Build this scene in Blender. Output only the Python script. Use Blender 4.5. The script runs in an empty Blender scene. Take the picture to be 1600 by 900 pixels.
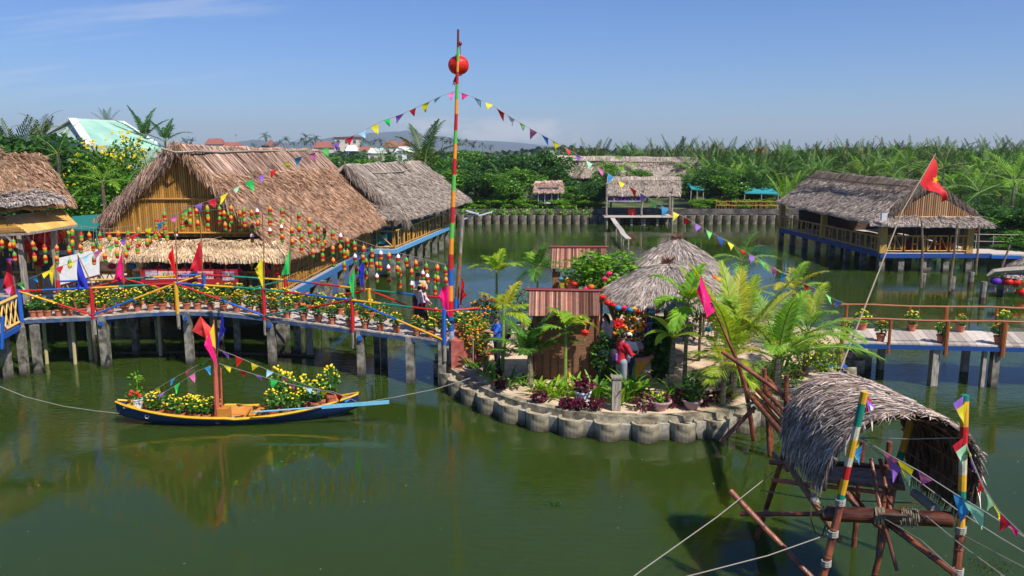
import bpy, math, random
import numpy as np
from mathutils import Vector, Matrix
from mathutils.geometry import tessellate_polygon
R = math.radians
PI = math.pi
rng = random.Random(11)
nr = np.random.default_rng(11)
scn = bpy.context.scene
COL = scn.collection

# ------------------------------------------------------------------ camera, sky, sun, exposure
CAM_H = 7.5
PITCH = R(9.85)
FPX = 1256.0
cam_d = bpy.data.cameras.new('camera')
cam_d.sensor_width = 36.0
cam_d.lens = 36.0 * FPX / 1600.0
cam_d.clip_start = 0.1
cam_d.clip_end = 9000
cam = bpy.data.objects.new('camera', cam_d)
COL.objects.link(cam)
cam.location = (0, 0, CAM_H)
cam.rotation_euler = (R(90) - PITCH, 0, 0)
scn.camera = cam

SUN_EL = R(52)
SUN_ROT = R(136)          # clockwise from +Y: over the right shoulder
w = bpy.data.worlds.new('World'); scn.world = w; w.use_nodes = True
nt = w.node_tree; N = nt.nodes; L = nt.links
for n in list(N): N.remove(n)
def nd(t, **k):
    n = N.new(t)
    for a, b in k.items(): setattr(n, a, b)
    return n
def wm(op, a, b=None, c=None, clamp=False):
    n = N.new('ShaderNodeMath'); n.operation = op; n.use_clamp = clamp
    for i, v in enumerate((a, b, c)):
        if v is None: continue
        if isinstance(v, (int, float)): n.inputs[i].default_value = v
        else: L.new(v, n.inputs[i])
    return n.outputs[0]
out = nd('ShaderNodeOutputWorld'); bg = nd('ShaderNodeBackground')
sky = nd('ShaderNodeTexSky', sky_type='NISHITA')
sky.sun_disc = False; sky.sun_elevation = SUN_EL; sky.sun_rotation = SUN_ROT
sky.altitude = 0; sky.air_density = 1.0; sky.dust_density = 0.35; sky.ozone_density = 3.0
tc = nd('ShaderNodeTexCoord'); sx = nd('ShaderNodeSeparateXYZ'); L.new(tc.outputs['Generated'], sx.inputs[0])
ys = wm('MAXIMUM', sx.outputs[1], 0.05)
cu = wm('DIVIDE', sx.outputs[0], ys); cw = wm('DIVIDE', sx.outputs[2], ys)
def window(v, lo, hi, soft):
    a = nd('ShaderNodeMapRange', interpolation_type='SMOOTHSTEP'); L.new(v, a.inputs[0])
    a.inputs[1].default_value = lo - soft; a.inputs[2].default_value = lo + soft
    b = nd('ShaderNodeMapRange', interpolation_type='SMOOTHSTEP'); L.new(v, b.inputs[0])
    b.inputs[1].default_value = hi - soft; b.inputs[2].default_value = hi + soft
    return wm('SUBTRACT', a.outputs[0], b.outputs[0], clamp=True)
def cnoise(su, sw, sc, lo, hi, off=0.0, rot=0.0):
    cb = nd('ShaderNodeCombineXYZ')
    c, s = math.cos(rot), math.sin(rot)
    uu = wm('ADD', wm('MULTIPLY', cu, c), wm('MULTIPLY', cw, s))
    ww = wm('SUBTRACT', wm('MULTIPLY', cw, c), wm('MULTIPLY', cu, s))
    L.new(wm('MULTIPLY', uu, su), cb.inputs[0]); L.new(wm('MULTIPLY', ww, sw), cb.inputs[1]); cb.inputs[2].default_value = off
    n = nd('ShaderNodeTexNoise'); n.inputs['Scale'].default_value = sc; n.inputs['Detail'].default_value = 6
    n.inputs['Roughness'].default_value = 0.62
    L.new(cb.outputs[0], n.inputs['Vector'])
    m = nd('ShaderNodeMapRange', interpolation_type='SMOOTHSTEP'); L.new(n.outputs['Fac'], m.inputs[0])
    m.inputs[1].default_value = lo; m.inputs[2].default_value = hi
    return m.outputs[0]
cumu = wm('MULTIPLY', wm('MULTIPLY', window(cw, 0.008, 0.034, 0.008), window(cu, -0.16, 0.085, 0.04)), cnoise(13, 30, 1.0, 0.40, 0.60, 5.7))
cirr = wm('MULTIPLY', wm('MULTIPLY', window(cw, 0.06, 0.30, 0.05), window(cu, -0.75, -0.28, 0.12)), cnoise(2.2, 34, 1.0, 0.47, 0.72, 9.2, 0.10))
m1 = nd('ShaderNodeMixRGB'); L.new(wm('ADD', wm('MULTIPLY', cumu, 0.60), wm('MULTIPLY', cirr, 0.28), clamp=True), m1.inputs[0])
tint = nd('ShaderNodeVectorMath', operation='MULTIPLY'); L.new(sky.outputs[0], tint.inputs[0]); tint.inputs[1].default_value = (0.58, 0.78, 1.18)
L.new(tint.outputs[0], m1.inputs[1]); m1.inputs[2].default_value = (8.0, 8.0, 8.6, 1)
L.new(m1.outputs[0], bg.inputs[0]); bg.inputs[1].default_value = 0.074
L.new(bg.outputs[0], out.inputs[0])

sun_d = bpy.data.lights.new('sun', 'SUN'); sun_d.energy = 4.8; sun_d.angle = R(0.5); sun_d.color = (1.0, 0.93, 0.82)
sun = bpy.data.objects.new('sun', sun_d); COL.objects.link(sun)
sv = Vector((math.sin(SUN_ROT) * math.cos(SUN_EL), math.cos(SUN_ROT) * math.cos(SUN_EL), math.sin(SUN_EL)))
sun.rotation_euler = sv.to_track_quat('Z', 'Y').to_euler()
sun.location = (30, -20, 60)

vs = scn.view_settings
vs.view_transform = 'Standard'; vs.look = 'None'; vs.exposure = 0.46; vs.gamma = 1.0; vs.use_curve_mapping = False
try:
    scn.cycles.max_bounces = 8; scn.cycles.transparent_max_bounces = 8; scn.cycles.volume_bounces = 0
    scn.cycles.use_denoising = True
except Exception: pass

# ------------------------------------------------------------------ where things stand
def ray(x, y):
    a = (x - 800) / FPX; b = (450 - y) / FPX
    cp, sp = math.cos(PITCH), math.sin(PITCH)
    return Vector((a, cp + b * sp, -sp + b * cp))
def G(x, y, z=0.0):
    d = ray(x, y); t = (z - CAM_H) / d.z
    return Vector((d.x * t, d.y * t, z))
def at(x, y, Y):
    d = ray(x, y); t = Y / d.y
    return Vector((d.x * t, Y, CAM_H + d.z * t))
def V(*a): return Vector(a)
def lerp(a, b, t): return a + (b - a) * t

# ------------------------------------------------------------------ materials
MATS = {}
def mat(name, c, c2=None, rough=0.7, var=0.12, scale=6.0, isl=0.0, mix='island', bump=0.0, bscale=40.0,
        wet=False, transl=0.0, metal=0.0, spec=0.4, stretch=None, coat=0.0, sheen=0.0, lowrough=None):
    if name in MATS: return MATS[name]
    m = bpy.data.materials.new(name); m.use_nodes = True
    t = m.node_tree; n = t.nodes; l = t.links
    b = n['Principled BSDF']; o = n['Material Output']
    geo = n.new('ShaderNodeNewGeometry'); tcn = n.new('ShaderNodeTexCoord')
    mp = n.new('ShaderNodeMapping'); l.new(tcn.outputs['Object'], mp.inputs[0])
    if stretch: mp.inputs['Scale'].default_value = stretch
    no = n.new('ShaderNodeTexNoise'); no.inputs['Scale'].default_value = scale; no.inputs['Detail'].default_value = 5
    no.inputs['Roughness'].default_value = 0.6
    l.new(mp.outputs[0], no.inputs['Vector'])
    def M(op, a, bb):
        q = n.new('ShaderNodeMath'); q.operation = op
        for i, v in enumerate((a, bb)):
            if isinstance(v, (int, float)): q.inputs[i].default_value = v
            else: l.new(v, q.inputs[i])
        return q.outputs[0]
    rgb = n.new('ShaderNodeMixRGB'); rgb.inputs[1].default_value = (*c, 1); rgb.inputs[2].default_value = (*(c2 or c), 1)
    if c2 is None: rgb.inputs[0].default_value = 0
    elif mix == 'island': l.new(geo.outputs['Random Per Island'], rgb.inputs[0])
    else:
        mr = n.new('ShaderNodeMapRange'); l.new(no.outputs['Fac'], mr.inputs[0])
        mr.inputs[1].default_value = 0.38; mr.inputs[2].default_value = 0.62; l.new(mr.outputs[0], rgb.inputs[0])
    val = M('ADD', M('MULTIPLY', M('SUBTRACT', no.outputs['Fac'], 0.5), var * 4), 1.0)
    if isl:
        wn = n.new('ShaderNodeTexWhiteNoise'); wn.noise_dimensions = '1D'; l.new(M('MULTIPLY', geo.outputs['Random Per Island'], 913.7), wn.inputs['W'])
        val = M('MULTIPLY', val, M('ADD', M('MULTIPLY', M('SUBTRACT', wn.outputs[0], 0.5), isl * 2), 1.0))
    val = M('MAXIMUM', val, 0.05)
    if wet:   # damp, algae-dark band just above the water
        sp_ = n.new('ShaderNodeSeparateXYZ'); l.new(geo.outputs['Position'], sp_.inputs[0])
        wr = n.new('ShaderNodeMapRange'); l.new(M('ADD', sp_.outputs[2], M('MULTIPLY', M('SUBTRACT', no.outputs['Fac'], 0.5), -0.5)), wr.inputs[0])
        wr.inputs[1].default_value = 0.06; wr.inputs[2].default_value = 0.24; wr.inputs[3].default_value = 0.28; wr.inputs[4].default_value = 1.0; val = M('MULTIPLY', val, wr.outputs[0])
    sc_ = n.new('ShaderNodeVectorMath'); sc_.operation = 'SCALE'; l.new(rgb.outputs[0], sc_.inputs[0]); l.new(val, sc_.inputs['Scale'])
    l.new(sc_.outputs[0], b.inputs['Base Color'])
    b.inputs['Roughness'].default_value = rough; b.inputs['Metallic'].default_value = metal
    b.inputs['Specular IOR Level'].default_value = spec
    if coat: b.inputs['Coat Weight'].default_value = coat; b.inputs['Coat Roughness'].default_value = 0.2
    if bump:
        nb = n.new('ShaderNodeTexNoise'); nb.inputs['Scale'].default_value = bscale; nb.inputs['Detail'].default_value = 4
        l.new(mp.outputs[0], nb.inputs['Vector'])
        bp = n.new('ShaderNodeBump'); bp.inputs['Strength'].default_value = bump; bp.inputs['Distance'].default_value = 0.02
        l.new(nb.outputs['Fac'], bp.inputs['Height']); l.new(bp.outputs[0], b.inputs['Normal'])
    if transl:
        tr = n.new('ShaderNodeBsdfTranslucent')
        br = n.new('ShaderNodeVectorMath'); br.operation = 'MULTIPLY'; l.new(sc_.outputs[0], br.inputs[0]); br.inputs[1].default_value = (1.5, 1.5, 0.8)
        l.new(br.outputs[0], tr.inputs[0])
        mx = n.new('ShaderNodeMixShader'); mx.inputs[0].default_value = transl
        l.new(b.outputs[0], mx.inputs[1]); l.new(tr.outputs[0], mx.inputs[2]); l.new(mx.outputs[0], o.inputs['Surface'])
    MATS[name] = m
    return m

def paint(name, c, c2=None, **k):
    k.setdefault('rough', 0.5); k.setdefault('var', 0.14); k.setdefault('scale', 9); k.setdefault('bump', 0.15)
    return mat(name, c, c2, **k)
RED = paint('red_paint', (0.45, 0.015, 0.015)); BLUE = paint('blue_paint', (0.015, 0.10, 0.42)); YEL = paint('yellow_paint', (0.62, 0.33, 0.02))
GRN = paint('green_paint', (0.01, 0.20, 0.13)); LGRN = paint('light_green_paint', (0.10, 0.42, 0.06)); ORG = paint('orange_paint', (0.72, 0.26, 0.02))
OCH = paint('ochre_paint', (0.52, 0.26, 0.03)); LBLUE = paint('light_blue_paint', (0.16, 0.45, 0.62)); NAVY = paint('navy_paint', (0.01, 0.035, 0.14), coat=0.4)
WHITE = paint('white_paint', (0.75, 0.75, 0.74)); MAROON = paint('maroon_paint', (0.16, 0.02, 0.02))
WOODG = mat('grey_wood', (0.20, 0.17, 0.14), (0.34, 0.30, 0.25), mix='noise', var=0.25, scale=5, stretch=(6, 6, 0.7), bump=0.5, bscale=25, isl=0.15)
PILE = mat('concrete_pile', (0.09, 0.082, 0.065), (0.24, 0.22, 0.18), wet=True, mix='noise', var=0.25, scale=4, bump=0.5, bscale=20)
PLANK = mat('weathered_plank', (0.34, 0.29, 0.25), (0.52, 0.46, 0.41), var=0.2, scale=8, isl=0.2, bump=0.4)
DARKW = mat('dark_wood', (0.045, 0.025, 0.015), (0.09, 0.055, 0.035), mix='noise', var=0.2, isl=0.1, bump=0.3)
BROWNW = mat('brown_wood', (0.16, 0.075, 0.035), (0.26, 0.13, 0.06), mix='noise', var=0.2, scale=6, stretch=(5, 5, 0.8), bump=0.4, isl=0.12)
BAM_RED = mat('varnished_red_bamboo', (0.09, 0.024, 0.013), (0.21, 0.062, 0.028), mix='noise', rough=0.38, var=0.25, scale=4, isl=0.2, bump=0.3, spec=0.5)
BAM_GOLD = mat('golden_bamboo', (0.31, 0.145, 0.022), (0.48, 0.25, 0.05), var=0.15, scale=5, stretch=(5, 5, 0.6), isl=0.22, bump=0.4, rough=0.5)
BAM_YEL = mat('bright_bamboo_cane', (0.62, 0.36, 0.09), (0.72, 0.46, 0.14), var=0.1, isl=0.12, rough=0.5, bump=0.2)
CANE = mat('roof_cane', (0.12, 0.035, 0.02), (0.40, 0.21, 0.15), var=0.2, isl=0.6, rough=0.5, bump=0.3)
MAT_W = mat('woven_bamboo_mat', (0.15, 0.07, 0.035), (0.24, 0.12, 0.06), mix='noise', var=0.2, scale=3, stretch=(1, 1, 14), bump=0.5)
ROPE = mat('rope_fibre', (0.26, 0.24, 0.20), var=0.2, scale=40)
CORD = mat('thin_cord', (0.26, 0.24, 0.22), var=0.1)
TERRA = mat('terracotta', (0.38, 0.11, 0.055), (0.50, 0.17, 0.09), mix='noise', var=0.12, isl=0.1, bump=0.2)
PINKPOT = mat('pink_ceramic', (0.42, 0.27, 0.27), var=0.12, bump=0.1); PLASTW = mat('white_plastic', (0.72, 0.73, 0.75), var=0.06, rough=0.4)
SOIL = mat('potting_soil', (0.05, 0.032, 0.02), var=0.3, scale=30, bump=0.6)
SKIN = mat('skin', (0.42, 0.22, 0.14), var=0.05); HAIR = mat('black_hair', (0.012, 0.009, 0.008), var=0.2, rough=0.45)
CONC = mat('weathered_concrete', (0.13, 0.11, 0.075), (0.33, 0.29, 0.205), wet=True, mix='noise', var=0.28, scale=3.5, bump=0.7, bscale=14, isl=0.14)
STRAW_T = dict(rough=0.8, var=0.30, scale=0.9, transl=0.0)
TH_TAN = mat('tan_palm_thatch', (0.20, 0.105, 0.058), (0.56, 0.34, 0.215), isl=0.3, **STRAW_T)
TH_GREY = mat('grey_palm_thatch', (0.20, 0.16, 0.13), (0.46, 0.38, 0.32), isl=0.3, **STRAW_T)
TH_PALE = mat('pale_cream_thatch', (0.40, 0.27, 0.15), (0.74, 0.57, 0.38), isl=0.28, **STRAW_T)
TH_DARK = mat('dark_thatch', (0.09, 0.065, 0.05), (0.22, 0.165, 0.13), isl=0.3, **STRAW_T)
TH_SILVER = mat('silver_thatch', (0.19, 0.14, 0.115), (0.56, 0.48, 0.43), isl=0.3, **STRAW_T)
def leafm(name, a, b, tr=0.3, isl=0.25, rough=0.45):
    return mat(name, a, b, isl=isl, transl=tr, rough=rough, var=0.12, scale=0.8, spec=0.35)
LF_DK = leafm('dark_leaf', (0.014, 0.055, 0.010), (0.045, 0.13, 0.020))
LF_MD = leafm('mid_leaf', (0.03, 0.11, 0.012), (0.09, 0.23, 0.022))
LF_LT = leafm('light_leaf', (0.09, 0.26, 0.012), (0.24, 0.42, 0.03))
LF_YG = leafm('yellow_green_leaf', (0.17, 0.32, 0.012), (0.38, 0.45, 0.03), tr=0.4)
LF_GOLD = leafm('golden_frond', (0.30, 0.34, 0.015), (0.50, 0.44, 0.04), tr=0.4)
LF_OLV = leafm('olive_frond', (0.022, 0.05, 0.009), (0.075, 0.11, 0.02))
LF_NIP = leafm('nipa_frond', (0.011, 0.052, 0.006), (0.065, 0.19, 0.014), isl=.45)
LF_MAR = leafm('marigold_leaf', (0.045, 0.15, 0.02), (0.12, 0.29, 0.04))
LF_BRN = leafm('dry_frond', (0.20, 0.11, 0.04), (0.34, 0.21, 0.09), tr=0.15)
LF_RED = leafm('purple_leaf', (0.06, 0.006, 0.018), (0.16, 0.015, 0.045), tr=0.2)
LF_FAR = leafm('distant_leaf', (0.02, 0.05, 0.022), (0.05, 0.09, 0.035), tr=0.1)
BARK = mat('bark', (0.12, 0.09, 0.06), (0.22, 0.17, 0.12), mix='noise', var=0.2, scale=4, bump=0.6)
PBARK = mat('palm_bark', (0.12, 0.10, 0.06), (0.25, 0.21, 0.14), mix='noise', var=0.2, scale=3, stretch=(1, 1, 8), bump=0.6)
GSTEM = mat('green_stem', (0.14, 0.22, 0.03), (0.22, 0.30, 0.06), mix='noise', var=0.2, scale=3, stretch=(1, 1, 6))
FL_Y = mat('yellow_petal', (0.82, 0.60, 0.01), (0.90, 0.74, 0.05), isl=0.15, rough=0.6, transl=0.15)
FL_O = mat('orange_petal', (0.75, 0.22, 0.01), (0.85, 0.38, 0.02), isl=0.15, rough=0.6, transl=0.15)
FL_R = mat('red_petal', (0.60, 0.01, 0.01), (0.75, 0.03, 0.02), isl=0.15, transl=0.15)
def cloth(name, c, tr=0.3): return mat('cloth_' + name, c, var=0.08, scale=5, transl=tr, rough=0.6, bump=0.08, bscale=60)
CL = dict(red=cloth('red', (0.70, 0.012, 0.012)), crimson=cloth('crimson', (0.55, 0.01, 0.03)), blue=cloth('blue', (0.02, 0.03, 0.50)), yellow=cloth('yellow', (0.80, 0.68, 0.02)),
          green=cloth('green', (0.03, 0.62, 0.12)), magenta=cloth('magenta', (0.80, 0.01, 0.20)), pink=cloth('pink', (0.80, 0.18, 0.45)), sky=cloth('sky', (0.04, 0.30, 0.65)),
          purple=cloth('purple', (0.32, 0.14, 0.62)), lime=cloth('lime', (0.22, 0.75, 0.20)), white=cloth('white', (0.75, 0.72, 0.76)), mint=cloth('mint', (0.40, 0.75, 0.50)), lblue=cloth('lblue', (0.35, 0.62, 0.85)),
          cobalt=cloth('cobalt', (0.02, 0.12, 0.55)), orange=cloth('orange', (0.80, 0.20, 0.02)))

# ------------------------------------------------------------------ mesh builder
ORG_CACHE = {}
def origin(o):
    v = Vector((0, 0, 0))
    while o is not None: v = v + o.location; o = o.parent
    return v
class MB:
    def __init__(s): s.v = []; s.f = []; s.m = []
    def add(s, vs_, fs, m=0):
        b = len(s.v); s.v.extend([tuple(q) for q in vs_]); s.f.extend([tuple(b + i for i in f) for f in fs]); s.m.extend([m] * len(fs))
        return s
    def box(s, c, d, m=0, rz=0.0, M=None):
        x, y, z = d[0] / 2, d[1] / 2, d[2] / 2
        vs_ = [V(i, j, k) for k in (-z, z) for j in (-y, y) for i in (-x, x)]
        if M is None: M = Matrix.Rotation(rz, 3, 'Z')
        vs_ = [M @ q + Vector(c) for q in vs_]
        return s.add(vs_, [(0, 2, 3, 1), (4, 5, 7, 6), (0, 1, 5, 4), (2, 6, 7, 3), (0, 4, 6, 2), (1, 3, 7, 5)], m)
    def bar(s, a, b, w_, h_, m=0):
        a = Vector(a); b = Vector(b); d = b - a; l = d.length
        if l < 1e-6: return s
        d.normalize(); up = V(0, 0, 1) if abs(d.z) < 0.95 else V(0, 1, 0)
        sd = d.cross(up).normalized(); u = sd.cross(d)
        M = Matrix((sd, d, u)).transposed()
        return s.box((a + b) / 2, (w_, l, h_), m, M=M)
    def tube(s, pts, rad, n=8, m=0, cap=True, mats=None):
        pts = [Vector(p) for p in pts]
        if isinstance(rad, (int, float)): rad = [rad] * len(pts)
        k = len(pts); b = len(s.v)
        d0 = (pts[1] - pts[0]).normalized(); up = V(0, 0, 1) if abs(d0.z) < 0.9 else V(1, 0, 0)
        u = d0.cross(up).normalized()
        for i, p in enumerate(pts):
            d = (pts[min(i + 1, k - 1)] - pts[max(i - 1, 0)])
            d = d.normalized() if d.length > 1e-9 else d0
            u = (u - d * u.dot(d)); u = u.normalized() if u.length > 1e-6 else d.orthogonal().normalized()
            w2 = d.cross(u)
            for j in range(n):
                a = 2 * PI * j / n
                s.v.append(tuple(p + (u * math.cos(a) + w2 * math.sin(a)) * rad[i]))
        for i in range(k - 1):
            mm = mats[i] if mats else m
            for j in range(n):
                j2 = (j + 1) % n
                s.f.append((b + i * n + j, b + i * n + j2, b + (i + 1) * n + j2, b + (i + 1) * n + j)); s.m.append(mm)
        if cap:
            s.f.append(tuple(b + j for j in range(n))[::-1]); s.m.append(mats[0] if mats else m)
            s.f.append(tuple(b + (k - 1) * n + j for j in range(n))); s.m.append(mats[-1] if mats else m)
        return s
    def lathe(s, prof, c=(0, 0, 0), n=14, m=0, mats=None, sx_=1.0, sy_=1.0):
        b = len(s.v); c = Vector(c)
        for r, z in prof:
            for j in range(n):
                a = 2 * PI * j / n
                s.v.append((c.x + r * math.cos(a) * sx_, c.y + r * math.sin(a) * sy_, c.z + z))
        for i in range(len(prof) - 1):
            for j in range(n):
                j2 = (j + 1) % n
                s.f.append((b + i * n + j, b + i * n + j2, b + (i + 1) * n + j2, b + (i + 1) * n + j)); s.m.append(mats[i] if mats else m)
        return s
    def ell(s, c, r, n=10, k=7, m=0, M=None):
        prof = []
        b = len(s.v); c = Vector(c)
        for i in range(k + 1):
            t = PI * i / k
            for j in range(n):
                a = 2 * PI * j / n
                q = V(r[0] * math.sin(t) * math.cos(a), r[1] * math.sin(t) * math.sin(a), -r[2] * math.cos(t))
                if M is not None: q = M @ q
                s.v.append(tuple(c + q))
        for i in range(k):
            for j in range(n):
                j2 = (j + 1) % n
                s.f.append((b + i * n + j, b + i * n + j2, b + (i + 1) * n + j2, b + (i + 1) * n + j)); s.m.append(m)
        return s
    def poly_slab(s, pts, z0, z1, m=0, mtop=None):
        n = len(pts); b = len(s.v)
        s.v.extend([(p[0], p[1], z0) for p in pts]); s.v.extend([(p[0], p[1], z1) for p in pts])
        for i in range(n):
            j = (i + 1) % n; s.f.append((b + i, b + j, b + n + j, b + n + i)); s.m.append(m)
        for t in tessellate_polygon([[V(p[0], p[1], 0) for p in pts]]):
            s.f.append(tuple(b + n + i for i in t)); s.m.append(m if mtop is None else mtop)
        return s
    def arr(s, P, F, m=0):
        b = len(s.v); s.v.extend(map(tuple, P.tolist())); s.f.extend(map(tuple, (F + b).tolist())); s.m.extend([m] * len(F))
        return s
    def leaves(s, C, size, m=0, asp=0.5, up=0.35, gen=None):
        """scattered pointed leaf faces (each a folded diamond) at centres C (N,3)"""
        g = gen or nr
        n = len(C)
        if n == 0: return s
        d = g.normal(size=(n, 3)); d[:, 2] = d[:, 2] * 0.6 - 0.15; d /= np.linalg.norm(d, axis=1)[:, None]
        q = g.normal(size=(n, 3)); q[:, 2] += 0.0
        sd = np.cross(d, q + np.array([0, 0, up * 3])); sd /= (np.linalg.norm(sd, axis=1)[:, None] + 1e-9)
        sz = size * g.uniform(0.6, 1.3, n)[:, None]
        P = np.stack([C - d * sz * 0.5, C + sd * sz * asp * 0.5, C + d * sz * 0.5, C - sd * sz * asp * 0.5], 1).reshape(-1, 3)
        F = np.arange(n * 4).reshape(-1, 4)
        return s.arr(P, F, m)
    def build(s, name, mats, parent=None, local=False, smooth=False, org=None):
        if not isinstance(mats, (list, tuple)): mats = [mats]
        me = bpy.data.meshes.new(name)
        if parent is not None and not local: off = origin(parent)
        elif parent is None and not local:
            if org is None:
                a = np.array(s.v); lo = a.min(0); hi = a.max(0); off = V((lo[0] + hi[0]) / 2, (lo[1] + hi[1]) / 2, lo[2])
            else: off = Vector(org)
        else: off = V(0, 0, 0)
        va = np.array(s.v, dtype=np.float64) - np.array(off)
        me.from_pydata(va.tolist(), [], s.f)
        for m_ in mats: me.materials.append(m_)
        if len(mats) > 1: me.polygons.foreach_set('material_index', s.m)
        if smooth: me.polygons.foreach_set('use_smooth', [True] * len(me.polygons))
        me.update()
        o = bpy.data.objects.new(name, me); COL.objects.link(o)
        if parent is not None: o.parent = parent
        elif not local: o.location = off
        return o

def tag(o, label=None, cat=None, group=None, kind=None):
    if label: o['label'] = label
    if cat: o['category'] = cat
    if group: o['group'] = group
    if kind: o['kind'] = kind
    return o
def thing(name, label, cat, loc=(0, 0, 0), rz=0.0, group=None):
    o = bpy.data.objects.new(name, None); COL.objects.link(o); o.empty_display_size = 0.2
    o.location = loc; o.rotation_euler = (0, 0, rz)
    return tag(o, label, cat, group)
KIDS = {}
def kids(o): return [c for c in o.children]
def copy_tree(o, parent=None):
    c = o.copy(); COL.objects.link(c); c.parent = parent
    for ch in o.children: copy_tree(ch, c)
    return c
ORD = ['first', 'second', 'third', 'fourth', 'fifth', 'sixth', 'seventh', 'eighth', 'ninth', 'tenth', 'eleventh', 'twelfth', 'thirteenth', 'fourteenth', 'fifteenth',
       'sixteenth', 'seventeenth', 'eighteenth', 'nineteenth', 'twentieth', 'twenty-first', 'twenty-second', 'twenty-third', 'twenty-fourth', 'twenty-fifth', 'twenty-sixth',
       'twenty-seventh', 'twenty-eighth', 'twenty-ninth', 'thirtieth', 'thirty-first', 'thirty-second', 'thirty-third', 'thirty-fourth', 'thirty-fifth', 'thirty-sixth', 'thirty-seventh', 'thirty-eighth', 'thirty-ninth', 'fortieth', 'forty-first', 'forty-second', 'forty-third', 'forty-fourth', 'forty-fifth', 'forty-sixth', 'forty-seventh', 'forty-eighth', 'forty-ninth', 'fiftieth']

# ------------------------------------------------------------------ thatch and foliage
def nrm(a): return a / (np.linalg.norm(a, axis=1)[:, None] + 1e-12)
def bil(A, B, C, D, bow=0.0):
    """surface: A ridge start, B ridge end, C eave end, D eave start; u along, v down"""
    A, B, C, D = [np.array(q, float) for q in (A, B, C, D)]
    def P(u, v):
        u = np.asarray(u)[:, None]; v = np.asarray(v)[:, None]
        p = (A * (1 - u) + B * u) * (1 - v) + (D * (1 - u) + C * u) * v
        p = p.copy(); p[:, 2:3] -= bow * np.sin(v * PI)
        p[:, 2:3] += 0.03 * np.sin(u * 23.1) + 0.02 * np.sin(u * 51 + 1.0)
        return p
    return P
def slab(mb, P, nu=24, nv=8, thick=0.14, m=0):
    u, v = np.meshgrid(np.linspace(0, 1, nu + 1), np.linspace(0, 1, nv + 1), indexing='ij')
    T = P(u.ravel(), v.ravel()); Bt = T.copy(); Bt[:, 2] -= thick
    b = len(mb.v); n = len(T); W = nv + 1
    mb.v.extend(map(tuple, T.tolist())); mb.v.extend(map(tuple, Bt.tolist()))
    for i in range(nu):
        for j in range(nv):
            a = b + i * W + j
            mb.f.append((a, a + W, a + W + 1, a + 1)); mb.m.append(m)
            mb.f.append((n + a, n + a + 1, n + a + W + 1, n + a + W)); mb.m.append(m)
    def edge(idx):
        for p, q in zip(idx[:-1], idx[1:]): mb.f.append((b + p, b + q, b + n + q, b + n + p)); mb.m.append(m)
    edge([i * W for i in range(nu + 1)]); edge([i * W + nv for i in range(nu + 1)]); edge(list(range(W))); edge([nu * W + j for j in range(W)])
def straw(mb, P, n, Ls, Ws, spread=0.3, lift=0.03, vr=(0, 1), ur=(0, 1), m=0, flare=0.05, droop=0.0, gen=None):
    g = gen or nr
    u = g.uniform(ur[0], ur[1], n); v = g.uniform(vr[0], vr[1], n)
    p = P(u, v); e = 1e-3
    dv = nrm(P(u, v + e) - p); du = nrm(P(u + e, v) - p)
    nn = nrm(np.cross(du, dv)); nn *= np.sign(nn[:, 2:3] + 1e-9)
    a = g.normal(0, spread, n)[:, None]
    d = dv * np.cos(a) + du * np.sin(a); sd = nrm(np.cross(d, nn) + nn * g.normal(0, 0.45, n)[:, None])
    Ln = Ls * g.uniform(0.5, 1.25, n)[:, None]; Wn = Ws * g.uniform(0.6, 1.4, n)[:, None]
    l0 = lift * g.uniform(0.1, 1.0, n)[:, None]; l1 = l0 + flare * g.uniform(-0.3, 1.0, n)[:, None]
    z = np.array([0, 0, 1.0])
    p0 = p + nn * l0; pm = p + d * Ln * 0.5 + nn * (l0 + l1) * 0.6; p1 = p + d * Ln + nn * l1 - z * droop * Ln
    Pt = np.stack([p0 - sd * Wn * 0.5, p0 + sd * Wn * 0.5, pm + sd * Wn * 0.5, pm - sd * Wn * 0.5, p1 + sd * Wn * 0.18, p1 - sd * Wn * 0.18], 1).reshape(-1, 3)
    k = np.arange(n)[:, None] * 6
    F = np.concatenate([k + np.array([[0, 1, 2, 3]]), k + np.array([[3, 2, 4, 5]])], 0)
    mb.arr(Pt, F, m)

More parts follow.
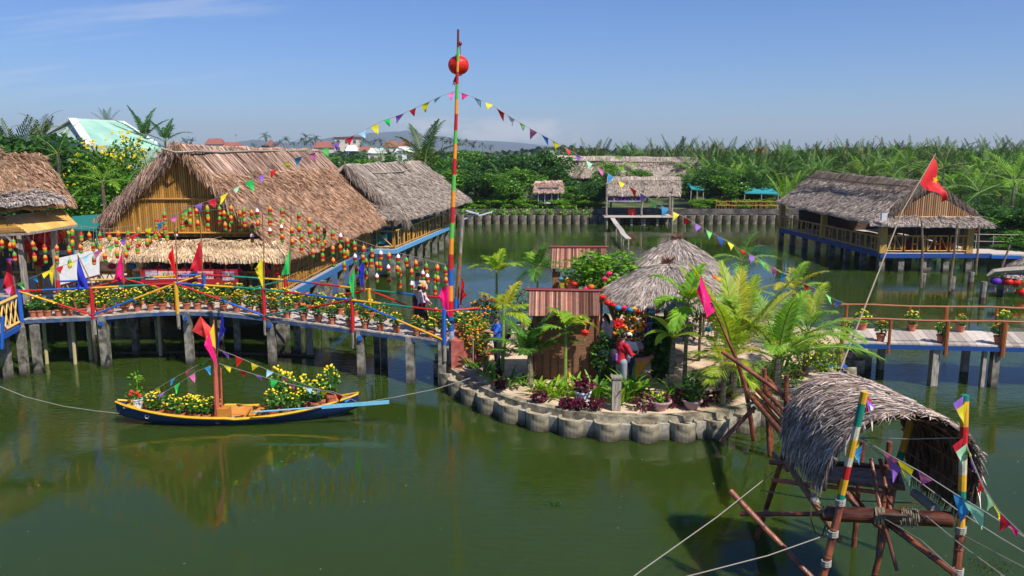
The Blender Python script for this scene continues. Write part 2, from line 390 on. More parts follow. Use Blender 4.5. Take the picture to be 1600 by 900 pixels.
def frond(mb, o, az, el, Lf, droop, nl=16, ll=0.5, wl=0.05, m=0, ms=1, stem=0.012, g=None, vfold=0.5, hang=0.3, start=0.15, seg=1):
    """a feathered palm frond: arching rachis and leaflets both sides"""
    g = g or rng
    o = Vector(o); K = 8; pts = []; p = o.copy(); e = el
    h = V(math.cos(az), math.sin(az), 0)
    step = Lf / K
    for i in range(K + 1):
        pts.append(p.copy())
        p = p + (h * math.cos(e) + V(0, 0, 1) * math.sin(e)) * step
        e -= droop / K * (0.5 + i / K)
    mb.tube(pts, [stem * (1 - 0.75 * i / K) for i in range(K + 1)], 4, ms, cap=False)
    sdh = V(-math.sin(az), math.cos(az), 0)
    for i in range(nl):
        t = start + (1 - start) * (i + 0.5) / nl
        f = t * K; i0 = min(int(f), K - 1); q = pts[i0].lerp(pts[i0 + 1], f - i0)
        tan = (pts[i0 + 1] - pts[i0]).normalized()
        up = sdh.cross(tan) * -1
        if up.z < 0 and abs(tan.z) < 0.9: up = -up
        prof = math.sin(PI * min(1, 0.18 + t * 0.80)) ** 0.6
        for sgn in (-1, 1):
            l_ = ll * prof * g.uniform(0.8, 1.15)
            ang = lerp(R(65), R(22), t)
            d = (tan * math.cos(ang) + sdh * sgn * math.sin(ang)) + up * vfold * g.uniform(0.4, 1.0) * (1 - t * 0.6)
            d.normalize()
            wv = tan.cross(d); wv = (tan - d * tan.dot(d)).normalized()
            tip = q + d * l_ + V(0, 0, -1) * hang * l_ * g.uniform(0.5, 1.3)
            mid = q + d * l_ * 0.5 + V(0, 0, -1) * hang * l_ * 0.12
            b = len(mb.v); W2 = wl * 0.5
            mb.v.extend([tuple(q - wv * W2 * 0.5), tuple(q + wv * W2 * 0.5), tuple(mid + wv * W2), tuple(mid - wv * W2), tuple(tip)])
            mb.f.extend([(b, b + 1, b + 2, b + 3), (b + 3, b + 2, b + 4)]); mb.m.extend([m, m])
    return mb
def blade(mb, o, az, el, Lf, wd, droop=0.8, m=0, K=5):
    """a broad strap or paddle leaf folded along its midrib"""
    o = Vector(o); h = V(math.cos(az), math.sin(az), 0); sd = V(-math.sin(az), math.cos(az), 0)
    p = o.copy(); e = el; b = len(mb.v)
    for i in range(K + 1):
        t = i / K; ww = wd * (math.sin(PI * min(0.98, 0.08 + t * 0.9)) ** 0.7) * 0.5
        up = (h * -math.sin(e) + V(0, 0, 1) * math.cos(e))
        mb.v.extend([tuple(p - sd * ww + up * ww * 0.35), tuple(p), tuple(p + sd * ww + up * ww * 0.35)])
        p = p + (h * math.cos(e) + V(0, 0, 1) * math.sin(e)) * (Lf / K); e -= droop / K
    for i in range(K):
        a = b + i * 3
        mb.f.extend([(a, a + 1, a + 4, a + 3), (a + 1, a + 2, a + 5, a + 4)]); mb.m.extend([m, m])
    return mb
def cloth_tri(mb, A, B, C, m=0, nx=7, ny=7, amp=0.05, wave=2.0, ph=0.0):
    """triangular cloth: hoist A-B, free corner C, with folds"""
    A, B, C = Vector(A), Vector(B), Vector(C); nn = (B - A).cross(C - A).normalized()
    b = len(mb.v)
    for i in range(nx + 1):
        t = i / nx
        for j in range(ny + 1):
            s_ = j / ny
            p = (A.lerp(B, s_)).lerp(C, t)
            p = p + nn * amp * math.sin(t * PI * wave + s_ * 2.0 + ph) * t ** 0.5 + nn * amp * 0.5 * math.sin(s_ * 7 + ph * 2) * t
            mb.v.append(tuple(p))
    for i in range(nx):
        for j in range(ny):
            a = b + i * (ny + 1) + j
            mb.f.append((a, a + 1, a + ny + 2, a + ny + 1)); mb.m.append(m)
    return mb
def sag(a, b, k, drop):
    a, b = Vector(a), Vector(b)
    return [a.lerp(b, i / k) - V(0, 0, 1) * drop * 4 * (i / k) * (1 - i / k) for i in range(k + 1)]
# ================================================================== THE SETTING
wm_ = bpy.data.materials.new('murky_pond_water'); wm_.use_nodes = True
def water_nodes(m):
    t = m.node_tree; n = t.nodes; l = t.links; b = n['Principled BSDF']
    g = n.new('ShaderNodeNewGeometry')
    def mp(s): 
        q = n.new('ShaderNodeMapping'); q.inputs['Scale'].default_value = s; l.new(g.outputs['Position'], q.inputs[0]); return q.outputs[0]
    def noi(v, sc, det=3):
        q = n.new('ShaderNodeTexNoise'); q.inputs['Scale'].default_value = sc; q.inputs['Detail'].default_value = det; l.new(v, q.inputs['Vector']); return q.outputs['Fac']
    big = noi(mp((1, 1, 1)), 0.10, 2)
    mr = n.new('ShaderNodeMapRange'); mr.interpolation_type = 'SMOOTHSTEP'; l.new(big, mr.inputs[0]); mr.inputs[1].default_value = 0.42; mr.inputs[2].default_value = 0.60
    mr.inputs[3].default_value = 0.16; mr.inputs[4].default_value = 1.0
    c = n.new('ShaderNodeMixRGB'); l.new(big, c.inputs[0]); c.inputs[1].default_value = (0.020, 0.040, 0.0045, 1); c.inputs[2].default_value = (0.029, 0.052, 0.008, 1)
    l.new(c.outputs[0], b.inputs['Base Color'])
    r1 = noi(mp((1.0, 2.6, 1)), 2.6, 4); r2 = noi(mp((0.6, 1.6, 1)), 0.9, 2)
    a = n.new('ShaderNodeMath'); a.operation = 'ADD'; l.new(r1, a.inputs[0]); l.new(r2, a.inputs[1])
    s = n.new('ShaderNodeMath'); s.operation = 'MULTIPLY'; l.new(mr.outputs[0], s.inputs[0]); s.inputs[1].default_value = 0.17
    bp = n.new('ShaderNodeBump'); bp.inputs['Distance'].default_value = 0.06; l.new(s.outputs[0], bp.inputs['Strength']); l.new(a.outputs[0], bp.inputs['Height'])
    l.new(bp.outputs[0], b.inputs['Normal'])
    b.inputs['Subsurface Weight'].default_value = 0.9; b.inputs['Subsurface Radius'].default_value = (0.5, 1.0, 0.4); b.inputs['Subsurface Scale'].default_value = 1.8
    b.inputs['Roughness'].default_value = 0.025; b.inputs['IOR'].default_value = 1.33; b.inputs['Specular IOR Level'].default_value = 0.36
water_nodes(wm_)
mb = MB(); mb.add([(-900, -40, 0), (900, -40, 0), (900, 700, 0), (-900, 700, 0)], [(0, 1, 2, 3)])
tag(mb.build('water', wm_, org=(0, 0, 0)), kind='structure')

EARTH = mat('bank_earth', (0.10, 0.075, 0.04), (0.17, 0.14, 0.075), mix='noise', var=0.25, scale=0.6, bump=0.4, bscale=4)
GRASSM = mat('grassy_ground', (0.04, 0.075, 0.015), (0.11, 0.12, 0.04), mix='noise', var=0.25, scale=0.5, bump=0.5, bscale=5)
shore = [(-90, 46), (-20, 40), (-15.5, 44), (-13.5, 50), (-12.5, 64), (-11, 78), (-8, 82.2), (31, 82.2), (34, 76), (36, 64), (40, 57), (90, 52)]
land = shore + [(2450, 52), (2450, 4050), (-2450, 4050), (-2450, 46)]
mb = MB(); mb.poly_slab(land, -1.2, 1.25, 0, 1)
tag(mb.build('ground', [EARTH, GRASSM], org=(0, 82, 0)), kind='structure')

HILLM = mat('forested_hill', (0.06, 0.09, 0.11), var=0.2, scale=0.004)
def hills(name, prof, Y, dep):
    mb = MB(); n = len(prof); pts = []
    K = 8
    for k in range(K + 1):
        t = k / K
        for (px, py) in prof:
            p = at(px, py, Y); h = max(0.0, p.z - 1.0)
            pts.append((p.x, Y - dep * (1 - t), 1.0 + h * (math.sin(t * PI / 2)) ** 1.3 * (0.9 + 0.1 * math.sin(px * 0.11 + k))))
    for (px, py) in prof:
        p = at(px, py, Y); pts.append((p.x, Y + dep, 0.5))
    fs = [(k * n + i, k * n + i + 1, (k + 1) * n + i + 1, (k + 1) * n + i) for k in range(K + 1) for i in range(n - 1)]
    mb.add(pts, fs); return tag(mb.build(name, HILLM, smooth=True, org=(at(prof[n // 2][0], 232, Y).x, Y, 1)), kind='structure')
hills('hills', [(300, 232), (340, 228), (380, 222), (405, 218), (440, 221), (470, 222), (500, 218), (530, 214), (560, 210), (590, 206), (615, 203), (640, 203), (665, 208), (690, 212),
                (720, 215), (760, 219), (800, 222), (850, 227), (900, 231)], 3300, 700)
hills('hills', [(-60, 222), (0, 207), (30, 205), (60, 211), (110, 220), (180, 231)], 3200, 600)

hz = bpy.data.materials.new('haze'); hz.use_nodes = True
for n_ in list(hz.node_tree.nodes):
    if n_.type == 'BSDF_PRINCIPLED': hz.node_tree.nodes.remove(n_)
pv = hz.node_tree.nodes.new('ShaderNodeVolumePrincipled'); pv.inputs['Color'].default_value = (0.80, 0.89, 1.0, 1); pv.inputs['Density'].default_value = 0.00020
pv.inputs['Anisotropy'].default_value = 0.2
hz.node_tree.links.new(pv.outputs[0], hz.node_tree.nodes['Material Output'].inputs['Volume'])
mb = MB(); mb.box((0, 1950, 64), (5000, 4300, 137))
HAZE = tag(mb.build('haze', hz, org=(0, 0, 0)), kind='stuff')

mb = MB(); g_ = random.Random(31)
for i in range(75):
    px, py = g_.uniform(-20, 1620), 900 - 480 * g_.random() ** 1.6; p = G(px, py, .006); r_ = g_.uniform(.006, .022); a_ = g_.uniform(0, 6)
    mb.add([p + V(math.cos(a_ + k * 1.26) * r_ * g_.uniform(.5, 1.4), math.sin(a_ + k * 1.26) * r_ * g_.uniform(.5, 1.4), 0) for k in range(5)], [(0, 1, 2, 3, 4)])
tag(mb.build('floating_specks', mat('pale_scum', (.06, .06, .02), (.36, .34, .24), rough=.6), org=(0, 0, 0)), 'tiny pale specks of leaf and scum floating on the pond', 'specks', kind='stuff')
# ------------------------------------------------------------------ far town
TW = mat('far_render', (0.62, 0.55, 0.45), var=0.1, scale=0.3); TR = mat('far_red_roof', (0.27, 0.09, 0.065), var=0.15, scale=0.5); TG = mat('far_glass', (0.08, 0.10, 0.13), rough=0.3)
TT = mat('far_tin', (0.60, 0.63, 0.66), var=0.1)
def far_house(x0, x1, ytop, Y, label, kind='gable', storeys=2, roofm=None, wallm=None):
    a = at(x0, ytop, Y); b = at(x1, ytop, Y); W = b.x - a.x; H = a.z; cx = (a.x + b.x) / 2; D = W * 0.7; g0 = 1.2
    t = thing('town_house', label, 'house', (cx, Y, g0), group='houses of the far town')
    rh = min((H - g0) * 0.3, 3.0) if kind == 'gable' else 0.5
    m = MB(); m.box((cx, Y + D / 2, (g0 + H - rh) / 2), (W, D, H - rh - g0)); m.build('wall', wallm or TW, t)
    m = MB()
    if kind == 'gable':
        z0 = H - rh; o = 0.5
        m.add([(a.x - o, Y - o, z0), (b.x + o, Y - o, z0), (b.x + o, Y + D + o, z0), (a.x - o, Y + D + o, z0), (a.x + W * .12, Y + D / 2, H), (b.x - W * .12, Y + D / 2, H)],
              [(0, 1, 5, 4), (2, 3, 4, 5), (1, 2, 5), (3, 0, 4), (3, 2, 1, 0)])
    else: m.box((cx, Y + D / 2, H - rh / 2), (W + 1.0, D + 1.0, rh))
    m.build('roof', roofm or TR, t)
    nw = max(2, int(W / 3.2))
    for s in range(storeys):
        z = H - rh - 1.8 - s * 3.3
        if z < g0 + 1: break
        for i in range(nw):
            m = MB(); m.box((a.x + W * (i + 0.5) / nw, Y - 0.02, z), (1.4, 0.1, 1.6)); m.build('window', TG, t)
far_house(522, 560, 214, 400, 'cream three-storey block with a dark flat roof among the far palms', 'flat', 3, mat('far_dark_roof', (0.16, 0.05, 0.04)))
far_house(490, 517, 221, 380, 'long low house with a red roof left of the cream block', 'gable', 1)
far_house(320, 346, 216, 420, 'small house with a bright orange-red roof above the big thatched ridge', 'gable', 1)
far_house(346, 374, 222, 420, 'low house with a faded red roof next to the orange-red one', 'gable', 1)
far_house(418, 426, 219, 430, 'tiny white house beside the tallest far palm', 'gable', 1, None, WHITE)
far_house(540, 557, 227, 330, 'white villa below the cream block', 'gable', 1, TT, WHITE)
far_house(560, 585, 229, 330, 'white walled house with a red roof among palms', 'gable', 1, TR, WHITE)
far_house(600, 622, 220, 400, 'house with a dull red roof behind the far palm row', 'gable', 2)
far_house(625, 640, 219, 400, 'narrow two-storey house with a brown-red roof left of the big coconut palm', 'gable', 2)
far_house(618, 645, 229, 300, 'long white shed with a tin roof beside the big coconut palm', 'gable', 1, TT, WHITE)
far_house(575, 600, 231, 300, 'pale shed with a tin roof in front of the far palm row', 'gable', 1, TT)
far_house(1180, 1200, 231, 300, 'pale house half hidden behind the palm grove', 'gable', 1)
m = MB(); p = at(368, 205, 430); m.tube([(p.x, 430, 1), (p.x, 430, p.z)], [0.25, 0.1], 5); m.box((p.x, 430, p.z - 2), (1, 0.3, 1.2))
tag(m.build('antenna_mast', mat('far_steel', (0.3, 0.3, 0.32))), 'thin grey mast rising right of the orange-red far roof', 'mast')

# ------------------------------------------------------------------ plants: prototypes live outside the list until placed
def far_palm_proto(h, n=11, fl=3.2, m1=LF_FAR, g=None):
    g = g or random.Random(3)
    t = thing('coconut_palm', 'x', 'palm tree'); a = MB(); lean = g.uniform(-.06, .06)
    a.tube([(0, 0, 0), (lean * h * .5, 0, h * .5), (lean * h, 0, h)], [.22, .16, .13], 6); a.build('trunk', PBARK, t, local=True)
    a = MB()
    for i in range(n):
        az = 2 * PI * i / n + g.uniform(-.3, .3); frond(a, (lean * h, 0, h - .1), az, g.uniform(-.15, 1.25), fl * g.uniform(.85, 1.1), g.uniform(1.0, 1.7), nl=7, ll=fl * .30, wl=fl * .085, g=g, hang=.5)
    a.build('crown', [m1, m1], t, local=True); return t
def spread_copies(protos, spots, labf, group=None, cat=None):
    used = {}
    for i, (x, y, z, s, rz, k) in enumerate(spots):
        pr = protos[k % len(protos)]
        if id(pr) in used: o = copy_tree(pr)
        else: o = pr; used[id(pr)] = 1
        o.location = (x, y, z); o.scale = (s, s, s) if not isinstance(s, tuple) else s; o.rotation_euler = (0, 0, rz)
        o['label'] = labf(i, x, y) if callable(labf) else labf
        if group: o['group'] = group
        if cat: o['category'] = cat
    for pr in protos:
        if id(pr) not in used:
            for c in list(pr.children): bpy.data.objects.remove(c)
            bpy.data.objects.remove(pr)
g1 = random.Random(5)
protos = [far_palm_proto(1.0 * 12, 12, 3.6, g=random.Random(k)) for k in range(3)]
sp = []
farx = [(415, 207, 0), (395, 222, 0), (438, 219, 1), (448, 214, 2), (457, 221, 1), (470, 215, 0), (478, 209, 1), (487, 215, 2), (492, 211, 0), (480, 219, 1), (525, 217, 1), (567, 215, 0), (575, 220, 2), (586, 217, 1), (594, 217, 2),
        (612, 219, 0), (605, 222, 1), (690, 214, 1), (697, 218, 2), (703, 214, 0), (712, 222, 1), (716, 216, 2), (727, 217, 0), (736, 223, 1), (742, 220, 2), (650, 224, 1), (672, 222, 0), (565, 226, 2), (635, 224, 2), (505, 224, 0),
        (412, 226, 1), (430, 224, 2), (755, 223, 0), (768, 226, 1), (30, 214, 1), (300, 216, 2), (288, 214, 0)]
for i, (x, y, k) in enumerate(farx):
    Y = g1.uniform(340, 420); p = at(x, y, Y); h = p.z - 1.2; s = h / 14.0
    sp.append((p.x, Y, 1.2, s, g1.uniform(0, 6), k))
spread_copies(protos, sorted(sp, key=lambda q: q[0] / q[1]), lambda i, x, y: ORD[i] + ' far coconut palm of the hazy skyline row, counted from the left', 'far coconut palms along the skyline', 'palm tree')
# far low wood beyond the paddies
mb = MB(); gg = np.random.default_rng(4)
n = 26000; xs = gg.uniform(-330, 420, n); ys_ = 300 + gg.uniform(0, 90, n); hh = 3.0 + 3.2 * (0.5 + 0.5 * np.sin(xs * .07) * np.sin(xs * .023 + 1)) + gg.normal(0, .5, n)
zz = 1.2 + hh * gg.uniform(0, 1, n) ** 0.6
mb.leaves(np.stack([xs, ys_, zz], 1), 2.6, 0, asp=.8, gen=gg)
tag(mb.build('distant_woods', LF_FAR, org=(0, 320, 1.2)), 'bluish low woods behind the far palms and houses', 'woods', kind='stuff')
# ================================================================== TREES OF THE BANKS
def broad_proto(seed, h, r, nleaf, lsz, m1, m2=None, trunk=.16, lobes=9, low=.25, fl=None, nfl=0, name='broadleaf_tree', asp=.62):
    g = random.Random(seed); gn = np.random.default_rng(seed)
    t = thing(name, 'x', 'tree'); a = MB(); tips = []
    th = h * low + .3
    a.tube([(0, 0, 0), (g.uniform(-.1, .1) * h * .2, g.uniform(-.1, .1) * h * .2, th * .6), (0, 0, th)], [trunk, trunk * .8, trunk * .7], 7)
    L_ = []
    for i in range(lobes):
        az = 2 * PI * i / lobes + g.uniform(-.5, .5); rr = r * g.uniform(.25, .72); z = h * (low + (1 - low) * g.uniform(.15, .80))
        c = V(math.cos(az) * rr, math.sin(az) * rr, z); L_.append((c, r * g.uniform(.30, .50)))
        a.tube([(0, 0, th * g.uniform(.6, 1)), (c.x * .5, c.y * .5, lerp(th, z, .6)), tuple(c)], [trunk * .45, trunk * .3, trunk * .12], 5)
    L_.append((V(0, 0, h * .82), r * .42))
    a.build('trunk', BARK, t, local=True)
    b = MB(); per = nleaf // len(L_)
    for c, rr in L_:
        d = gn.normal(size=(per, 3)); d /= np.linalg.norm(d, axis=1)[:, None]
        rad = rr * (gn.uniform(.35, 1.0, per) ** .5) * (1 + .28 * np.sin(d[:, 0] * 5 + c.x * 7) * np.cos(d[:, 2] * 6 + c.z * 3))
        C = np.array(c)[None] + d * rad[:, None] * np.array([1, 1, .82])
        mi = (gn.uniform(0, 1, per) > .72).astype(int)
        b.leaves(C[mi == 0], lsz, 0, asp=asp, gen=gn)
        b.leaves(C[mi == 1], lsz, 1, asp=asp, gen=gn)
    b.build('crown', [m1, m2 or m1], t, local=True)
    if nfl:
        f = MB(); C = []
        for c, rr in L_:
            for k in range(nfl // len(L_)):
                d = V(g.gauss(0, 1), g.gauss(0, 1) - .6, g.gauss(0, 1) + .5).normalized(); C.append(c + d * rr * g.uniform(.9, 1.08))
        for c in C:
            for q in range(5):
                f.ell(c + V(g.uniform(-.08, .08), g.uniform(-.08, .08), g.uniform(-.06, .06)), (.05, .05, .035), 5, 3)
        f.build('blossoms', fl, t, local=True)
    return t
def place(o, x, y, z, s=1.0, rz=0.0, label=None, cat=None, group=None, name=None):
    o.location = (x, y, z); o.scale = s if isinstance(s, tuple) else (s, s, s); o.rotation_euler = (0, 0, rz)
    if name: o.name = name
    tag(o, label, cat, group); return o
def drop(o):
    for c in list(o.children): drop(c)
    bpy.data.objects.remove(o)

TA = broad_proto(21, 6.0, 2.6, 4600, .30, LF_DK, LF_MD); TB = broad_proto(22, 6.0, 2.4, 4600, .26, LF_MD, LF_LT, lobes=11); TC = broad_proto(23, 6.0, 2.9, 4600, .28, LF_DK, LF_MD, lobes=12)
TL = broad_proto(24, 3.0, 1.6, 2600, .22, LF_LT, LF_MD, trunk=.07, low=.1)
def tree(proto, px, py, Y, rad, label, z0=1.25, rz=None, hmul=1.0, base_h=6.0, base_r=2.6, group=None, cat='tree'):
    p = at(px, py, Y); h = (p.z - z0); s = h / base_h; sr = rad / base_r
    o = copy_tree(proto); return place(o, p.x, Y, z0, (sr, sr, s), rz if rz is not None else rng.uniform(0, 6), label, cat, group)
# left bank mass, behind the reed huts
for (px, py, Y, r, pr, lb) in [
    (20, 208, 44, 3.4, TA, 'dark leafy tree above the left brown thatched hut'), (70, 205, 46, 3.4, TC, 'dense dark tree left of the green tin roof'),
    (105, 222, 43, 2.8, TA, 'dark tree in front of the green tin roof gable'), (-20, 200, 46, 3.5, TC, 'dark tree at the picture edge over the left hut'),
    (60, 262, 39, 2.4, TC, 'shaded tree low beside the left brown thatched hut'), (130, 262, 40, 2.4, TB, 'bushy green tree between the hut and the yellow blossom tree'),
    (225, 268, 41, 2.1, TB, 'light green tree against the big bamboo gable'), (118, 300, 37, 1.9, TB, 'bright green bush above the bamboo stall roof'),
    (165, 290, 38.5, 2.0, TA, 'dark bush under the yellow blossom tree')]:
    tree(pr, px, py, Y, r, lb, group='trees of the left bank')
YF = broad_proto(31, 6.0, 2.6, 3600, .22, LF_MD, LF_LT, lobes=12, fl=FL_Y, nfl=170, name='flowering_tree')
p = at(192, 206, 42); place(YF, p.x, 42, 1.25, (.9, .9, (p.z - 1.25) / 6.0), 1.0, 'tall tree covered in yellow blossoms before the green tin roof', 'tree')
o = copy_tree(YF); p = at(150, 228, 41); place(o, p.x, 41, 1.25, (.8, .8, (p.z - 1.25) / 6.0), 3.0, 'lower yellow blossom tree left of the bamboo gable', 'tree')
# far bank: hedge of trees between pots and grove
fb = [(705, 262, 88, 3.2, TB, 'leafy tree behind the grey thatched eave at the far bank'), (728, 250, 92, 3.5, TC, 'dark tree right of the striped pole on the far bank'),
      (757, 266, 86, 2.9, TC, 'deep green round tree on the far bank left of the bright bush'), (783, 268, 85, 2.4, TB, 'bright green bushy tree on the far bank left of the small kiosk'),
      (812, 262, 88, 2.9, TB, 'green tree left behind the small kiosk'), (850, 232, 93, 3.4, TA, 'tall feathery dark tree right over the small kiosk'), (870, 258, 90, 2.6, TC, 'dark tree touching the long thatched hall roof'),
      (905, 290, 86, 2.5, TB, 'loose light tree between kiosk and pavilion'), (932, 282, 84.5, 2.3, TC, 'small-leaved tree at the pavilion left post'), (945, 252, 96, 1.9, TB, 'small tree in front of the long thatched hall'),
      (985, 262, 95, 1.8, TB, 'second small tree in front of the long thatched hall'), (1012, 264, 95, 1.8, TB, 'third small tree in front of the long thatched hall'), (1082, 272, 87, 2.6, TC, 'dark tree touching the pavilion right end'),
      (1108, 262, 88, 2.8, TC, 'second dark tree right of the pavilion'), (1140, 272, 86, 2.6, TB, 'mid green tree left of the blue awning'), (1160, 268, 88, 2.9, TC, 'broad dark tree over the blue awning'),
      (1188, 275, 88, 2.6, TC, 'dark tree left of the right stilt house roof'), (742, 232, 108, 4.0, TB, 'distant light green tree above the far bank hedge'), (690, 245, 100, 3.6, TB, 'tree behind the grey thatched roof ridge end'),
      (800, 240, 104, 4.0, TC, 'tree top above the middle of the far bank hedge'), (765, 240, 106, 3.6, TA, 'dark tree top right of the striped pole'), (830, 243, 104, 3.2, TB, 'light tree top left of the tall feathery tree')]
for (px, py, Y, r, pr, lb) in fb: tree(pr, px, py, Y, r, lb, group='trees of the far bank')
for i, (px, py, Y, r) in enumerate(sorted([(445, 250, 92, 3.2), (470, 247, 96, 3.5), (500, 242, 100, 3.5), (530, 246, 94, 3.0), (560, 240, 104, 3.6), (585, 246, 96, 3.0), (610, 244, 98, 3.2), (640, 246, 92, 3.0), (668, 240, 98, 3.6), (400, 246, 96, 3.2)])):
    tree([TB, TA, TC][i % 3], px, py, Y, r, ORD[i] + ' leafy tree from the left behind the two thatched ridges', group='trees behind the thatched ridges')
# low shrubs on the far bank wall
sb = [(722, 318), (738, 312), (752, 322), (768, 318), (790, 312), (805, 305), (822, 315), (838, 326), (856, 324), (872, 326), (893, 318), (905, 310), (918, 316), (700, 322), (930, 320), (1098, 318), (1120, 320), (1142, 318), (1166, 318), (1188, 320), (1204, 318), (712, 305), (775, 300)]
for i, (px, py) in enumerate(sb):
    p = at(px, py, 84.0 + (i % 3)); o = copy_tree(TL)
    place(o, p.x, p.y, 1.25, (1.0, 1.0, max(.35, (p.z - 1.25) / 3.0)), i * 1.3, ORD[i] + ' low bright shrub of the row on the far bank wall', 'shrub', 'low shrubs on the far bank wall')
for pr in (TA, TB, TC): pr.location = (0, 0, 0)

# nipa palm grove
def nipa_proto(seed, m1=LF_NIP, n=11, H=7.0, nl=30):
    g = random.Random(seed); t = thing('nipa_palm', 'x', 'palm'); a = MB()
    for i in range(n):
        az = 2 * PI * i / n + g.uniform(-.35, .35); el = g.uniform(1.0, 1.45)
        frond(a, (g.uniform(-.3, .3), g.uniform(-.3, .3), 0), az, el, H * g.uniform(.75, 1.08), g.uniform(.25, .8), nl=nl, ll=H * .17, wl=H * .011, stem=.05, g=g, vfold=.5, hang=.4, start=.22)
    a.build('fronds', [m1, GSTEM], t, local=True); return t
NP = [nipa_proto(1), nipa_proto(2), nipa_proto(3, LF_MD), nipa_proto(4, LF_OLV), nipa_proto(5, LF_LT, 9), nipa_proto(6, LF_BRN, 6, 7.0, 12), nipa_proto(7, LF_OLV, 12)]
sp = []; g2 = random.Random(12)
TIER = []
def grove(x0, x1, yt0, yt1, Y0, Y1, n, kinds, tier='skyline row'):
    for i in range(n):
        px = lerp(x0, x1, (i + g2.uniform(0, 1)) / n); Y = g2.uniform(Y0, Y1); yt = lerp(yt0, yt1, (px - x0) / (x1 - x0)) + g2.uniform(-9, 11)
        p = at(px, yt, Y); sp.append((p.x, Y, 1.2, max(.35, (p.z - 1.2) / 6.6), g2.uniform(0, 6), g2.choice(kinds))); TIER.append((tier, px))
grove(885, 1640, 220, 216, 128, 145, 62, [1, 3, 6, 6, 3, 5, 6])
grove(1060, 1640, 228, 228, 108, 124, 44, [0, 1, 3, 6, 2], 'middle row')
grove(1090, 1640, 240, 240, 95, 106, 34, [0, 1, 2, 4, 2], 'lower row')
grove(1150, 1640, 262, 258, 86, 93, 20, [2, 4, 0, 1], 'front row')
grove(1495, 1640, 300, 268, 68, 78, 9, [0, 2, 4, 1], 'nearest row')
grove(-20, 60, 180, 200, 62, 70, 6, [0, 1, 3], 'left bank row'); grove(60, 110, 205, 208, 62, 70, 3, [6, 3], 'left bank row')
grove(560, 900, 250, 248, 100, 125, 16, [4, 2, 0], 'row behind the far bank trees')
NK = ['deep green', 'dark green', 'mid green', 'olive', 'light green', 'dry brown', 'olive']
def zone_(px): return 'left of the long hall' if px < 868 else 'behind the long hall' if px < 1090 else 'left of the right stilt house' if px < 1270 else 'above the right stilt house' if px < 1450 else 'right of the red flag'
ZN = {}; LBL = {}
for i, q in sorted(enumerate(sp), key=lambda e: TIER[e[0]][1]):
    tr, px = TIER[i]; key = (NK[q[5]], tr, '' if tr in ('left bank row', 'row behind the far bank trees', 'nearest row') else zone_(px)); ZN[key] = ZN.get(key, 0) + 1
    LBL[i] = '%s %s nipa palm of the %s %s' % (ORD[ZN[key] - 1], key[0], tr, key[2])
    LBL[i] = LBL[i].strip()
spread_copies(NP, sp, lambda i, x, y: LBL[i], 'nipa palms of the dense grove', 'palm')
AP = []
for k_ in range(4):
    g = random.Random(60 + k_); t = thing('arching_palm', 'x', 'palm'); a = MB(); a.tube([(0, 0, 0), (.1, 0, 1.2), (.15, 0, 2.6)], [.2, .16, .13], 6); a.build('trunk', PBARK, t, local=True); a = MB()
    for i in range(13):
        frond(a, (.15, 0, 2.5), 2 * PI * i / 13 + g.uniform(-.3, .3), g.uniform(.05, 1.4), 3.7 * g.uniform(.8, 1.1), g.uniform(.9, 1.9), nl=20, ll=.95, wl=.09, stem=.045, g=g, vfold=.3, hang=.6)
    a.build('crown', [[LF_MD, LF_DK, LF_OLV, LF_LT][k_], GSTEM], t, local=True); AP.append(t)
ap = []
for (x0, x1, yt0, yt1, Y0, Y1, n) in [(900, 1630, 226, 222, 100, 126, 20), (1070, 1630, 246, 244, 84, 98, 26), (1380, 1630, 262, 268, 69, 80, 8), (700, 880, 258, 256, 88, 100, 8), (400, 640, 244, 244, 90, 110, 9), (0, 130, 200, 214, 48, 60, 7)]:
    for i in range(n):
        px = lerp(x0, x1, (i + g2.uniform(0, 1)) / n); Y = g2.uniform(Y0, Y1); p = at(px, lerp(yt0, yt1, (px - x0) / (x1 - x0)) + g2.uniform(-7, 12), Y); ap.append((p.x, Y, 1.2, max(.45, (p.z - 1.2) / 5.2), g2.uniform(0, 6), g2.randrange(4)))
ap.sort(key=lambda q: q[0] / q[1])
def ord_(n):
    if n < 50: return ORD[n]
    return ['sixtieth', 'seventieth', 'eightieth', 'ninetieth'][(n + 1) // 10 - 6] if (n + 1) % 10 == 0 else ['fifty', 'sixty', 'seventy', 'eighty', 'ninety'][(n + 1) // 10 - 5] + '-' + ORD[(n + 1) % 10 - 1]
spread_copies(AP, ap, lambda i, x, y: '%s arching palm from the left in the green belt behind the water' % ord_(i), 'arching palms in the belt behind the water', 'palm')
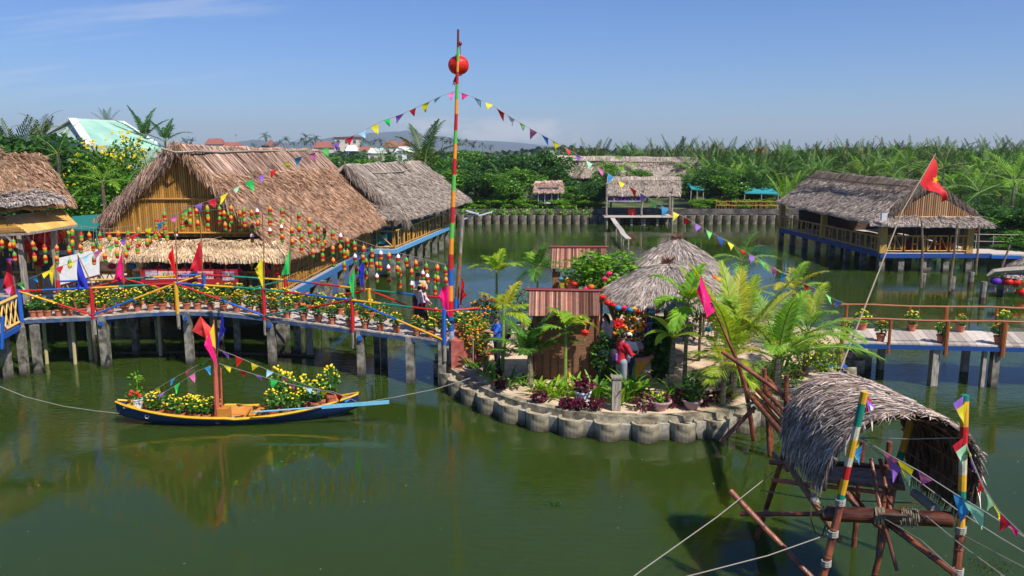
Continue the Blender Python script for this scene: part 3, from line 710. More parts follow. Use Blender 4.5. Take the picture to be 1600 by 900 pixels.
# named single palms
def coco(px, py, Y, n, fl, m1, label, z0=1.25, el=(-.1, 1.3), seed=1, dr=(.8, 1.5), nl=22, sc=1.0, cat='palm tree', group=None, m2=None, stemr=.10, ll=.24, trunkm=None, lean=0.0, crown_at=None, wlm=1.0, azs=None):
    g = random.Random(seed); p = at(px, py, Y) if crown_at is None else Vector(crown_at)
    bx = p.x - lean
    t = thing('palm_tree', label, cat, (bx, Y, z0), group=group); a = MB()
    if p.z - z0 > .25:
        K = 5; a.tube([(lerp(bx, p.x, (k / K) ** 1.5), Y, lerp(z0, p.z, k / K)) for k in range(K + 1)], [stemr * (1.25 - .45 * k / K) for k in range(K + 1)], 8); a.build('trunk', trunkm or PBARK, t)
    a = MB()
    for i in range(n):
        az = 2 * PI * i / n + g.uniform(-.25, .25) if azs is None else azs[i]
        e_ = lerp(el[0], el[1], ((i * 0.618 + .3) % 1.0))
        frond(a, (p.x, Y, p.z), az, e_, fl * g.uniform(.85, 1.12), g.uniform(*dr), nl=nl, ll=fl * ll, wl=fl * .015 * wlm, stem=fl * .012, g=g, hang=.35, vfold=.35, m=0 if g.random() > .25 else 2)
    a.build('crown', [m1, GSTEM, m2 or m1], t); return t
coco(662, 262, 66, 11, 4.6, LF_OLV, 'big coconut palm standing behind the grey thatched roof', el=(.2, 1.45), seed=4, dr=(.4, 1.0), m2=LF_MD, wlm=1.8)
coco(1585, 285, 60, 12, 4.2, LF_LT, 'drooping coconut palm at the picture edge behind the right stilt house', seed=7, m2=LF_MD, z0=1.2)
coco(1530, 300, 64, 10, 3.6, LF_MD, 'green coconut palm right behind the flag on the right stilt house', seed=8, m2=LF_LT)
coco(1475, 262, 72, 10, 3.8, LF_OLV, 'pale fronded palm above the red flag', seed=9, m2=LF_MD)
coco(1420, 258, 78, 10, 3.4, LF_MD, 'palm behind the ridge of the right stilt house', seed=19, m2=LF_GOLD)
coco(1395, 265, 80, 9, 3.0, LF_LT, 'lighter palm left of the pale fronded palm', seed=18)
coco(226, 216, 62, 6, 2.5, LF_DK, 'dark upright palm right of the green tin roof', seed=10, el=(.6, 1.4), dr=(.3, .9), wlm=2.4)
coco(258, 222, 60, 6, 2.2, LF_DK, 'dark palm curving over the big bamboo gable apex', seed=11, el=(.4, 1.3), dr=(.5, 1.1), wlm=2.4)
coco(168, 196, 64, 5, 1.6, LF_DK, 'palm tuft peeping above the green tin ridge', seed=12, el=(.8, 1.4), dr=(.3, .6))
coco(65, 205, 56, 8, 2.0, LF_OLV, 'olive palm left of the green tin roof', seed=13, el=(.1, 1.3))
coco(230, 262, 37.5, 9, 1.6, LF_MD, 'small palm against the left slope of the bamboo gable', seed=14, m2=LF_LT)
coco(160, 285, 36.5, 9, 1.7, LF_LT, 'young palm under the yellow blossom tree', seed=15)
coco(90, 240, 40, 8, 1.9, LF_DK, 'dark young palm in the left bank trees', seed=16)
coco(595, 246, 86, 9, 3.0, LF_MD, 'palm left of the big coconut palm behind the roofs', seed=17)

for i, (px, py, Y, r, pr) in enumerate([(1558, 318, 58, 2.4, TC), (1590, 330, 55, 2.4, TB), (1620, 320, 54, 2.6, TA), (1600, 362, 51.5, 1.8, TB), (1572, 352, 54.5, 1.7, TC), (1530, 330, 66, 2.6, TA), (1580, 378, 51.0, 1.2, TB), (1612, 385, 50.0, 1.3, TC)]):
    tree(pr, px, py, Y, r, ORD[i] + ' leafy bush on the bank right of the right stilt house', z0=.9, group='bushes on the right bank')
# ------------------------------------------------------------------ tin roofed house, left bank
TIN = mat('mint_tin', (0.28, 0.50, 0.40), (0.36, 0.58, 0.46), mix='noise', var=0.08, scale=.6, rough=.4); TIN2 = mat('pale_ribbed_tin', (0.42, 0.52, 0.46), var=.1, scale=.5, rough=.5)
t = thing('tin_roofed_house', 'house with a mint green tin roof and white ridge trim behind the left trees', 'house', (-30, 58, 1.25))
A_ = at(113, 186, 56); B_ = at(190, 190, 66); C_ = at(262, 236, 60); D_ = at(140, 226, 50); E_ = at(78, 208, 57)
m = MB()
def ribbed(mb, a, b, c, d, nr_, m=0):   # a-b ridge, d-c eave: standing seams run down the slope
    a, b, c, d = map(Vector, (a, b, c, d)); nn = (b - a).cross(d - a).normalized()
    if nn.z < 0: nn = -nn
    for i in range(nr_):
        u0, u1 = i / nr_, (i + 1) / nr_; um = (u0 + u1) / 2
        q = [a.lerp(b, u0), a.lerp(b, um) + nn * .05, a.lerp(b, u1), d.lerp(c, u1), d.lerp(c, um) + nn * .05, d.lerp(c, u0)]
        mb.add(q, [(0, 1, 4, 5), (1, 2, 3, 4)], m)
ribbed(m, A_, B_, C_, D_, 34); m.build('roof', TIN, t)
m = MB(); m.bar(A_, B_, .25, .12); m.bar(B_, C_, .35, .12); m.bar(A_, D_, .5, .15); m.bar(A_, E_, .5, .15); m.build('ridge_trim', WHITE, t)
m = MB(); bD = V(D_.x, D_.y, 1.25); bE = V(E_.x, E_.y, 1.25)
ribbed(m, A_ + V(0, .1, -.2), A_ + V(0, .1, -.2), D_, E_, 26); m.add([D_, E_, bE, bD], [(0, 1, 2, 3)]); bC = V(C_.x, C_.y, 1.25); m.add([D_, C_, bC, bD], [(0, 1, 2, 3)]); m.build('gable_wall', TIN2, t)
# ================================================================== THATCHED BUILDINGS
def thatch_slope(mb, A, B, C, D, n1, n2, L1=.9, L2=.35, bow=.0, capv=.26, W=.035, fringe=500, mcap=0, mlow=0, W2=None):
    """ridge A-B, eave D-C; long combed leaves under the ridge, tousled short ones below, a ragged eave"""
    P = bil(A, B, C, D, bow)
    slab(mb, P, 26, 8, .16, mlow)
    W2 = W2 or W
    sl = (Vector(D) - Vector(A)).length; v1 = 1 - min(.6, L2 * .72 / sl)
    straw(mb, P, n1, L1, W * 1.2, .07, .07, (0, capv * .75), m=mcap, flare=.03)
    straw(mb, P, n2, L2, W2, .30, .05, (capv, v1), m=mlow, flare=.06)
    straw(mb, P, n2 // 5, L2 * 1.4, W2, .5, .10, (capv * .8, capv * 1.35), m=mlow, flare=.16)
    if fringe: straw(mb, P, fringe, L2 * .55, W2, .3, .02, (v1, 1.0), m=mlow, flare=.0, droop=.3)
    return P
def rake(mb, A, D, n, L=.5, m=0, W=.03, inward=None):
    """shaggy fringe hanging from a sloping gable edge"""
    A, D = np.array(A, float), np.array(D, float); t = nr.uniform(0, 1, n)[:, None]
    p = A * (1 - t) + D * t; e = (D - A) / np.linalg.norm(D - A)
    d = np.array([0, 0, -1.0]) * .75 + e * .55 + nr.normal(0, .16, (n, 3)); d = nrm(d)
    sd = nrm(np.cross(d, np.array([0, 1.0, 0]) + nr.normal(0, .5, (n, 3)))); Ln = L * nr.uniform(.4, 1.3, n)[:, None]
    p = p + nr.normal(0, .06, (n, 3)); q = p + d * Ln
    Pt = np.stack([p - sd * W * .5, p + sd * W * .5, q + sd * W * .15, q - sd * W * .15], 1).reshape(-1, 3)
    mb.arr(Pt, np.arange(n * 4).reshape(-1, 4), m)
def slat_wall(mb, x0, x1, Y0, Y1, zb, ztop, step=.09, r=.042, m=0):
    """upright cane wall between (x0,Y0) and (x1,Y1); zb, ztop are functions of the fraction"""
    n = max(2, int(abs(x1 - x0) / step))
    for i in range(n):
        f = (i + .5) / n; a = zb(f); b = ztop(f)
        if b - a < .05: continue
        x = lerp(x0, x1, f); y = lerp(Y0, Y1, f)
        mb.tube([(x, y, a), (x, y, b)], r, 5, m, cap=False)
def bam_lattice(mb, a, b, h, m=0, step=.28, r=.018, rails=True):
    """railing panel with crossed canes between a and b (bottom points), height h"""
    a, b = Vector(a), Vector(b); l = (b - a).length; n = max(2, int(l / step)); up = V(0, 0, h)
    for i in range(n):
        p, q = a.lerp(b, i / n), a.lerp(b, (i + 1) / n)
        mb.tube([p + V(0, 0, .08), q + up], r, 4, m, cap=False); mb.tube([q + V(0, 0, .08), p + up], r, 4, m, cap=False)
    if rails:
        mb.tube([a + up, b + up], r * 2.2, 6, m); mb.tube([a + V(0, 0, .08), b + V(0, 0, .08)], r * 1.8, 6, m)
def bam_panel(mb, a, b, h, m=0, r=.025, kind=0):
    a, b = Vector(a), Vector(b); up = V(0, 0, h); c = V(0, 0, .08)
    mb.tube([a + up, b + up], r * 1.2, 6, m); mb.tube([a + c, b + c], r, 6, m)
    for f in (.0, .38, .62, 1.0): mb.tube([a.lerp(b, f) + c, a.lerp(b, f) + up], r, 6, m)
    mb.tube([a.lerp(b, .38) + up * .5, a.lerp(b, .62) + up * .5], r, 5, m)
    if kind: mb.tube([a + c, a.lerp(b, .38) + up], r * .8, 5, m); mb.tube([a.lerp(b, .62) + up, b + c], r * .8, 5, m)
def sq_leg(name, x, y, z0, z1, wdt, mt, parent):
    m = MB(); m.box((x, y, (z0 + z1) / 2), (wdt, wdt, z1 - z0), rz=rng.uniform(-.08, .08)); return m.build(name, mt, parent)

# ---------------- big restaurant house on the left
t = thing('thatched_restaurant', 'big stilt restaurant with tan thatch roof and golden bamboo gable', 'building', (-13, 31, 0))
Rn = at(275, 226, 30.6); Rf = at(497, 233, 47.5); Ln = at(140, 360, 30.9); Rn_e = at(447, 404, 30.2); Rf_e = at(612, 345, 47.3); Lf = V(Ln.x + 2.2, 47.5, Ln.z - .3)
m = MB()
thatch_slope(m, Rn, Rf, Rf_e, Rn_e, 4600, 25000, 2.3, .33, bow=.12, W=.042, capv=.30, fringe=1800, mcap=1, W2=.028)
thatch_slope(m, Rn, Rf, Lf, Ln, 500, 2600, 2.0, .5, bow=.12, W=.05, mcap=1)
rake(m, Rn + V(0, -.12, .08), Ln + V(0, -.1, 0), 2600, .62, 1); rake(m, Rn + V(0, -.12, .08), Rn.lerp(Rn_e, .62) + V(0, -.12, 0), 1500, .42, 0)
ro = m.build('roof', [TH_TAN, mat('combed_ridge_thatch', (0.17, .095, .065), (.50, .34, .26), isl=.35, **STRAW_T)], t)
m = MB(); r0, r1 = Rn.lerp(Rn_e, .14) + V(0, 0, .2), Rf.lerp(Rf_e, .10) + V(0, 0, .16)
m.tube([at(252, 232, 30.3), at(275, 238, 30.2), at(302, 237, 30.5)] , .045, 5); m.tube([at(298, 236, 30.6), at(345, 238, 33.6), at(395, 236, 37), at(440, 236, 41), at(480, 235, 45), at(504, 237, 47.5)], .05, 5); m.build('ridge_pole', WOODG, ro)
m = MB(); gx0, gx1 = Ln.x + .55, Rn.x + (Rn.x - Ln.x) - .55; zb = Ln.z - .15; ap = (Rn.x - gx0) / (gx1 - gx0)
gy = 30.95
slat_wall(m, gx0, gx1, gy, gy, lambda f: zb - .1, lambda f: lerp(zb + .15, Rn.z - .35, f / ap if f < ap else (1 - f) / (1 - ap)), .085, .045)
for z_ in (zb + .05, zb + 1.35):
    k = max(0, (z_ - zb) / (Rn.z - .35 - zb)); m.tube([(lerp(gx0, Rn.x, k), gy - .07, z_), (lerp(gx1, Rn.x, k), gy - .07, z_)], .05, 6)
m.tube([(gx0 + .2, gy - .07, zb + .3), (Rn.x - .1, gy - .07, Rn.z - .6)], .04, 5); m.tube([(gx1 - .2, gy - .07, zb + .3), (Rn.x + .1, gy - .07, Rn.z - .6)], .04, 5)
m.build('gable_wall', BAM_GOLD, t)
# lean-to eave under the gable
m = MB(); s0, s1, s2, s3 = at(140, 374, 30.6), at(436, 377, 30.6), at(447, 405, 29.75), at(122, 394, 29.75)
s3.z = s2.z + .05
thatch_slope(m, s0, s1, s2, s3, 300, 9500, .5, .34, capv=.05, W=.028, fringe=1300); m.build('porch_roof', TH_PALE, t)
# floor and house frame
FZ = 1.95
fl = [G(60, 470, FZ), G(435, 463, FZ), G(586, 381, FZ)]
x_l = -23.0
m = MB(); deck = [(x_l, 30.4), (fl[1].x, 30.4), (fl[2].x, 47.2), (x_l + 4, 47.2)]
m.poly_slab(deck, FZ - .12, FZ); m.build('floor', PLANK, t)
m = MB(); m.bar((fl[1].x + .02, 30.3, FZ - .22), (fl[2].x + .05, 47.2, FZ - .22), .10, .26); m.bar((x_l, 30.33, FZ - .22), (fl[1].x, 30.33, FZ - .22), .10, .26); m.build('edge_beam', paint('house_blue_paint', (.04, .15, .36)), t)
for i in range(8):
    f = (i + .02) / 7.2; x = lerp(fl[1].x, fl[2].x, f) - .1; y = lerp(30.5, 47, f); sq_leg('stilt', x, y, -.6, FZ - .12, .30, PILE, t)
for i in range(6):
    x = x_l + 1.5 + i * 2.5; sq_leg('stilt', x, 30.8 + (i % 2) * .4, -.6, FZ - .12, .26, PILE, t)
    sq_leg('stilt', x + .8, 34.5, -.6, FZ - .12, .26, PILE, t)
for i in range(9):
    f = i / 8; x = lerp(fl[1].x, fl[2].x, f) - .1; y = lerp(30.6, 47, f); m = MB(); m.tube([(x, y, FZ), (x, y, lerp(3.55, 3.3, f) + .15)], .11, 8); m.build('post', BAM_GOLD, t)
m = MB()
for i in range(8):
    a = V(lerp(fl[1].x, fl[2].x, i / 8), lerp(30.5, 47, i / 8), FZ + .05); b = V(lerp(fl[1].x, fl[2].x, (i + 1) / 8), lerp(30.5, 47, (i + 1) / 8), FZ + .05)
    bam_lattice(m, a, b, 1.0, step=.22, r=.022); a2, b2 = a + V(0, 0, .5), b + V(0, 0, .5)
    m.tube([a2, b2], .022, 5)
m.build('side_railing', BAM_GOLD, t)
m = MB()
for x0, x1 in ((-19.5, -16.6), (-16.5, -13.6), (-13.5, -11.3), (-11.2, -9.2)): bam_lattice(m, (x0, 30.42, FZ + .03), (x1, 30.42, FZ + .03), .85, step=.33, r=.02)
m.build('front_railing', OCH, t)
for x in (-18.2, -14.7, -11.9, -9.15):
    m = MB(); m.tube([(x, 30.55, FZ), (x, 30.55, 3.9)], .10, 8); m.build('post', BAM_GOLD, t)
# dark back of the dining room, pale fascia cloth and dining tables
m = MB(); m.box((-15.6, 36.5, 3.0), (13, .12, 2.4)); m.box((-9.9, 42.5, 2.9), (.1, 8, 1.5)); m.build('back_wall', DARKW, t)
m = MB(); m.box((-14.6, 30.2, 3.62), (7.2, .04, .16)); m.box((-10.6, 30.25, 3.58), (2.2, .04, .16)); m.build('fascia_cloth', mat('grey_cloth', (.32, .33, .36)), t)
for i in range(7):
    x = lerp(fl[1].x, fl[2].x, (i + .5) / 7) - 1.2; y = lerp(31, 46, (i + .5) / 7)
    tt = thing('dining_table', 'dark dining table inside the big restaurant, ' + ORD[i] + ' from its front corner', 'table', (x, y, FZ), group='dining tables inside the big restaurant')
    m = MB(); m.box((x, y, FZ + .74), (1.0, 1.5, .05)); m.build('tabletop', mat('navy_cloth', (.02, .03, .09)), tt)
    for a in (-.42, .42):
        for b in (-.65, .65): m = MB(); m.box((x + a, y + b, FZ + .36), (.06, .06, .72)); m.build('leg', DARKW, tt)
# whiteboard and banner
t = thing('white_board', 'large white board leaning behind the blue flag', 'board', (-16, 29.6, 2.0))
m = MB(); a, b, c, d = at(92, 403, 29.40), at(154, 389, 29.48), at(155, 430, 29.48), at(92, 447, 29.40)
m.add([a, b, c, d, a + V(0, .05, 0), b + V(0, .05, 0), c + V(0, .05, 0), d + V(0, .05, 0)], [(0, 1, 2, 3), (7, 6, 5, 4), (0, 4, 5, 1), (1, 5, 6, 2), (2, 6, 7, 3), (3, 7, 4, 0)]); m.build('panel', WHITE, t)
m = MB(); m.tube([c, V(c.x, c.y, 2.0)], .03, 5); m.tube([d, V(d.x, d.y, 1.95)], .03, 5); m.tube([d, c], .035, 5); m.build('frame', MAROON, t)
def text_mesh(body, size, mt, name, parent, loc, rot, ext=.004, align='LEFT', xs=1.0):
    cu_ = bpy.data.curves.new(name, 'FONT'); cu_.body = body; cu_.size = size; cu_.extrude = ext; cu_.align_x = align; cu_.align_y = 'CENTER'
    tmp = bpy.data.objects.new(name + '_t', cu_); COL.objects.link(tmp)
    dg = bpy.context.evaluated_depsgraph_get(); me = bpy.data.meshes.new_from_object(tmp.evaluated_get(dg)); bpy.data.objects.remove(tmp)
    me.materials.clear(); me.materials.append(mt)
    o = bpy.data.objects.new(name, me); COL.objects.link(o); o.parent = parent
    o.location = Vector(loc) - origin(parent); o.rotation_euler = rot; o.scale = (xs, 1, 1); return o
bl, br_ = at(221, 448, 29.85), at(373, 452, 29.85); bz = 2.45; H_ = .58
t = thing('banner', 'long red banner with a pale lettered strip hung on the restaurant railing', 'banner', (bl.x, 29.85, bz))
m = MB(); m.box(((bl.x + br_.x) / 2, 29.85, bz + H_ / 2), (br_.x - bl.x, .03, H_)); m.build('cloth', mat('banner_red', (.34, .012, .022)), t)
m = MB(); m.box((bl.x + .42, 29.825, bz + .36), (.45, .012, .34)); m.box((br_.x - .35, 29.825, bz + .33), (.45, .012, .34)); m.build('photo_panel', mat('photo_print', (.25, .18, .30), (.55, .5, .5), mix='noise', scale=9), t)
m = MB(); m.box(((bl.x + br_.x) / 2 - .12, 29.828, bz + .36), (br_.x - bl.x - 1.6, .010, .30)); m.build('text_strip', mat('cream_print', (.72, .62, .40), (.70, .30, .35), mix='noise', scale=.7), t)
text_mesh('KHU DU LICH  SINH THAI D  GAY MAU', .27, mat('ink', (.05, .02, .06)), 'lettering', t, (bl.x + .85, 29.818, bz + .355), (R(90), 0, 0), xs=.60)
# teal awning between hut and gable
m = MB(); q = [at(112, 338, 31.5), at(165, 334, 31.5), at(150, 358, 30), at(112, 358, 30)]; m.add(q + [p + V(0, 0, -.06) for p in q], [(0, 1, 2, 3), (7, 6, 5, 4), (0, 4, 5, 1), (1, 5, 6, 2), (2, 6, 7, 3), (3, 7, 4, 0)])
for p in q[2:]: m.tube([p, V(p.x, p.y, 1.3)], .03, 5)
tag(m.build('canvas_awning', mat('teal_canvas', (.01, .15, .13))), 'dark teal canvas awning between the bamboo stall and the big gable', 'awning')

# ---------------- second grey house behind
t = thing('grey_thatched_house', 'grey thatched stilt dining house behind the tan restaurant', 'building', (-8, 54, 0))
a, b, c, d = at(538, 257, 46.5), at(656, 251, 62), at(737, 312, 62.5), at(636, 341, 47.2)
m = MB(); thatch_slope(m, a, b, c, d, 2600, 13500, 1.9, .34, bow=.10, W=.042, capv=.30, fringe=900, W2=.03)
e_, f_ = V(2 * a.x - d.x, a.y, d.z), V(2 * b.x - c.x, b.y, c.z); thatch_slope(m, a, b, f_, e_, 200, 900, 1.5, .5, bow=.1)
rake(m, a + V(0, -.1, .05), d + V(0, -.05, .0), 1100, .75); m.build('roof', TH_GREY, t)
m = MB(); m.tube([at(553, 270, 47), at(600, 270, 51), at(628, 268, 54.5), at(648, 261, 59), at(668, 261, 62)], .05, 5); m.build('ridge_pole', WOODG, t)
m = MB(); slat_wall(m, e_.x + .8, d.x - .5, 47.1, 47.1, lambda f: d.z, lambda f: lerp(d.z, a.z - .3, 1 - abs(2 * f - 1)), .12, .06); m.build('gable_wall', mat('grey_woven_wall', (.13, .09, .07), (.22, .16, .12), isl=.2), t)
m = MB(); thatch_slope(m, at(560, 318, 47), at(612, 322, 47), at(633, 341, 45.8), at(585, 341, 45.8), 50, 700, .5, .35, capv=.05); m.build('porch_roof', TH_GREY, t)
f0, f1 = G(617, 389, 1.75), G(702, 353, 1.75)
m = MB(); m.poly_slab([(f0.x - 5, f0.y), (f0.x, f0.y), (f1.x, f1.y), (f1.x - 5, f1.y)], 1.6, 1.75); m.build('floor', PLANK, t)
m = MB(); m.bar((f0.x + .03, f0.y, 1.6), (f1.x + .03, f1.y, 1.6), .1, .24); m.bar((f0.x - 2.8, f0.y - .05, 1.6), (f0.x, f0.y - .05, 1.6), .1, .24); m.build('edge_beam', paint('pale_blue_beam', (.12, .34, .60)), t)
m = MB()
for i in range(7): bam_panel(m, V(f0.x, f0.y, 1.78).lerp(V(f1.x, f1.y, 1.78), i / 7), V(f0.x, f0.y, 1.78).lerp(V(f1.x, f1.y, 1.78), (i + .94) / 7), 1.0, r=.042, kind=(i in (2,)))
bam_panel(m, (f0.x - 2.6, f0.y, 1.78), (f0.x - .1, f0.y, 1.78), 1.0, r=.04, kind=1); m.build('railing', OCH, t)
for i in range(8):
    p = V(f0.x, f0.y, 0).lerp(V(f1.x, f1.y, 0), i / 7.0)
    m = MB(); m.tube([(p.x - .12, p.y + .1, 1.7), (p.x - .12, p.y + .1, lerp(3.6, 3.7, i / 7) + .2)], .09, 6); m.build('post', WOODG if i % 2 else BROWNW, t)
    sq_leg('stilt', p.x - .15, p.y + .15, -.6, 1.62, .30, PILE, t)
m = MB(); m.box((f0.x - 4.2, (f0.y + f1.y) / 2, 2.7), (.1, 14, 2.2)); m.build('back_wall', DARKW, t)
TEAL = mat('teal_cloth', (.03, .25, .26))
for i in range(5):
    p = V(f0.x - 1.2, f0.y + .8, 1.75).lerp(V(f1.x - 1.2, f1.y - .8, 1.75), i / 4); tt = thing('dining_table', 'teal covered table in the grey thatched house, ' + ORD[i] + ' from the front', 'table', tuple(p), group='teal tables in the grey thatched house')
    m = MB(); m.box((p.x, p.y, p.z + .55), (1.1, 1.4, .5)); m.box((p.x, p.y, p.z + .15), (.1, .1, .3)); m.build('table_cloth', TEAL, tt)

# ---------------- right stilt house with hip skirt
t = thing('right_stilt_house', 'grey thatched stilt house on blue beams with a weathered bamboo gable, flag in front', 'building', (25, 57, 0))
F0 = G(1375, 395, 1.2); F1 = G(1219, 357, 1.2); F2 = V(G(1512, 394, 1.2).x, F0.y, 1.2)
a, b = at(1449, 283, 49.6), at(1277, 267, 65); c, d = at(1212, 316, 65.5), at(1362, 347, 48.9)
m = MB(); thatch_slope(m, a, b, c, d, 2200, 15500, 1.6, .34, bow=.16, W=.042, capv=.28, fringe=1200, mcap=1, mlow=0, W2=.032)
d2 = at(1548, 348, 49.6); c2 = V(2 * b.x - c.x, b.y, c.z); thatch_slope(m, a, b, c2, d2, 200, 1200, 1.5, .5, bow=.16, mcap=1)
rake(m, a + V(0, -.1, .1), a.lerp(d, .62) + V(0, -.1, 0), 900, .75, 2); rake(m, a + V(0, -.1, .1), a.lerp(d2, .75) + V(0, -.1, 0), 1200, .75, 2)
ro = m.build('roof', [mat('weathered_thatch', (.15, .12, .10), (.47, .40, .35), isl=.3, **STRAW_T), TH_DARK, TH_DARK], t)
m = MB(); m.tube([at(1258, 276, 64), at(1300, 280, 60), at(1350, 286, 55), at(1420, 291, 50), at(1478, 293, 49.3)], .05, 5); m.build('ridge_pole', BARK, ro)
m = MB(); gl, gr = at(1385, 338, 49.3), at(1520, 340, 49.3)
slat_wall(m, gl.x, gr.x, 49.3, 49.3, lambda f: gl.z - .1, lambda f: gl.z + min(1.45, 3.0 * f, 3.0 * (1 - f)), .13, .065); m.tube([(gl.x, 49.2, gl.z - .05), (gr.x, 49.2, gl.z - .05)], .07, 6)
m.build('gable_wall', mat('weathered_bamboo', (.24, .12, .05), (.40, .24, .12), isl=.2, var=.2, stretch=(4, 4, .5)), t)
m = MB(); thatch_slope(m, at(1372, 339, 49.4), at(1522, 340, 49.4), at(1556, 353, 48.2), at(1360, 350, 48.2), 60, 2600, .5, .38, capv=.05, fringe=600); m.build('porch_roof', TH_SILVER, t)
m = MB(); m.poly_slab([(F0.x, F0.y), (F2.x + 1.2, F0.y), (F2.x + 1.2, F1.y), (F1.x, F1.y)], 1.08, 1.2); m.build('floor', PLANK, t)
m = MB(); m.bar((F0.x - .03, F0.y - .02, 1.08), (F1.x - .03, F1.y, 1.08), .12, .28); m.bar((F0.x, F0.y - .05, 1.02), (F2.x + 2.0, F0.y - .05, 1.02), .12, .26); m.build('edge_beam', paint('deep_blue_beam', (.012, .055, .22)), t)
m = MB()
for i in range(8): bam_panel(m, F0.lerp(F1, i / 8) + V(0, 0, .04), F0.lerp(F1, (i + .93) / 8) + V(0, 0, .04), .92, r=.04, kind=0)
m.build('side_railing', OCH, t)
m = MB()
for i in range(4): bam_panel(m, F0.lerp(F2, i / 4) + V(0.1, 0, .04), F0.lerp(F2, (i + .95) / 4) + V(0, 0, .04), 1.0, r=.04, kind=(i % 2 == 0))
m.build('front_railing', OCH, t)
for f, wd in ((0, .42), (.52, .36), (1.0, .36)):
    p = F0.lerp(F1, f); m = MB(); m.box((p.x + .15, p.y + .15, 2.15), (wd, wd, 1.95)); m.build('pillar', mat('bamboo_clad_pillar', (.40, .22, .05), (.50, .29, .07), var=.2, stretch=(3, 3, .4)), t)
m = MB(); m.box((F2.x - .1, F2.y + .15, 2.15), (.42, .42, 1.95)); m.build('pillar', MATS['bamboo_clad_pillar'], t)
for i in range(8):
    p = F0.lerp(F1, i / 7); sq_leg('stilt', p.x + .2, p.y + .2, -.6, 1.08, .34, PILE, t); sq_leg('stilt', p.x + 3.2, p.y + .4, -.6, 1.08, .3, PILE, t)
for i in range(1, 5): p = F0.lerp(F2, i / 4); sq_leg('stilt', p.x, p.y + .2, -.6, 1.08, .34, PILE, t)
for x in (F0.x + 2.3, F0.x + 4.6):
    m = MB(); m.tube([(x, F0.y + 5, 1.2), (x, F0.y + 5, 3.6)], .08, 6); m.build('post', BARK, t)
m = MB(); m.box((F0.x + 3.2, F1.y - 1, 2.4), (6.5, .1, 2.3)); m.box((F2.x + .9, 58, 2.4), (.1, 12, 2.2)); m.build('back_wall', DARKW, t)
m = MB(); p = at(1381, 339, 48.0); m.box((p.x, p.y, p.z), (.32, .18, .42)); m.build('floodlight', mat('pale_grey_metal', (.55, .58, .62)), t)
for i, (f, xo) in enumerate(((.12, 1.2), (.3, 1.3), (.5, 1.2), (.7, 1.3), (.12, 3.6), (.35, 3.6))):
    p = F0.lerp(F1, f) + V(xo, 0, 0); tt = thing('dining_table', 'dark dining table inside the right stilt house, ' + ORD[i] + ' one counted from the flag corner', 'table', tuple(p), group='dining tables inside the right stilt house')
    m = MB(); m.box((p.x, p.y, p.z + .74), (1.2, 1.3, .06)); m.build('tabletop', BROWNW, tt); 
    for a_ in (-.5, .5):
        for b_ in (-.5, .5): m = MB(); m.box((p.x + a_, p.y + b_, p.z + .36), (.07, .07, .72)); m.build('leg', DARKW, tt)
def crate(px, py, Y, z, dims, mt, lb, nm='plastic_crate'):
    p = at(px, py, Y); m = MB(); w_, d_, h_ = dims
    x, y = p.x, Y
    m.lathe([(0.0, 0), (w_ * .62, 0), (w_ * .71, h_), (w_ * .74, h_), (w_ * .74, h_ - .03), (w_ * .66, h_ - .03), (w_ * .6, .03), (0, .03)], (x, y, z), 4)
    return tag(m.build(nm, mt), lb, 'crate')
crate(1473, 388, 49.9, 1.21, (1.0, .6, .5), mat('red_plastic', (.45, .01, .02)), 'red plastic crate with pink print behind the right house front railing')
crate(1459, 389, 50.1, 1.21, (.45, .5, .4), mat('cyan_plastic', (.02, .30, .50)), 'cyan plastic tub beside the red crate in the right stilt house', 'plastic_tub')
crate(1427, 386, 50.2, 1.21, (.8, .6, .55), mat('dark_red_plastic', (.22, .01, .02)), 'dark red crate left of the cyan tub in the right stilt house')
# walkway to the right bank
t = thing('bank_walkway', 'weathered plank walkway from the right stilt house to the bank', 'walkway', (F2.x + 4, F0.y, 0))
m = MB(); m.poly_slab([(F2.x + 1.2, F0.y - .1), (F2.x + 7.5, F0.y - 1.2), (F2.x + 9, F0.y + 1.5), (F2.x + 1.2, F0.y + 2.4)], 1.05, 1.16); m.build('deck', PLANK, t)
m = MB(); m.bar((F2.x + 1.2, F0.y - .15, .98), (F2.x + 6.4, F0.y - .75, .98), .1, .2); m.build('edge_beam', BLUE, t)
m = MB()
for k in range(6):
    x = F2.x + 1.6 + k * 1.1; y = F0.y + 2.3; m.tube([(x, y, 1.1), (x, y, 2.1)], .03, 5)
m.tube([(F2.x + 1.3, F0.y + 2.3, 2.1), (F2.x + 7.5, F0.y + 2.3, 2.0)], .03, 5); m.tube([(F2.x + 1.3, F0.y + 2.3, 1.65), (F2.x + 7.5, F0.y + 2.3, 1.55)], .03, 5); m.build('railing', WOODG, t)
for k in range(3): sq_leg('stilt', F2.x + 2.2 + k * 2, F0.y + .3, -.6, 1.05, .25, PILE, t)
# leaning bamboo poles in front of the right house
for i, (x0, y0, x1, y1, Yb) in enumerate([(1440, 345, 1441, 427, 41.5), (1496, 350, 1485, 432, 40.6), (1530, 352, 1524, 428, 46.0), (1578, 382, 1564, 418, 47.5)]):
    m = MB(); a_ = at(x0, y0, Yb); b_ = at(x1, y1, Yb); m.tube([a_, a_.lerp(b_, .5) + V(.03, 0, 0), V(b_.x, b_.y, min(b_.z, .3))], [.05, .06, .065], 6)
    tag(m.build('bamboo_pole', BARK), ['brown bamboo pole on a stub post before the flag corner of the right house', 'leaning brown bamboo pole on a stub post before the right house crates', 'thin upright pole before the right end pillar of the right house', 'thin slanting cane under the walkway of the right house'][i], 'pole')
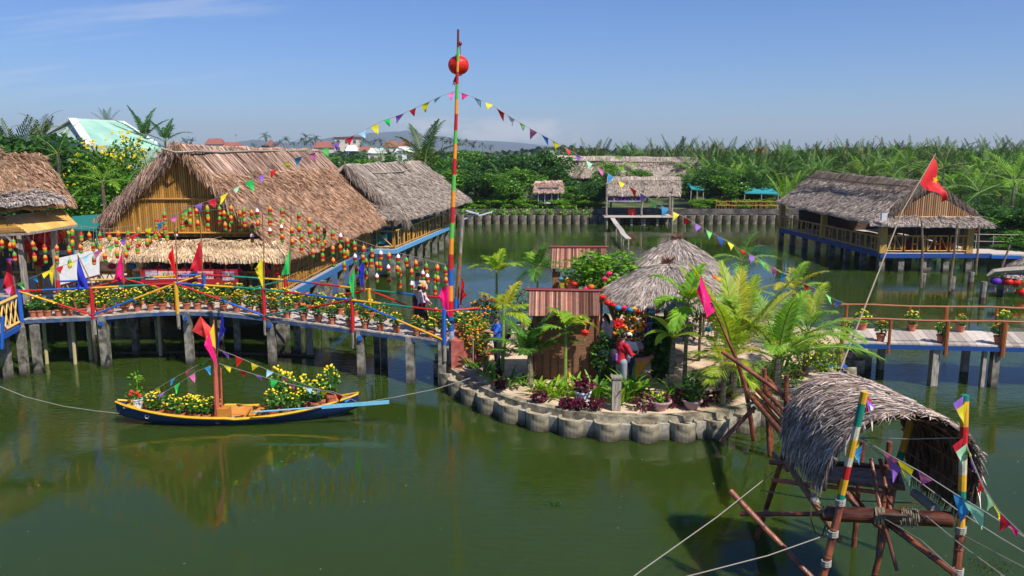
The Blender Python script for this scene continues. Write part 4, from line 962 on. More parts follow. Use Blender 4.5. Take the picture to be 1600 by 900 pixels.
# stub posts standing in the water at right
for i, (x, y0, y1) in enumerate([(1441, 427, 447), (1486, 432, 459), (1516, 425, 447), (1534, 440, 474), (1562, 433, 460), (1590, 438, 448)]):
    b_ = G(x, y1, 0); tp = at(x, y0, b_.y); m = MB(); m.tube([(b_.x, b_.y, -.5), (b_.x, b_.y, tp.z * .3), (b_.x + .02, b_.y, tp.z)], [.16, .15, .15], 8, mats=[1, 0, 0])
    tag(m.build('stub_post', [PILE, DARKW]), ['short stub post carrying the pole before the flag corner', 'tall stub post carrying the leaning pole', 'short lone stub post between the leaning pole and the tallest stub', 'tallest lone stub post in the open water at right', 'stub post beside the blue lantern at right', 'low stub post under the small thatch corner at right'][i], 'post')
# small thatch corner entering at the right edge
t = thing('thatch_shelter', 'corner of a small grey thatched shelter hung with lanterns at the right picture edge', 'shelter', (26, 41, 0))
m = MB(); ap_ = at(1640, 395, 41.5); thatch_slope(m, ap_, ap_ + V(2, .5, 0), at(1680, 440, 40), at(1574, 430, 40), 30, 900, .4, .3, capv=.1, fringe=200); thatch_slope(m, ap_, ap_ + V(0, 1, 0), at(1575, 415, 43.5), at(1572, 430, 40), 30, 500, .4, .3, capv=.1); m.build('roof', TH_SILVER, t)
m = MB(); m.tube([at(1542, 431, 40), at(1552, 424, 40), at(1575, 422, 40), at(1610, 420, 40)], [.05, .12, .16, .16], 6); m.build('log_rafter', WOODG, t)
p = at(1612, 440, 40.5); sq_leg('post', p.x, 40.5, -.5, 2.4, .2, WOODG, t)

# ---------------- left brown hut and bamboo stall
t = thing('brown_thatched_hut', 'brown thatched hut cut by the left picture edge above the bamboo stall', 'hut', (-17, 28, 0))
a, b = at(-60, 205, 32.2), at(-5, 240, 32.2); c, d = at(103, 318, 29.8), at(-80, 330, 29.6)
m = MB(); thatch_slope(m, a, b, c, d, 100, 5200, .6, .36, capv=.04, fringe=700); thatch_slope(m, b, b + V(0, 3, 0), at(118, 318, 34.2), c, 60, 1200, .5, .4, capv=.05)
m.build('roof', mat('brown_thatch', (.20, .11, .06), (.46, .29, .18), isl=.3, **STRAW_T), t)
m = MB(); thatch_slope(m, at(-60, 310, 29.8), at(70, 299, 29.9), at(104, 311, 29.1), at(-60, 322, 28.8), 60, 1300, .35, .34, capv=.05, fringe=300); m.build('lower_thatch', TH_SILVER, t)
for px in (30, -20):
    p = at(px, 440, 30.7); m = MB(); m.tube([(p.x, 30.7, 1.2), (p.x, 30.7, 4.9)], .12, 7); m.build('post', BARK, t)
m = MB(); m.box((-21.5, 35.5, 3.0), (8, .1, 2.6)); m.build('back_wall', DARKW, t)
t = thing('bamboo_stall', 'open stall with a bright yellow bamboo awning roof on grey posts', 'stall', (-16, 26.5, 1.8))
a, b, c, d = at(2, 338, 30.2), at(97, 326, 30.5), at(121, 350, 29.2), at(42, 363, 28.6)
m = MB(); a2 = a + V(0, 0, 0)
nn = 16
for i in range(nn):
    u0, u1 = i / nn, (i + .96) / nn; q = [a.lerp(b, u0), a.lerp(b, u1), d.lerp(c, u1), d.lerp(c, u0)]
    q += [p - V(0, 0, .04) for p in q]; m.add(q, [(0, 1, 2, 3), (7, 6, 5, 4), (0, 4, 5, 1), (1, 5, 6, 2), (2, 6, 7, 3), (3, 7, 4, 0)])
m.build('awning_roof', BAM_YEL, t)
m = MB(); e0, e1 = at(-12, 365, 28.8), at(42, 363, 28.6)
for k in range(9):
    f = k / 9; p0 = at(-12, 342, 29.7).lerp(e0, f); p1 = a.lerp(e1, f); m.bar(p0, p1, .03, .1)
m.build('side_panel', BAM_GOLD, t)
m = MB()
for (p, q) in ((e0, d), (d, c), (at(57, 388, 28.9), at(42, 366, 28.8)), (at(28, 384, 28.8), at(10, 366, 28.7))): m.bar(p - V(0, 0, .06), q - V(0, 0, .06), .06, .08)
m.build('frame', WOODG, t)
for px, py0, Y in ((31, 367, 29.1), (83, 360, 29.4)):
    p = at(px, py0, Y); m = MB(); m.box((p.x, Y, (p.z + 1.85) / 2), (.16, .16, p.z - 1.85)); m.build('post', WOODG, t)
m = MB(); m.tube([at(89, 395, 29.5), at(88, 450, 29.5)], .05, 6); m.build('post', YEL, t)

# ---------------- far bank halls
t = thing('long_thatched_hall', 'very long low grey thatched hall among trees on the far bank', 'building', (20, 104, 1.2))
m = MB(); a, b, c, d = at(868, 243, 108), at(1090, 246, 108), at(1100, 278, 102), at(855, 276, 102)
thatch_slope(m, a, b, c, d, 1800, 5200, 1.7, .6, W=.09, W2=.08, capv=.34, fringe=400); m.build('roof', TH_GREY, t)
m = MB(); m.tube([a.lerp(d, .33) + V(0, 0, .2), b.lerp(c, .36) + V(0, 0, .2)], .10, 5); m.build('ridge_pole', BARK, t)
m = MB(); m.box(((d.x + c.x) / 2, 104, 2.6), (c.x - d.x - 1, .2, 2.8)); m.build('wall', mat('teal_dark_wall', (.03, .07, .065)), t)
for k in range(12): x = lerp(d.x, c.x, (k + .5) / 12); m = MB(); m.tube([(x, 102.4, 1.2), (x, 102.4, d.z)], .1, 5); m.build('post', WOODG, t)
t = thing('waterside_pavilion', 'open thatched pavilion on posts with a shelf of purple jars at the far bank', 'pavilion', (15, 80, 0))
m = MB(); a, b, c, d = at(949, 276, 82.5), at(1063, 276, 82.5), at(1064, 305, 79.5), at(951, 304, 79.5)
thatch_slope(m, a, b, c, d, 900, 3200, 1.0, .42, W=.06, W2=.055, capv=.30, fringe=350); thatch_slope(m, a, b, V(c.x, 85.5, c.z), V(d.x, 85.5, d.z), 40, 200, 1, .5, W=.06)
m.build('roof', TH_GREY, t)
m = MB(); m.tube([a.lerp(d, .33) + V(0, 0, .12), a.lerp(d, .3).lerp(b.lerp(c, .28), .5) + V(0, 0, .12), b.lerp(c, .28) + V(0, 0, .12)], .06, 5); m.build('ridge_pole', BARK, t)
for px, Y, zt in ((948, 79.6, None), (1003, 79.8, None), (1051, 79.6, None), (1047, 83, None), (955, 84.5, None)):
    p = at(px, 300, Y); m = MB(); m.tube([(p.x + .1, Y, -.3), (p.x, Y, 1.5), (p.x + (.25 if px == 1003 else 0), Y, p.z + .4)], .10, 6); m.build('post', WOODG, t)
dk = at(944, 338, 79.4); dk2 = at(1052, 338, 79.4)
m = MB(); m.box(((dk.x + dk2.x) / 2, 81, dk.z - .06), (dk2.x - dk.x, 3.4, .12)); m.build('deck', PLANK, t)
for k in range(6): sq_leg('stilt', lerp(dk.x + .2, dk2.x - .2, k / 5), 79.8, -.5, dk.z - .1, .2, WOODG, t)
s0, s1 = at(950, 314, 79.9), at(1001, 314, 79.9)
m = MB(); m.box(((s0.x + s1.x) / 2, 79.9, s0.z), (s1.x - s0.x, .5, .08)); m.box(((s0.x + s1.x) / 2, 80.1, s0.z + .35), (s1.x - s0.x, .04, .62)); m.build('shelf', mat('lilac_board', (.50, .46, .62)), t)
JC = [mat('purple_jar', (.16, .03, .30)), mat('orange_jar', (.6, .22, .03)), mat('dark_jar', (.03, .03, .06)), mat('green_jar', (.08, .16, .05))]
for k in range(9):
    x = lerp(s0.x + .2, s1.x - .2, k / 8); m = MB(); m.lathe([(0, 0), (.12, 0), (.14, .2), (.10, .32), (.05, .36), (0, .36)], (x, 79.75, s0.z + .045), 8); ci = [2, 1, 0, 0, 0, 0, 3, 3, 0][k]
    tag(m.build('jar', JC[ci]), 'jar on the pavilion shelf, ' + ORD[k] + ' from its left end', 'jar', 'jars on the pavilion shelf')
crate(987, 330, 80.6, dk.z, (.55, .5, .7), RED, 'red tub on the deck of the far pavilion', 'plastic_tub')
t = thing('small_kiosk', 'small kiosk with shaggy pink-brown thatch and dark window on the far bank', 'kiosk', (4.5, 84, 1.2))
m = MB(); a, b, c, d = at(836, 283, 86), at(879, 282, 86), at(881, 300, 83.6), at(834, 300, 83.6)
thatch_slope(m, a, b, c, d, 260, 1300, .8, .4, W=.06, W2=.055, capv=.30, fringe=200); m.build('roof', mat('pink_brown_thatch', (.28, .17, .12), (.58, .42, .33), isl=.3, **STRAW_T), t)
w0, w1 = at(841, 317, 84), at(872, 317, 84)
m = MB(); m.box(((w0.x + w1.x) / 2, 84.6, (w0.z + 3.5) / 2), (w1.x - w0.x, 1.2, 3.5 - w0.z)); m.build('cabin', mat('navy_panel', (.02, .04, .09), (.10, .05, .06), mix='noise', scale=2), t)
m = MB(); m.box(((w0.x + w1.x) / 2, 83.93, w0.z), (w1.x - w0.x + .1, .1, .12)); [m.box((lerp(w0.x, w1.x, k), 83.93, (w0.z + 3.3) / 2), (.07, .08, 3.3 - w0.z)) for k in (0, .33, .68, 1)]; m.build('window_frame', WHITE, t)
for k in (0, 1): x = lerp(w0.x, w1.x, k); m = MB(); m.tube([(x, 84.1, 1.2), (x, 84.1, 3.6)], .08, 6); m.build('post', WOODG, t)
# blue awnings and dark sheds on the far bank
for i, (x0, x1, y, Y) in enumerate([(1077, 1096, 294, 86), (1160, 1212, 300, 85)]):
    a_, b_ = at(x0, y, Y), at(x1, y, Y); t = thing('tarpaulin_awning', ['short turquoise awning right of the far pavilion', 'long turquoise awning left of the right stilt house'][i], 'awning', (a_.x, Y, 1.2))
    m = MB(); m.add([(a_.x, Y - 1, a_.z), (b_.x, Y - 1, a_.z - .1), (b_.x, Y + 2, a_.z + .5), (a_.x, Y + 2, a_.z + .55), (a_.x, Y - 1, a_.z - .12), (b_.x, Y - 1, a_.z - .22)], [(0, 1, 2, 3), (4, 5, 1, 0)]); m.build('canvas', mat('turquoise_tarp', (.02, .24, .28)), t)
    for k in (0, .5, 1): x = lerp(a_.x, b_.x, k); m = MB(); m.tube([(x, Y - .9, 1.2), (x, Y - .9, a_.z - .05)], .06, 5); m.build('post', WOODG, t)
# low stick fence along the far bank
for i in range(12):
    x0 = 21.0 + i * 1.05; m = MB()
    for k in range(4): m.tube([(x0 + k * .3, 83.0, 1.2), (x0 + k * .3, 83.0, 2.2)], .035, 4)
    m.tube([(x0, 83.0, 2.15), (x0 + 1.05, 83.0, 2.1)], .035, 4); m.tube([(x0, 83.0, 1.75), (x0 + 1.05, 83.0, 1.7)], .035, 4)
    tag(m.build('stick_fence', BAM_GOLD), ORD[i] + ' stick fence panel of the row under the dark trees right of the pavilion', 'fence', 'stick fence panels on the far bank')
# concrete pot wall of the far bank
g3 = random.Random(8); CONC_D = mat('stained_concrete', (.075, .065, .05), (.24, .205, .15), mix='noise', var=.3, scale=2.2, bump=.7, isl=.25)
def ring_obj(parent_name, x, y, r, z0, z1, lb, group, taper=.9, cat='concrete pot', n=16, mt=None):
    m = MB(); m.lathe([(r * taper, z0), (r, lerp(z0, z1, .8)), (r * 1.03, z1 - .05), (r * 1.03, z1), (r * .86, z1), (r * .84, z1 - .08), (0, z1 - .08)], (x, y, 0), n, mats=[0, 0, 0, 0, 0, 1])
    return tag(m.build(parent_name, [mt or CONC, mat('sandy_fill', (.30, .25, .17), (.45, .38, .27), mix='noise', scale=5, bump=.5)]), lb, cat, group)
x = at(706, 345, 81.6).x; k = 0
while x < 31.5:
    o = ring_obj('concrete_pot', x, 81.55 + g3.uniform(-.05, .05), .40, -.3, .84 + g3.uniform(-.05, .04), ORD[k] + ' concrete pot from the left edging the far bank', 'concrete pots edging the far bank', mt=CONC_D); k += 1
    x += .90
BW = mat('dark_stone_wall', (.045, .042, .04), (.12, .11, .10), mix='noise', var=.3, scale=1.2, bump=.6, bscale=8)
m = MB(); m.bar((-9, 82.15, 1.15), (31.5, 82.15, 1.15), .25, .55); tag(m.build('bank_wall', BW), 'low dark stone wall behind the concrete pots of the far bank', 'wall')
m = MB(); m.bar((-9, 81.9, .45), (31.5, 81.9, .45), .5, .7); tag(m.build('bank_footing', BW), 'concrete footing between the pots of the far bank', 'wall')
for i in range(11):
    px = 728 + i * 19; p = at(px, 344, 81.6); s = MB(); gn_ = np.random.default_rng(i)
    s.leaves(gn_.normal(size=(60, 3)) * np.array([.3, .2, .25]) + np.array([p.x, 81.5, 1.2]), .3, 0, gen=gn_)
    tag(s.build('weed_tuft', LF_LT), ORD[i] + ' weed tuft right of the striped pole on the far bank pots', 'weed', 'weed tufts on the far bank pots')
# broken plank jetty
t = thing('plank_jetty', 'narrow crooked plank gangway on sticks leading down from the pavilion', 'jetty', tuple(G(970, 360, .6)))
m = MB(); pts = [G(957, 341, .95), G(963, 350, .95), G(971, 360, .9), G(974, 366, .85), G(982, 373, .8)]
for q, q2 in zip(pts[:-1], pts[1:]): m.bar(q, q2, .42, .06)
m.build('planks', PLANK, t)
for q in pts[1:]: m = MB(); m.tube([(q.x, q.y, -.4), (q.x, q.y, q.z - .03)], .06, 6); m.build('stick_leg', WOODG, t)
for pr in (TA, TB, TC): drop(pr)
# ================================================================== BRIDGES
PX_E = [(37, 498, 1.80), (92, 495.5, 1.82), (150, 493, 1.85), (212, 488, 1.90), (245, 486, 1.93), (282, 485, 1.95), (337, 486.5, 1.90), (397, 492, 1.78), (425, 496, 1.72), (460, 501, 1.68), (500, 506.5, 1.65), (555, 514, 1.62), (625, 523, 1.58), (697, 533, 1.52)]
NE = [G(x, y, z) for x, y, z in PX_E]
# smooth the plan of the deck edge
ex = [p.x for p in NE]
def near(px):
    for i in range(len(PX_E) - 1):
        if px <= PX_E[i + 1][0] or i == len(PX_E) - 2:
            f = (px - PX_E[i][0]) / (PX_E[i + 1][0] - PX_E[i][0]); return NE[i].lerp(NE[i + 1], f)
BW_ = 2.0
def perp(px):
    a, b = near(px - 12), near(px + 12); d = (b - a).normalized(); return V(-d.y, d.x, 0)
# one constant cross direction keeps the deck regular
CR = V(0.12, 1, 0).normalized()
def far(px, f=1.0): return near(px) + CR * BW_ * f
t = thing('painted_footbridge', 'arched plank footbridge with rails painted in red, blue, yellow and green bands', 'bridge', tuple(near(340) + V(0, 1, -1.9)))
BR = t
m = MB(); xs = [37 + i * 4.4 for i in range(151)]
for i in range(150):
    a, b = near(xs[i]), near(xs[i + 1] - .25); c, d = b + CR * BW_, a + CR * BW_; jz = V(0, 0, rng.uniform(-.006, .006))
    q = [p + jz for p in (a, b, c, d)]; q += [p - V(0, 0, .05) for p in q]; m.add(q, [(0, 1, 2, 3), (7, 6, 5, 4), (0, 4, 5, 1), (1, 5, 6, 2), (2, 6, 7, 3), (3, 7, 4, 0)])
m.build('deck', PLANK, t)
for side, nm in ((0.02, 'near'), (.98, 'far')):
    m = MB()
    for i in range(len(PX_E) - 1):
        a, b = near(PX_E[i][0]) + CR * BW_ * side, near(PX_E[i + 1][0]) + CR * BW_ * side
        m.bar(a - V(0, 0, .12), b - V(0, 0, .12), .07, .11)
    m.build('edge_beam', mat('faded_blue_beam', (.02, .07, .22), (.10, .12, .15), mix='noise', scale=3, bump=.2), t)
HR = .96; UP = V(0, 0, HR)
NP_ = [33, 145, 277, 413, 551, 694]; FP_ = [33, 145, 277, 413, 551, 694]
pc = [BLUE, RED, YEL, RED, RED, BLUE]; fc = [RED, RED, BLUE, RED, YEL, BLUE]
def post(p, c, parent, low=.55, r=.07):
    m = MB(); m.tube([p - V(0, 0, .12), p + UP + V(0, 0, .05)], r, 8, 0); m.tube([p - V(0, 0, low + .12), p - V(0, 0, .12)], r * .9, 8, 1); m.build('rail_post', [c, WOODG], parent)
for px, c in zip(NP_, pc): post(near(px) + CR * .03, c, t)
for px, c in zip(FP_, fc): post(far(px, .99), c, t)
def seg_rail(p0, p1, cols, parent, r=.036, n=6, nm='rail'):
    m = MB(); k = len(cols); mats_ = []; ms = []
    for c in cols:
        if c not in mats_: mats_.append(c)
    for i, c in enumerate(cols):
        a, b = p0.lerp(p1, i / k), p0.lerp(p1, (i + 1) / k); m.tube([a, b], r * rng.uniform(.9, 1.1), 7, mats_.index(c))
    m.build(nm, mats_, parent)
tops = [near(p) + UP for p in NP_]; bots = [near(p) + V(0, 0, .02) for p in NP_]
ftops = [far(p, .99) + UP for p in FP_]; fbots = [far(p, .99) + V(0, 0, .02) for p in FP_]
GR_ = GRN
for i, cols in enumerate([[RED, BLUE, BLUE], [YEL, GR_, RED], [BLUE, YEL, GR_], [GR_, RED, BLUE, BLUE], [YEL, GR_, RED]]): seg_rail(tops[i], tops[i + 1], cols, t)
for i, cols in enumerate([[BLUE, YEL], [GR_, YEL, BLUE], [RED, GR_, YEL], [BLUE, RED, YEL], [GR_, BLUE, RED]]): seg_rail(ftops[i], ftops[i + 1], cols, t)
for (a, b, cols) in [(tops[0], bots[1], [YEL, RED]), (bots[1], tops[2], [BLUE, YEL]), (tops[2], bots[3], [RED, BLUE]), (bots[3], tops[4], [GR_, RED]), (tops[4], bots[5], [BLUE, YEL]),
                     (ftops[1], fbots[2], [RED, BLUE]), (fbots[2], ftops[3], [YEL, GR_]), (fbots[3], ftops[4], [RED, RED]), (ftops[4], fbots[5], [RED, YEL])]:
    seg_rail(a, b, cols, t, .034, nm='brace')
seg_rail(tops[5] + V(-.1, 0, -.02), tops[5] + V(.1, 0, -.02) + (ftops[5] - tops[5]) * .0 + V(1.0, .6, 0), [RED], t, .03)
seg_rail(tops[2], ftops[2], [YEL], t, .03); seg_rail(tops[1], ftops[1], [RED], t, .028)
for i, px in enumerate([157, 290, 421, 562, 640, 690]):
    p = near(px); sq_leg('stilt', p.x, p.y + .12, -.6, p.z - .06, .24 if i % 4 else .27, PILE, t)
for i, px in enumerate([60, 157, 205, 290, 335, 430, 455, 562, 578]):
    p = far(px, .95 if i % 2 else .8); sq_leg('stilt', p.x, p.y, -.6, p.z - .06, .20, PILE if i % 3 else WOODG, t)
for px in (157, 290, 421, 562):
    p = near(px); q = far(px); m = MB(); m.bar(p - V(0, .1, .28), q - V(0, -.1, .28), .10, .14); m.build('cross_beam', BLUE, t)
for px, f in ((92, .3), (100, .6), (210, .7), (40, .4)):
    p = far(px, f); m = MB(); m.tube([(p.x, p.y, -.5), (p.x + .03, p.y, 1.7)], .06, 7); m.build('prop_pole', mat('pale_cane_pole', (.42, .36, .18), var=.2, stretch=(1, 1, 6)), t)
# side walkway at the left picture edge with yellow cane lattice
t = thing('lattice_walkway', 'short walkway with blue beam and yellow crossed cane railing at the left picture edge', 'walkway', (-17, 25, 0))
a, b = G(30, 507, 1.75), G(-40, 545, 1.7)
m = MB(); bam_lattice(m, a, b, .95, step=.34, r=.026); m.build('railing', BAM_YEL, t)
m = MB(); m.bar(a - V(0, 0, .1), b - V(0, 0, .1), .1, .16); m.tube([at(4, 495, b.y + 1.2), at(3, 545, b.y + 1.2)], .055, 7); m.build('edge_beam', LBLUE if False else BLUE, t)
m = MB(); q = [a, b, b + V(-2, .4, 0), a + V(-2, .4, 0)]; q += [p - V(0, 0, .05) for p in q]; m.add(q, [(0, 1, 2, 3), (7, 6, 5, 4), (0, 4, 5, 1), (1, 5, 6, 2), (2, 6, 7, 3), (3, 7, 4, 0)]); m.build('deck', PLANK, t)
for px, dy in ((28, .1), (14, -.3), (42, .4)): p = G(px, 510, 1.7); sq_leg('stilt', p.x, p.y + dy, -.5, 1.65, .22, PILE, t)

# right footbridge
RZ = 1.4
A0, A1 = G(1316, 534, RZ), G(1615, 541, RZ); B0, B1 = G(1300, 512, RZ), G(1615, 516.5, RZ)
d_ = (A1 - A0).normalized()
A1 = A0 + d_ * 9.5; B1 = B0 + d_ * 10.0
t = thing('right_footbridge', 'straight grey plank footbridge with brown cane rails leading off to the right', 'bridge', (A0.x + 4, A0.y + 1, 0))
m = MB()
for i in range(44):
    f0, f1 = i / 44, (i + .95) / 44; sk = V(-.35, 0, 0); a, b, c, d = A0.lerp(A1, f0), A0.lerp(A1, f1), B0.lerp(B1, f1), B0.lerp(B1, f0)
    q = [a, b, c, d]; q += [p - V(0, 0, .05) for p in q]; m.add(q, [(0, 1, 2, 3), (7, 6, 5, 4), (0, 4, 5, 1), (1, 5, 6, 2), (2, 6, 7, 3), (3, 7, 4, 0)])
m.build('deck', PLANK, t)
m = MB(); m.bar(A0 - V(0, 0, .13), A1 - V(0, 0, .13), .08, .13); m.build('edge_beam', paint('deep_blue_beam', (.012, .055, .22)), t); m = MB(); m.bar(B0 - V(0, 0, .14), B1 - V(0, 0, .14), .08, .16); m.build('edge_beam', BLUE, t)
RBW = mat('brown_varnish', (.26, .08, .02), var=.2, rough=.4, bump=.2)
def rpost(px, y0, y1, Y, hgt, wd, low):
    p = at(px, y0, Y); m = MB(); m.tube([(p.x, Y, p.z - low), (p.x, Y, p.z + hgt)], wd, 8); m.build('rail_post', RBW, t)
for px, hg, wd in ((1316, .95, .05), (1360, .72, .05), (1413, .95, .07), (1465, .80, .09), (1519, .80, .05), (1570, .72, .045)):
    p = A0.lerp(A1, (px - 1316) / (1600 - 1316) * .975); m = MB(); m.tube([p - V(0, 0, .35), p + V(0, 0, .74)], wd, 8); m.build('rail_post', RBW, t)
for px, wd in ((1316, .05), (1381, .045), (1418, .08), (1469, .05), (1515, .06), (1555, .09)):
    p = B0.lerp(B1, (px - 1302) / (1600 - 1302) * .95); m = MB(); m.tube([p - V(0, 0, .35), p + V(0, 0, .80)], wd, 8); m.build('rail_post', RBW, t)
m = MB(); m.tube([A0.lerp(A1, i / 8) + V(0, 0, .76 + .02 * math.sin(i * 2)) for i in range(9)], .035, 7); m.build('rail', RBW, t)
m = MB(); m.tube([B0.lerp(B1, i / 8) + V(0, 0, .82 + .02 * math.sin(i * 2)) for i in range(9)], .035, 7); m.build('rail', RBW, t)
for px, w_, mt in ((1317, .22, WOODG), (1311, .1, WOODG), (1406, .22, WOODG), (1462, .22, PILE), (1452, .12, WOODG), (1550, .24, WOODG)):
    p = A0.lerp(A1, (px - 1316) / (1600 - 1316) * .975); sq_leg('stilt', p.x, p.y + .15, -.6, RZ - .1, w_, mt, t)
for px in (1350, 1430, 1500, 1580):
    p = B0.lerp(B1, (px - 1302) / 290); sq_leg('stilt', p.x, p.y - .1, -.6, RZ - .1, .2, WOODG, t)
m = MB(); p = A0; m.box((p.x - .35, p.y - .15, RZ - .75), (.9, .3, .06)); m.box((p.x - .1, p.y - .1, RZ - 1.0), (.3, .1, .25)); m.build('landing_step', [BLUE], t)
m = MB(); m.tube([at(1318, 497, A0.y - .2), at(1311, 600, A0.y - .2)], .06, 7); m.build('rail_post', RBW, t)

# ================================================================== POTTED MARIGOLDS
def marigold(seed, fm, tall=.42, w_=.21, nl=150, nf=17, pot=True, ps=1.0, name='potted_marigold', potm=None):
    g = random.Random(seed); gn = np.random.default_rng(seed); t = thing(name, 'x', 'potted plant')
    if pot:
        m = MB(); m.lathe([(0, 0), (.085 * ps, 0), (.12 * ps, .17 * ps), (.135 * ps, .17 * ps), (.135 * ps, .21 * ps), (.115 * ps, .21 * ps), (.108 * ps, .17 * ps), (0, .17 * ps)], n=14, mats=[0, 0, 0, 0, 0, 0, 1]); m.build('pot', [potm or TERRA, SOIL], t, local=True)
    z0 = .18 * ps; m = MB(); C = gn.normal(size=(nl, 3)); C /= np.linalg.norm(C, axis=1)[:, None]; C *= gn.uniform(.3, 1, (nl, 1)) ** .5
    C = C * np.array([w_, w_, tall * .45]) + np.array([0, 0, z0 + tall * .52])
    m.leaves(C, .10, 0, asp=.5, gen=gn)
    for k in range(6): m.tube([(0, 0, z0), (g.uniform(-.1, .1), g.uniform(-.1, .1), z0 + tall * .7)], .006, 4)
    m.build('foliage', LF_MAR, t, local=True)
    m = MB()
    for k in range(nf):
        a = g.uniform(0, 2 * PI); rr = w_ * g.uniform(.15, 1.08); z = z0 + tall * (.98 - .42 * (rr / w_) ** 2) + g.uniform(-.03, .03)
        r_ = g.uniform(.022, .036); m.ell((math.cos(a) * rr, math.sin(a) * rr, z), (r_, r_, r_ * .6), 7, 4)
    m.build('blossoms', fm, t, local=True); return t
MY = [marigold(1, FL_Y), marigold(2, FL_Y, .46), marigold(3, FL_Y, .38, .20), marigold(4, FL_Y, .42, .22)]; MO = [marigold(5, FL_O, .36, .20), marigold(6, FL_O, .40, .2)]
def put_pot(p, col, label, group, s=1.0, k=0, name=None):
    src = (MY if col == 'y' else MO); o = copy_tree(src[k % len(src)]); place(o, p.x, p.y, p.z, s * rng.uniform(.93, 1.07), rng.uniform(0, 6), label, 'potted plant', group)
    if name: o.name = name
    return o
nr_px = [46, 57, 69, 86, 102, 123, 150, 166, 190, 210, 230, 249, 267, 287, 304, 325, 345, 366, 386, 402, 424, 445, 471, 494, 516, 543, 568, 592, 617, 649, 672, 692]
no = {123: 'o', 190: 'o', 249: 'o', 366: 'o', 402: 'o', 424: 'o', 471: 'o', 568: 'o', 649: 'o'}
for i, px in enumerate(nr_px):
    c = no.get(px, 'y'); put_pot(near(px) + CR * .22 + V(0, 0, .004), c, 'potted %s marigold, %s from the left in the front row on the painted footbridge' % ('orange' if c == 'o' else 'yellow', ORD[i]), 'marigold pots in the front row on the painted footbridge', 1.12, i)
fr_px = [50, 70, 88, 106, 124, 142, 158, 176, 196, 214, 232, 250, 270, 288, 306, 322, 340, 358, 376, 396, 416, 434, 452, 474, 506, 530, 556, 578, 640, 664, 684, 698]
for i, px in enumerate(fr_px):
    c = 'o' if i in (3, 9, 13, 18, 22, 27, 29) else 'y'; put_pot(far(px, .86) + V(0, 0, .004), c, 'potted %s marigold, %s from the left in the back row on the painted footbridge' % ('orange' if c == 'o' else 'yellow', ORD[i]), 'marigold pots in the back row on the painted footbridge', 1.12, i + 1)
for i, px in enumerate([64, 96, 132, 168, 220, 300, 350, 408]):
    put_pot(far(px, .55) + V(0, 0, .004), 'o' if i == 4 else 'y', 'potted %s marigold, %s from the left between both rows on the painted footbridge' % ('orange' if i == 4 else 'yellow', ORD[i]), 'marigold pots between both rows on the painted footbridge', 1.05, i)
for i, (px, c) in enumerate([(1321, 'y'), (1355, 'o'), (1412, 'y'), (1465, 'o'), (1513, 'y'), (1594, 'o')]):
    p = A0.lerp(A1, (px - 1316) / (1600 - 1316) * .975) + V(0, .22, .004); put_pot(p, c, 'potted %s marigold, %s along the near edge of the right footbridge' % ('orange' if c == 'o' else 'yellow', ORD[i]), 'marigold pots on the near edge of the right footbridge', 1.15, i)
for i, (px, c) in enumerate([(1330, 'y'), (1381, 'y'), (1430, 'o'), (1473, 'y'), (1518, 'o'), (1558, 'y')]):
    p = B0.lerp(B1, (px - 1302) / (1600 - 1302) * .95) + V(0, -.25, .004); put_pot(p, c, 'potted %s marigold, %s along the far edge of the right footbridge' % ('orange' if c == 'o' else 'yellow', ORD[i]), 'marigold pots on the far edge of the right footbridge', 1.2, i + 2)

# ================================================================== FLAGS ON CANE POLES
def flag(px_pole_top, px_pole_bot, Y, hoist0, hoist1, tip, colr, label, pole=True, polem=None, Y2=None, seed=0, amp=.07, r=.022):
    """pole from top to bottom pixel at distance Y; flag hoist between hoist0..hoist1, free corner tip"""
    a, b = at(px_pole_top[0], px_pole_top[1], Y), at(px_pole_bot[0], px_pole_bot[1], Y2 or Y)
    t = thing('flag', label, 'flag', tuple(b))
    if pole: m = MB(); m.tube([b, b.lerp(a, .5) + V(.015, 0, 0), a], [r, r * .9, r * .6], 6); m.build('pole', polem or BROWNW, t)
    m = MB(); h0, h1, tp = at(hoist0[0], hoist0[1], Y), at(hoist1[0], hoist1[1], Y), at(tip[0], tip[1], Y - .12)
    cloth_tri(m, h0, h1, tp, amp=amp, wave=2.6, ph=seed * 1.7, nx=9, ny=9); m.build('cloth', CL[colr], t, smooth=True); return t
def yb(px, f=0): return (near(px) + CR * BW_ * f).y
flag((272, 328), (277, 441), yb(277) - .0, (270, 384), (277, 440), (262, 402), 'red', 'bright red flag on the pole of the yellow railing post', seed=1)
flag((311, 322), (317, 431), yb(277, 1), (313, 374), (317, 424), (296, 423), 'crimson', 'crimson flag right of the yellow railing post', seed=2)
flag((410, 332), (413, 456), yb(413), (410, 402), (412, 453), (398, 420), 'yellow', 'yellow flag on the tall pole at the red post in mid-bridge', seed=3)
flag((455, 318), (452, 436), yb(413, 1), (454, 383), (453, 428), (440, 430), 'green', 'green flag before the porch thatch corner of the restaurant', seed=4)
flag((553, 415), (551, 472), yb(551), (554, 418), (553, 471), (544, 440), 'green', 'green flag on the bridge post left of the blue flag', seed=5)
flag((568, 400), (570, 456), yb(551, 1), (571, 407), (566, 455), (559, 420), 'blue', 'blue flag on the back bridge post before the lattice railing', seed=6)
flag((192, 385), (193, 442), yb(145, 1) - .2, (191, 390), (193, 440), (177, 441), 'magenta', 'magenta flag on the back rail beside the white board', seed=7)
flag((121, 398), (145, 448), yb(145), (121, 398), (139, 450), (120, 451), 'blue', 'broad blue flag in front of the white board', seed=8, amp=.11)
flag((86, 405), (88, 458), yb(92, .9), (86, 408), (82, 447), (75, 425), 'yellow', 'small yellow flag at the bamboo stall post', seed=9, pole=True)
flag((14, 398), (26, 462), 29.4, (14, 402), (25, 462), (4, 450), 'crimson', 'dark red flag beside the left grey stall post', seed=10)

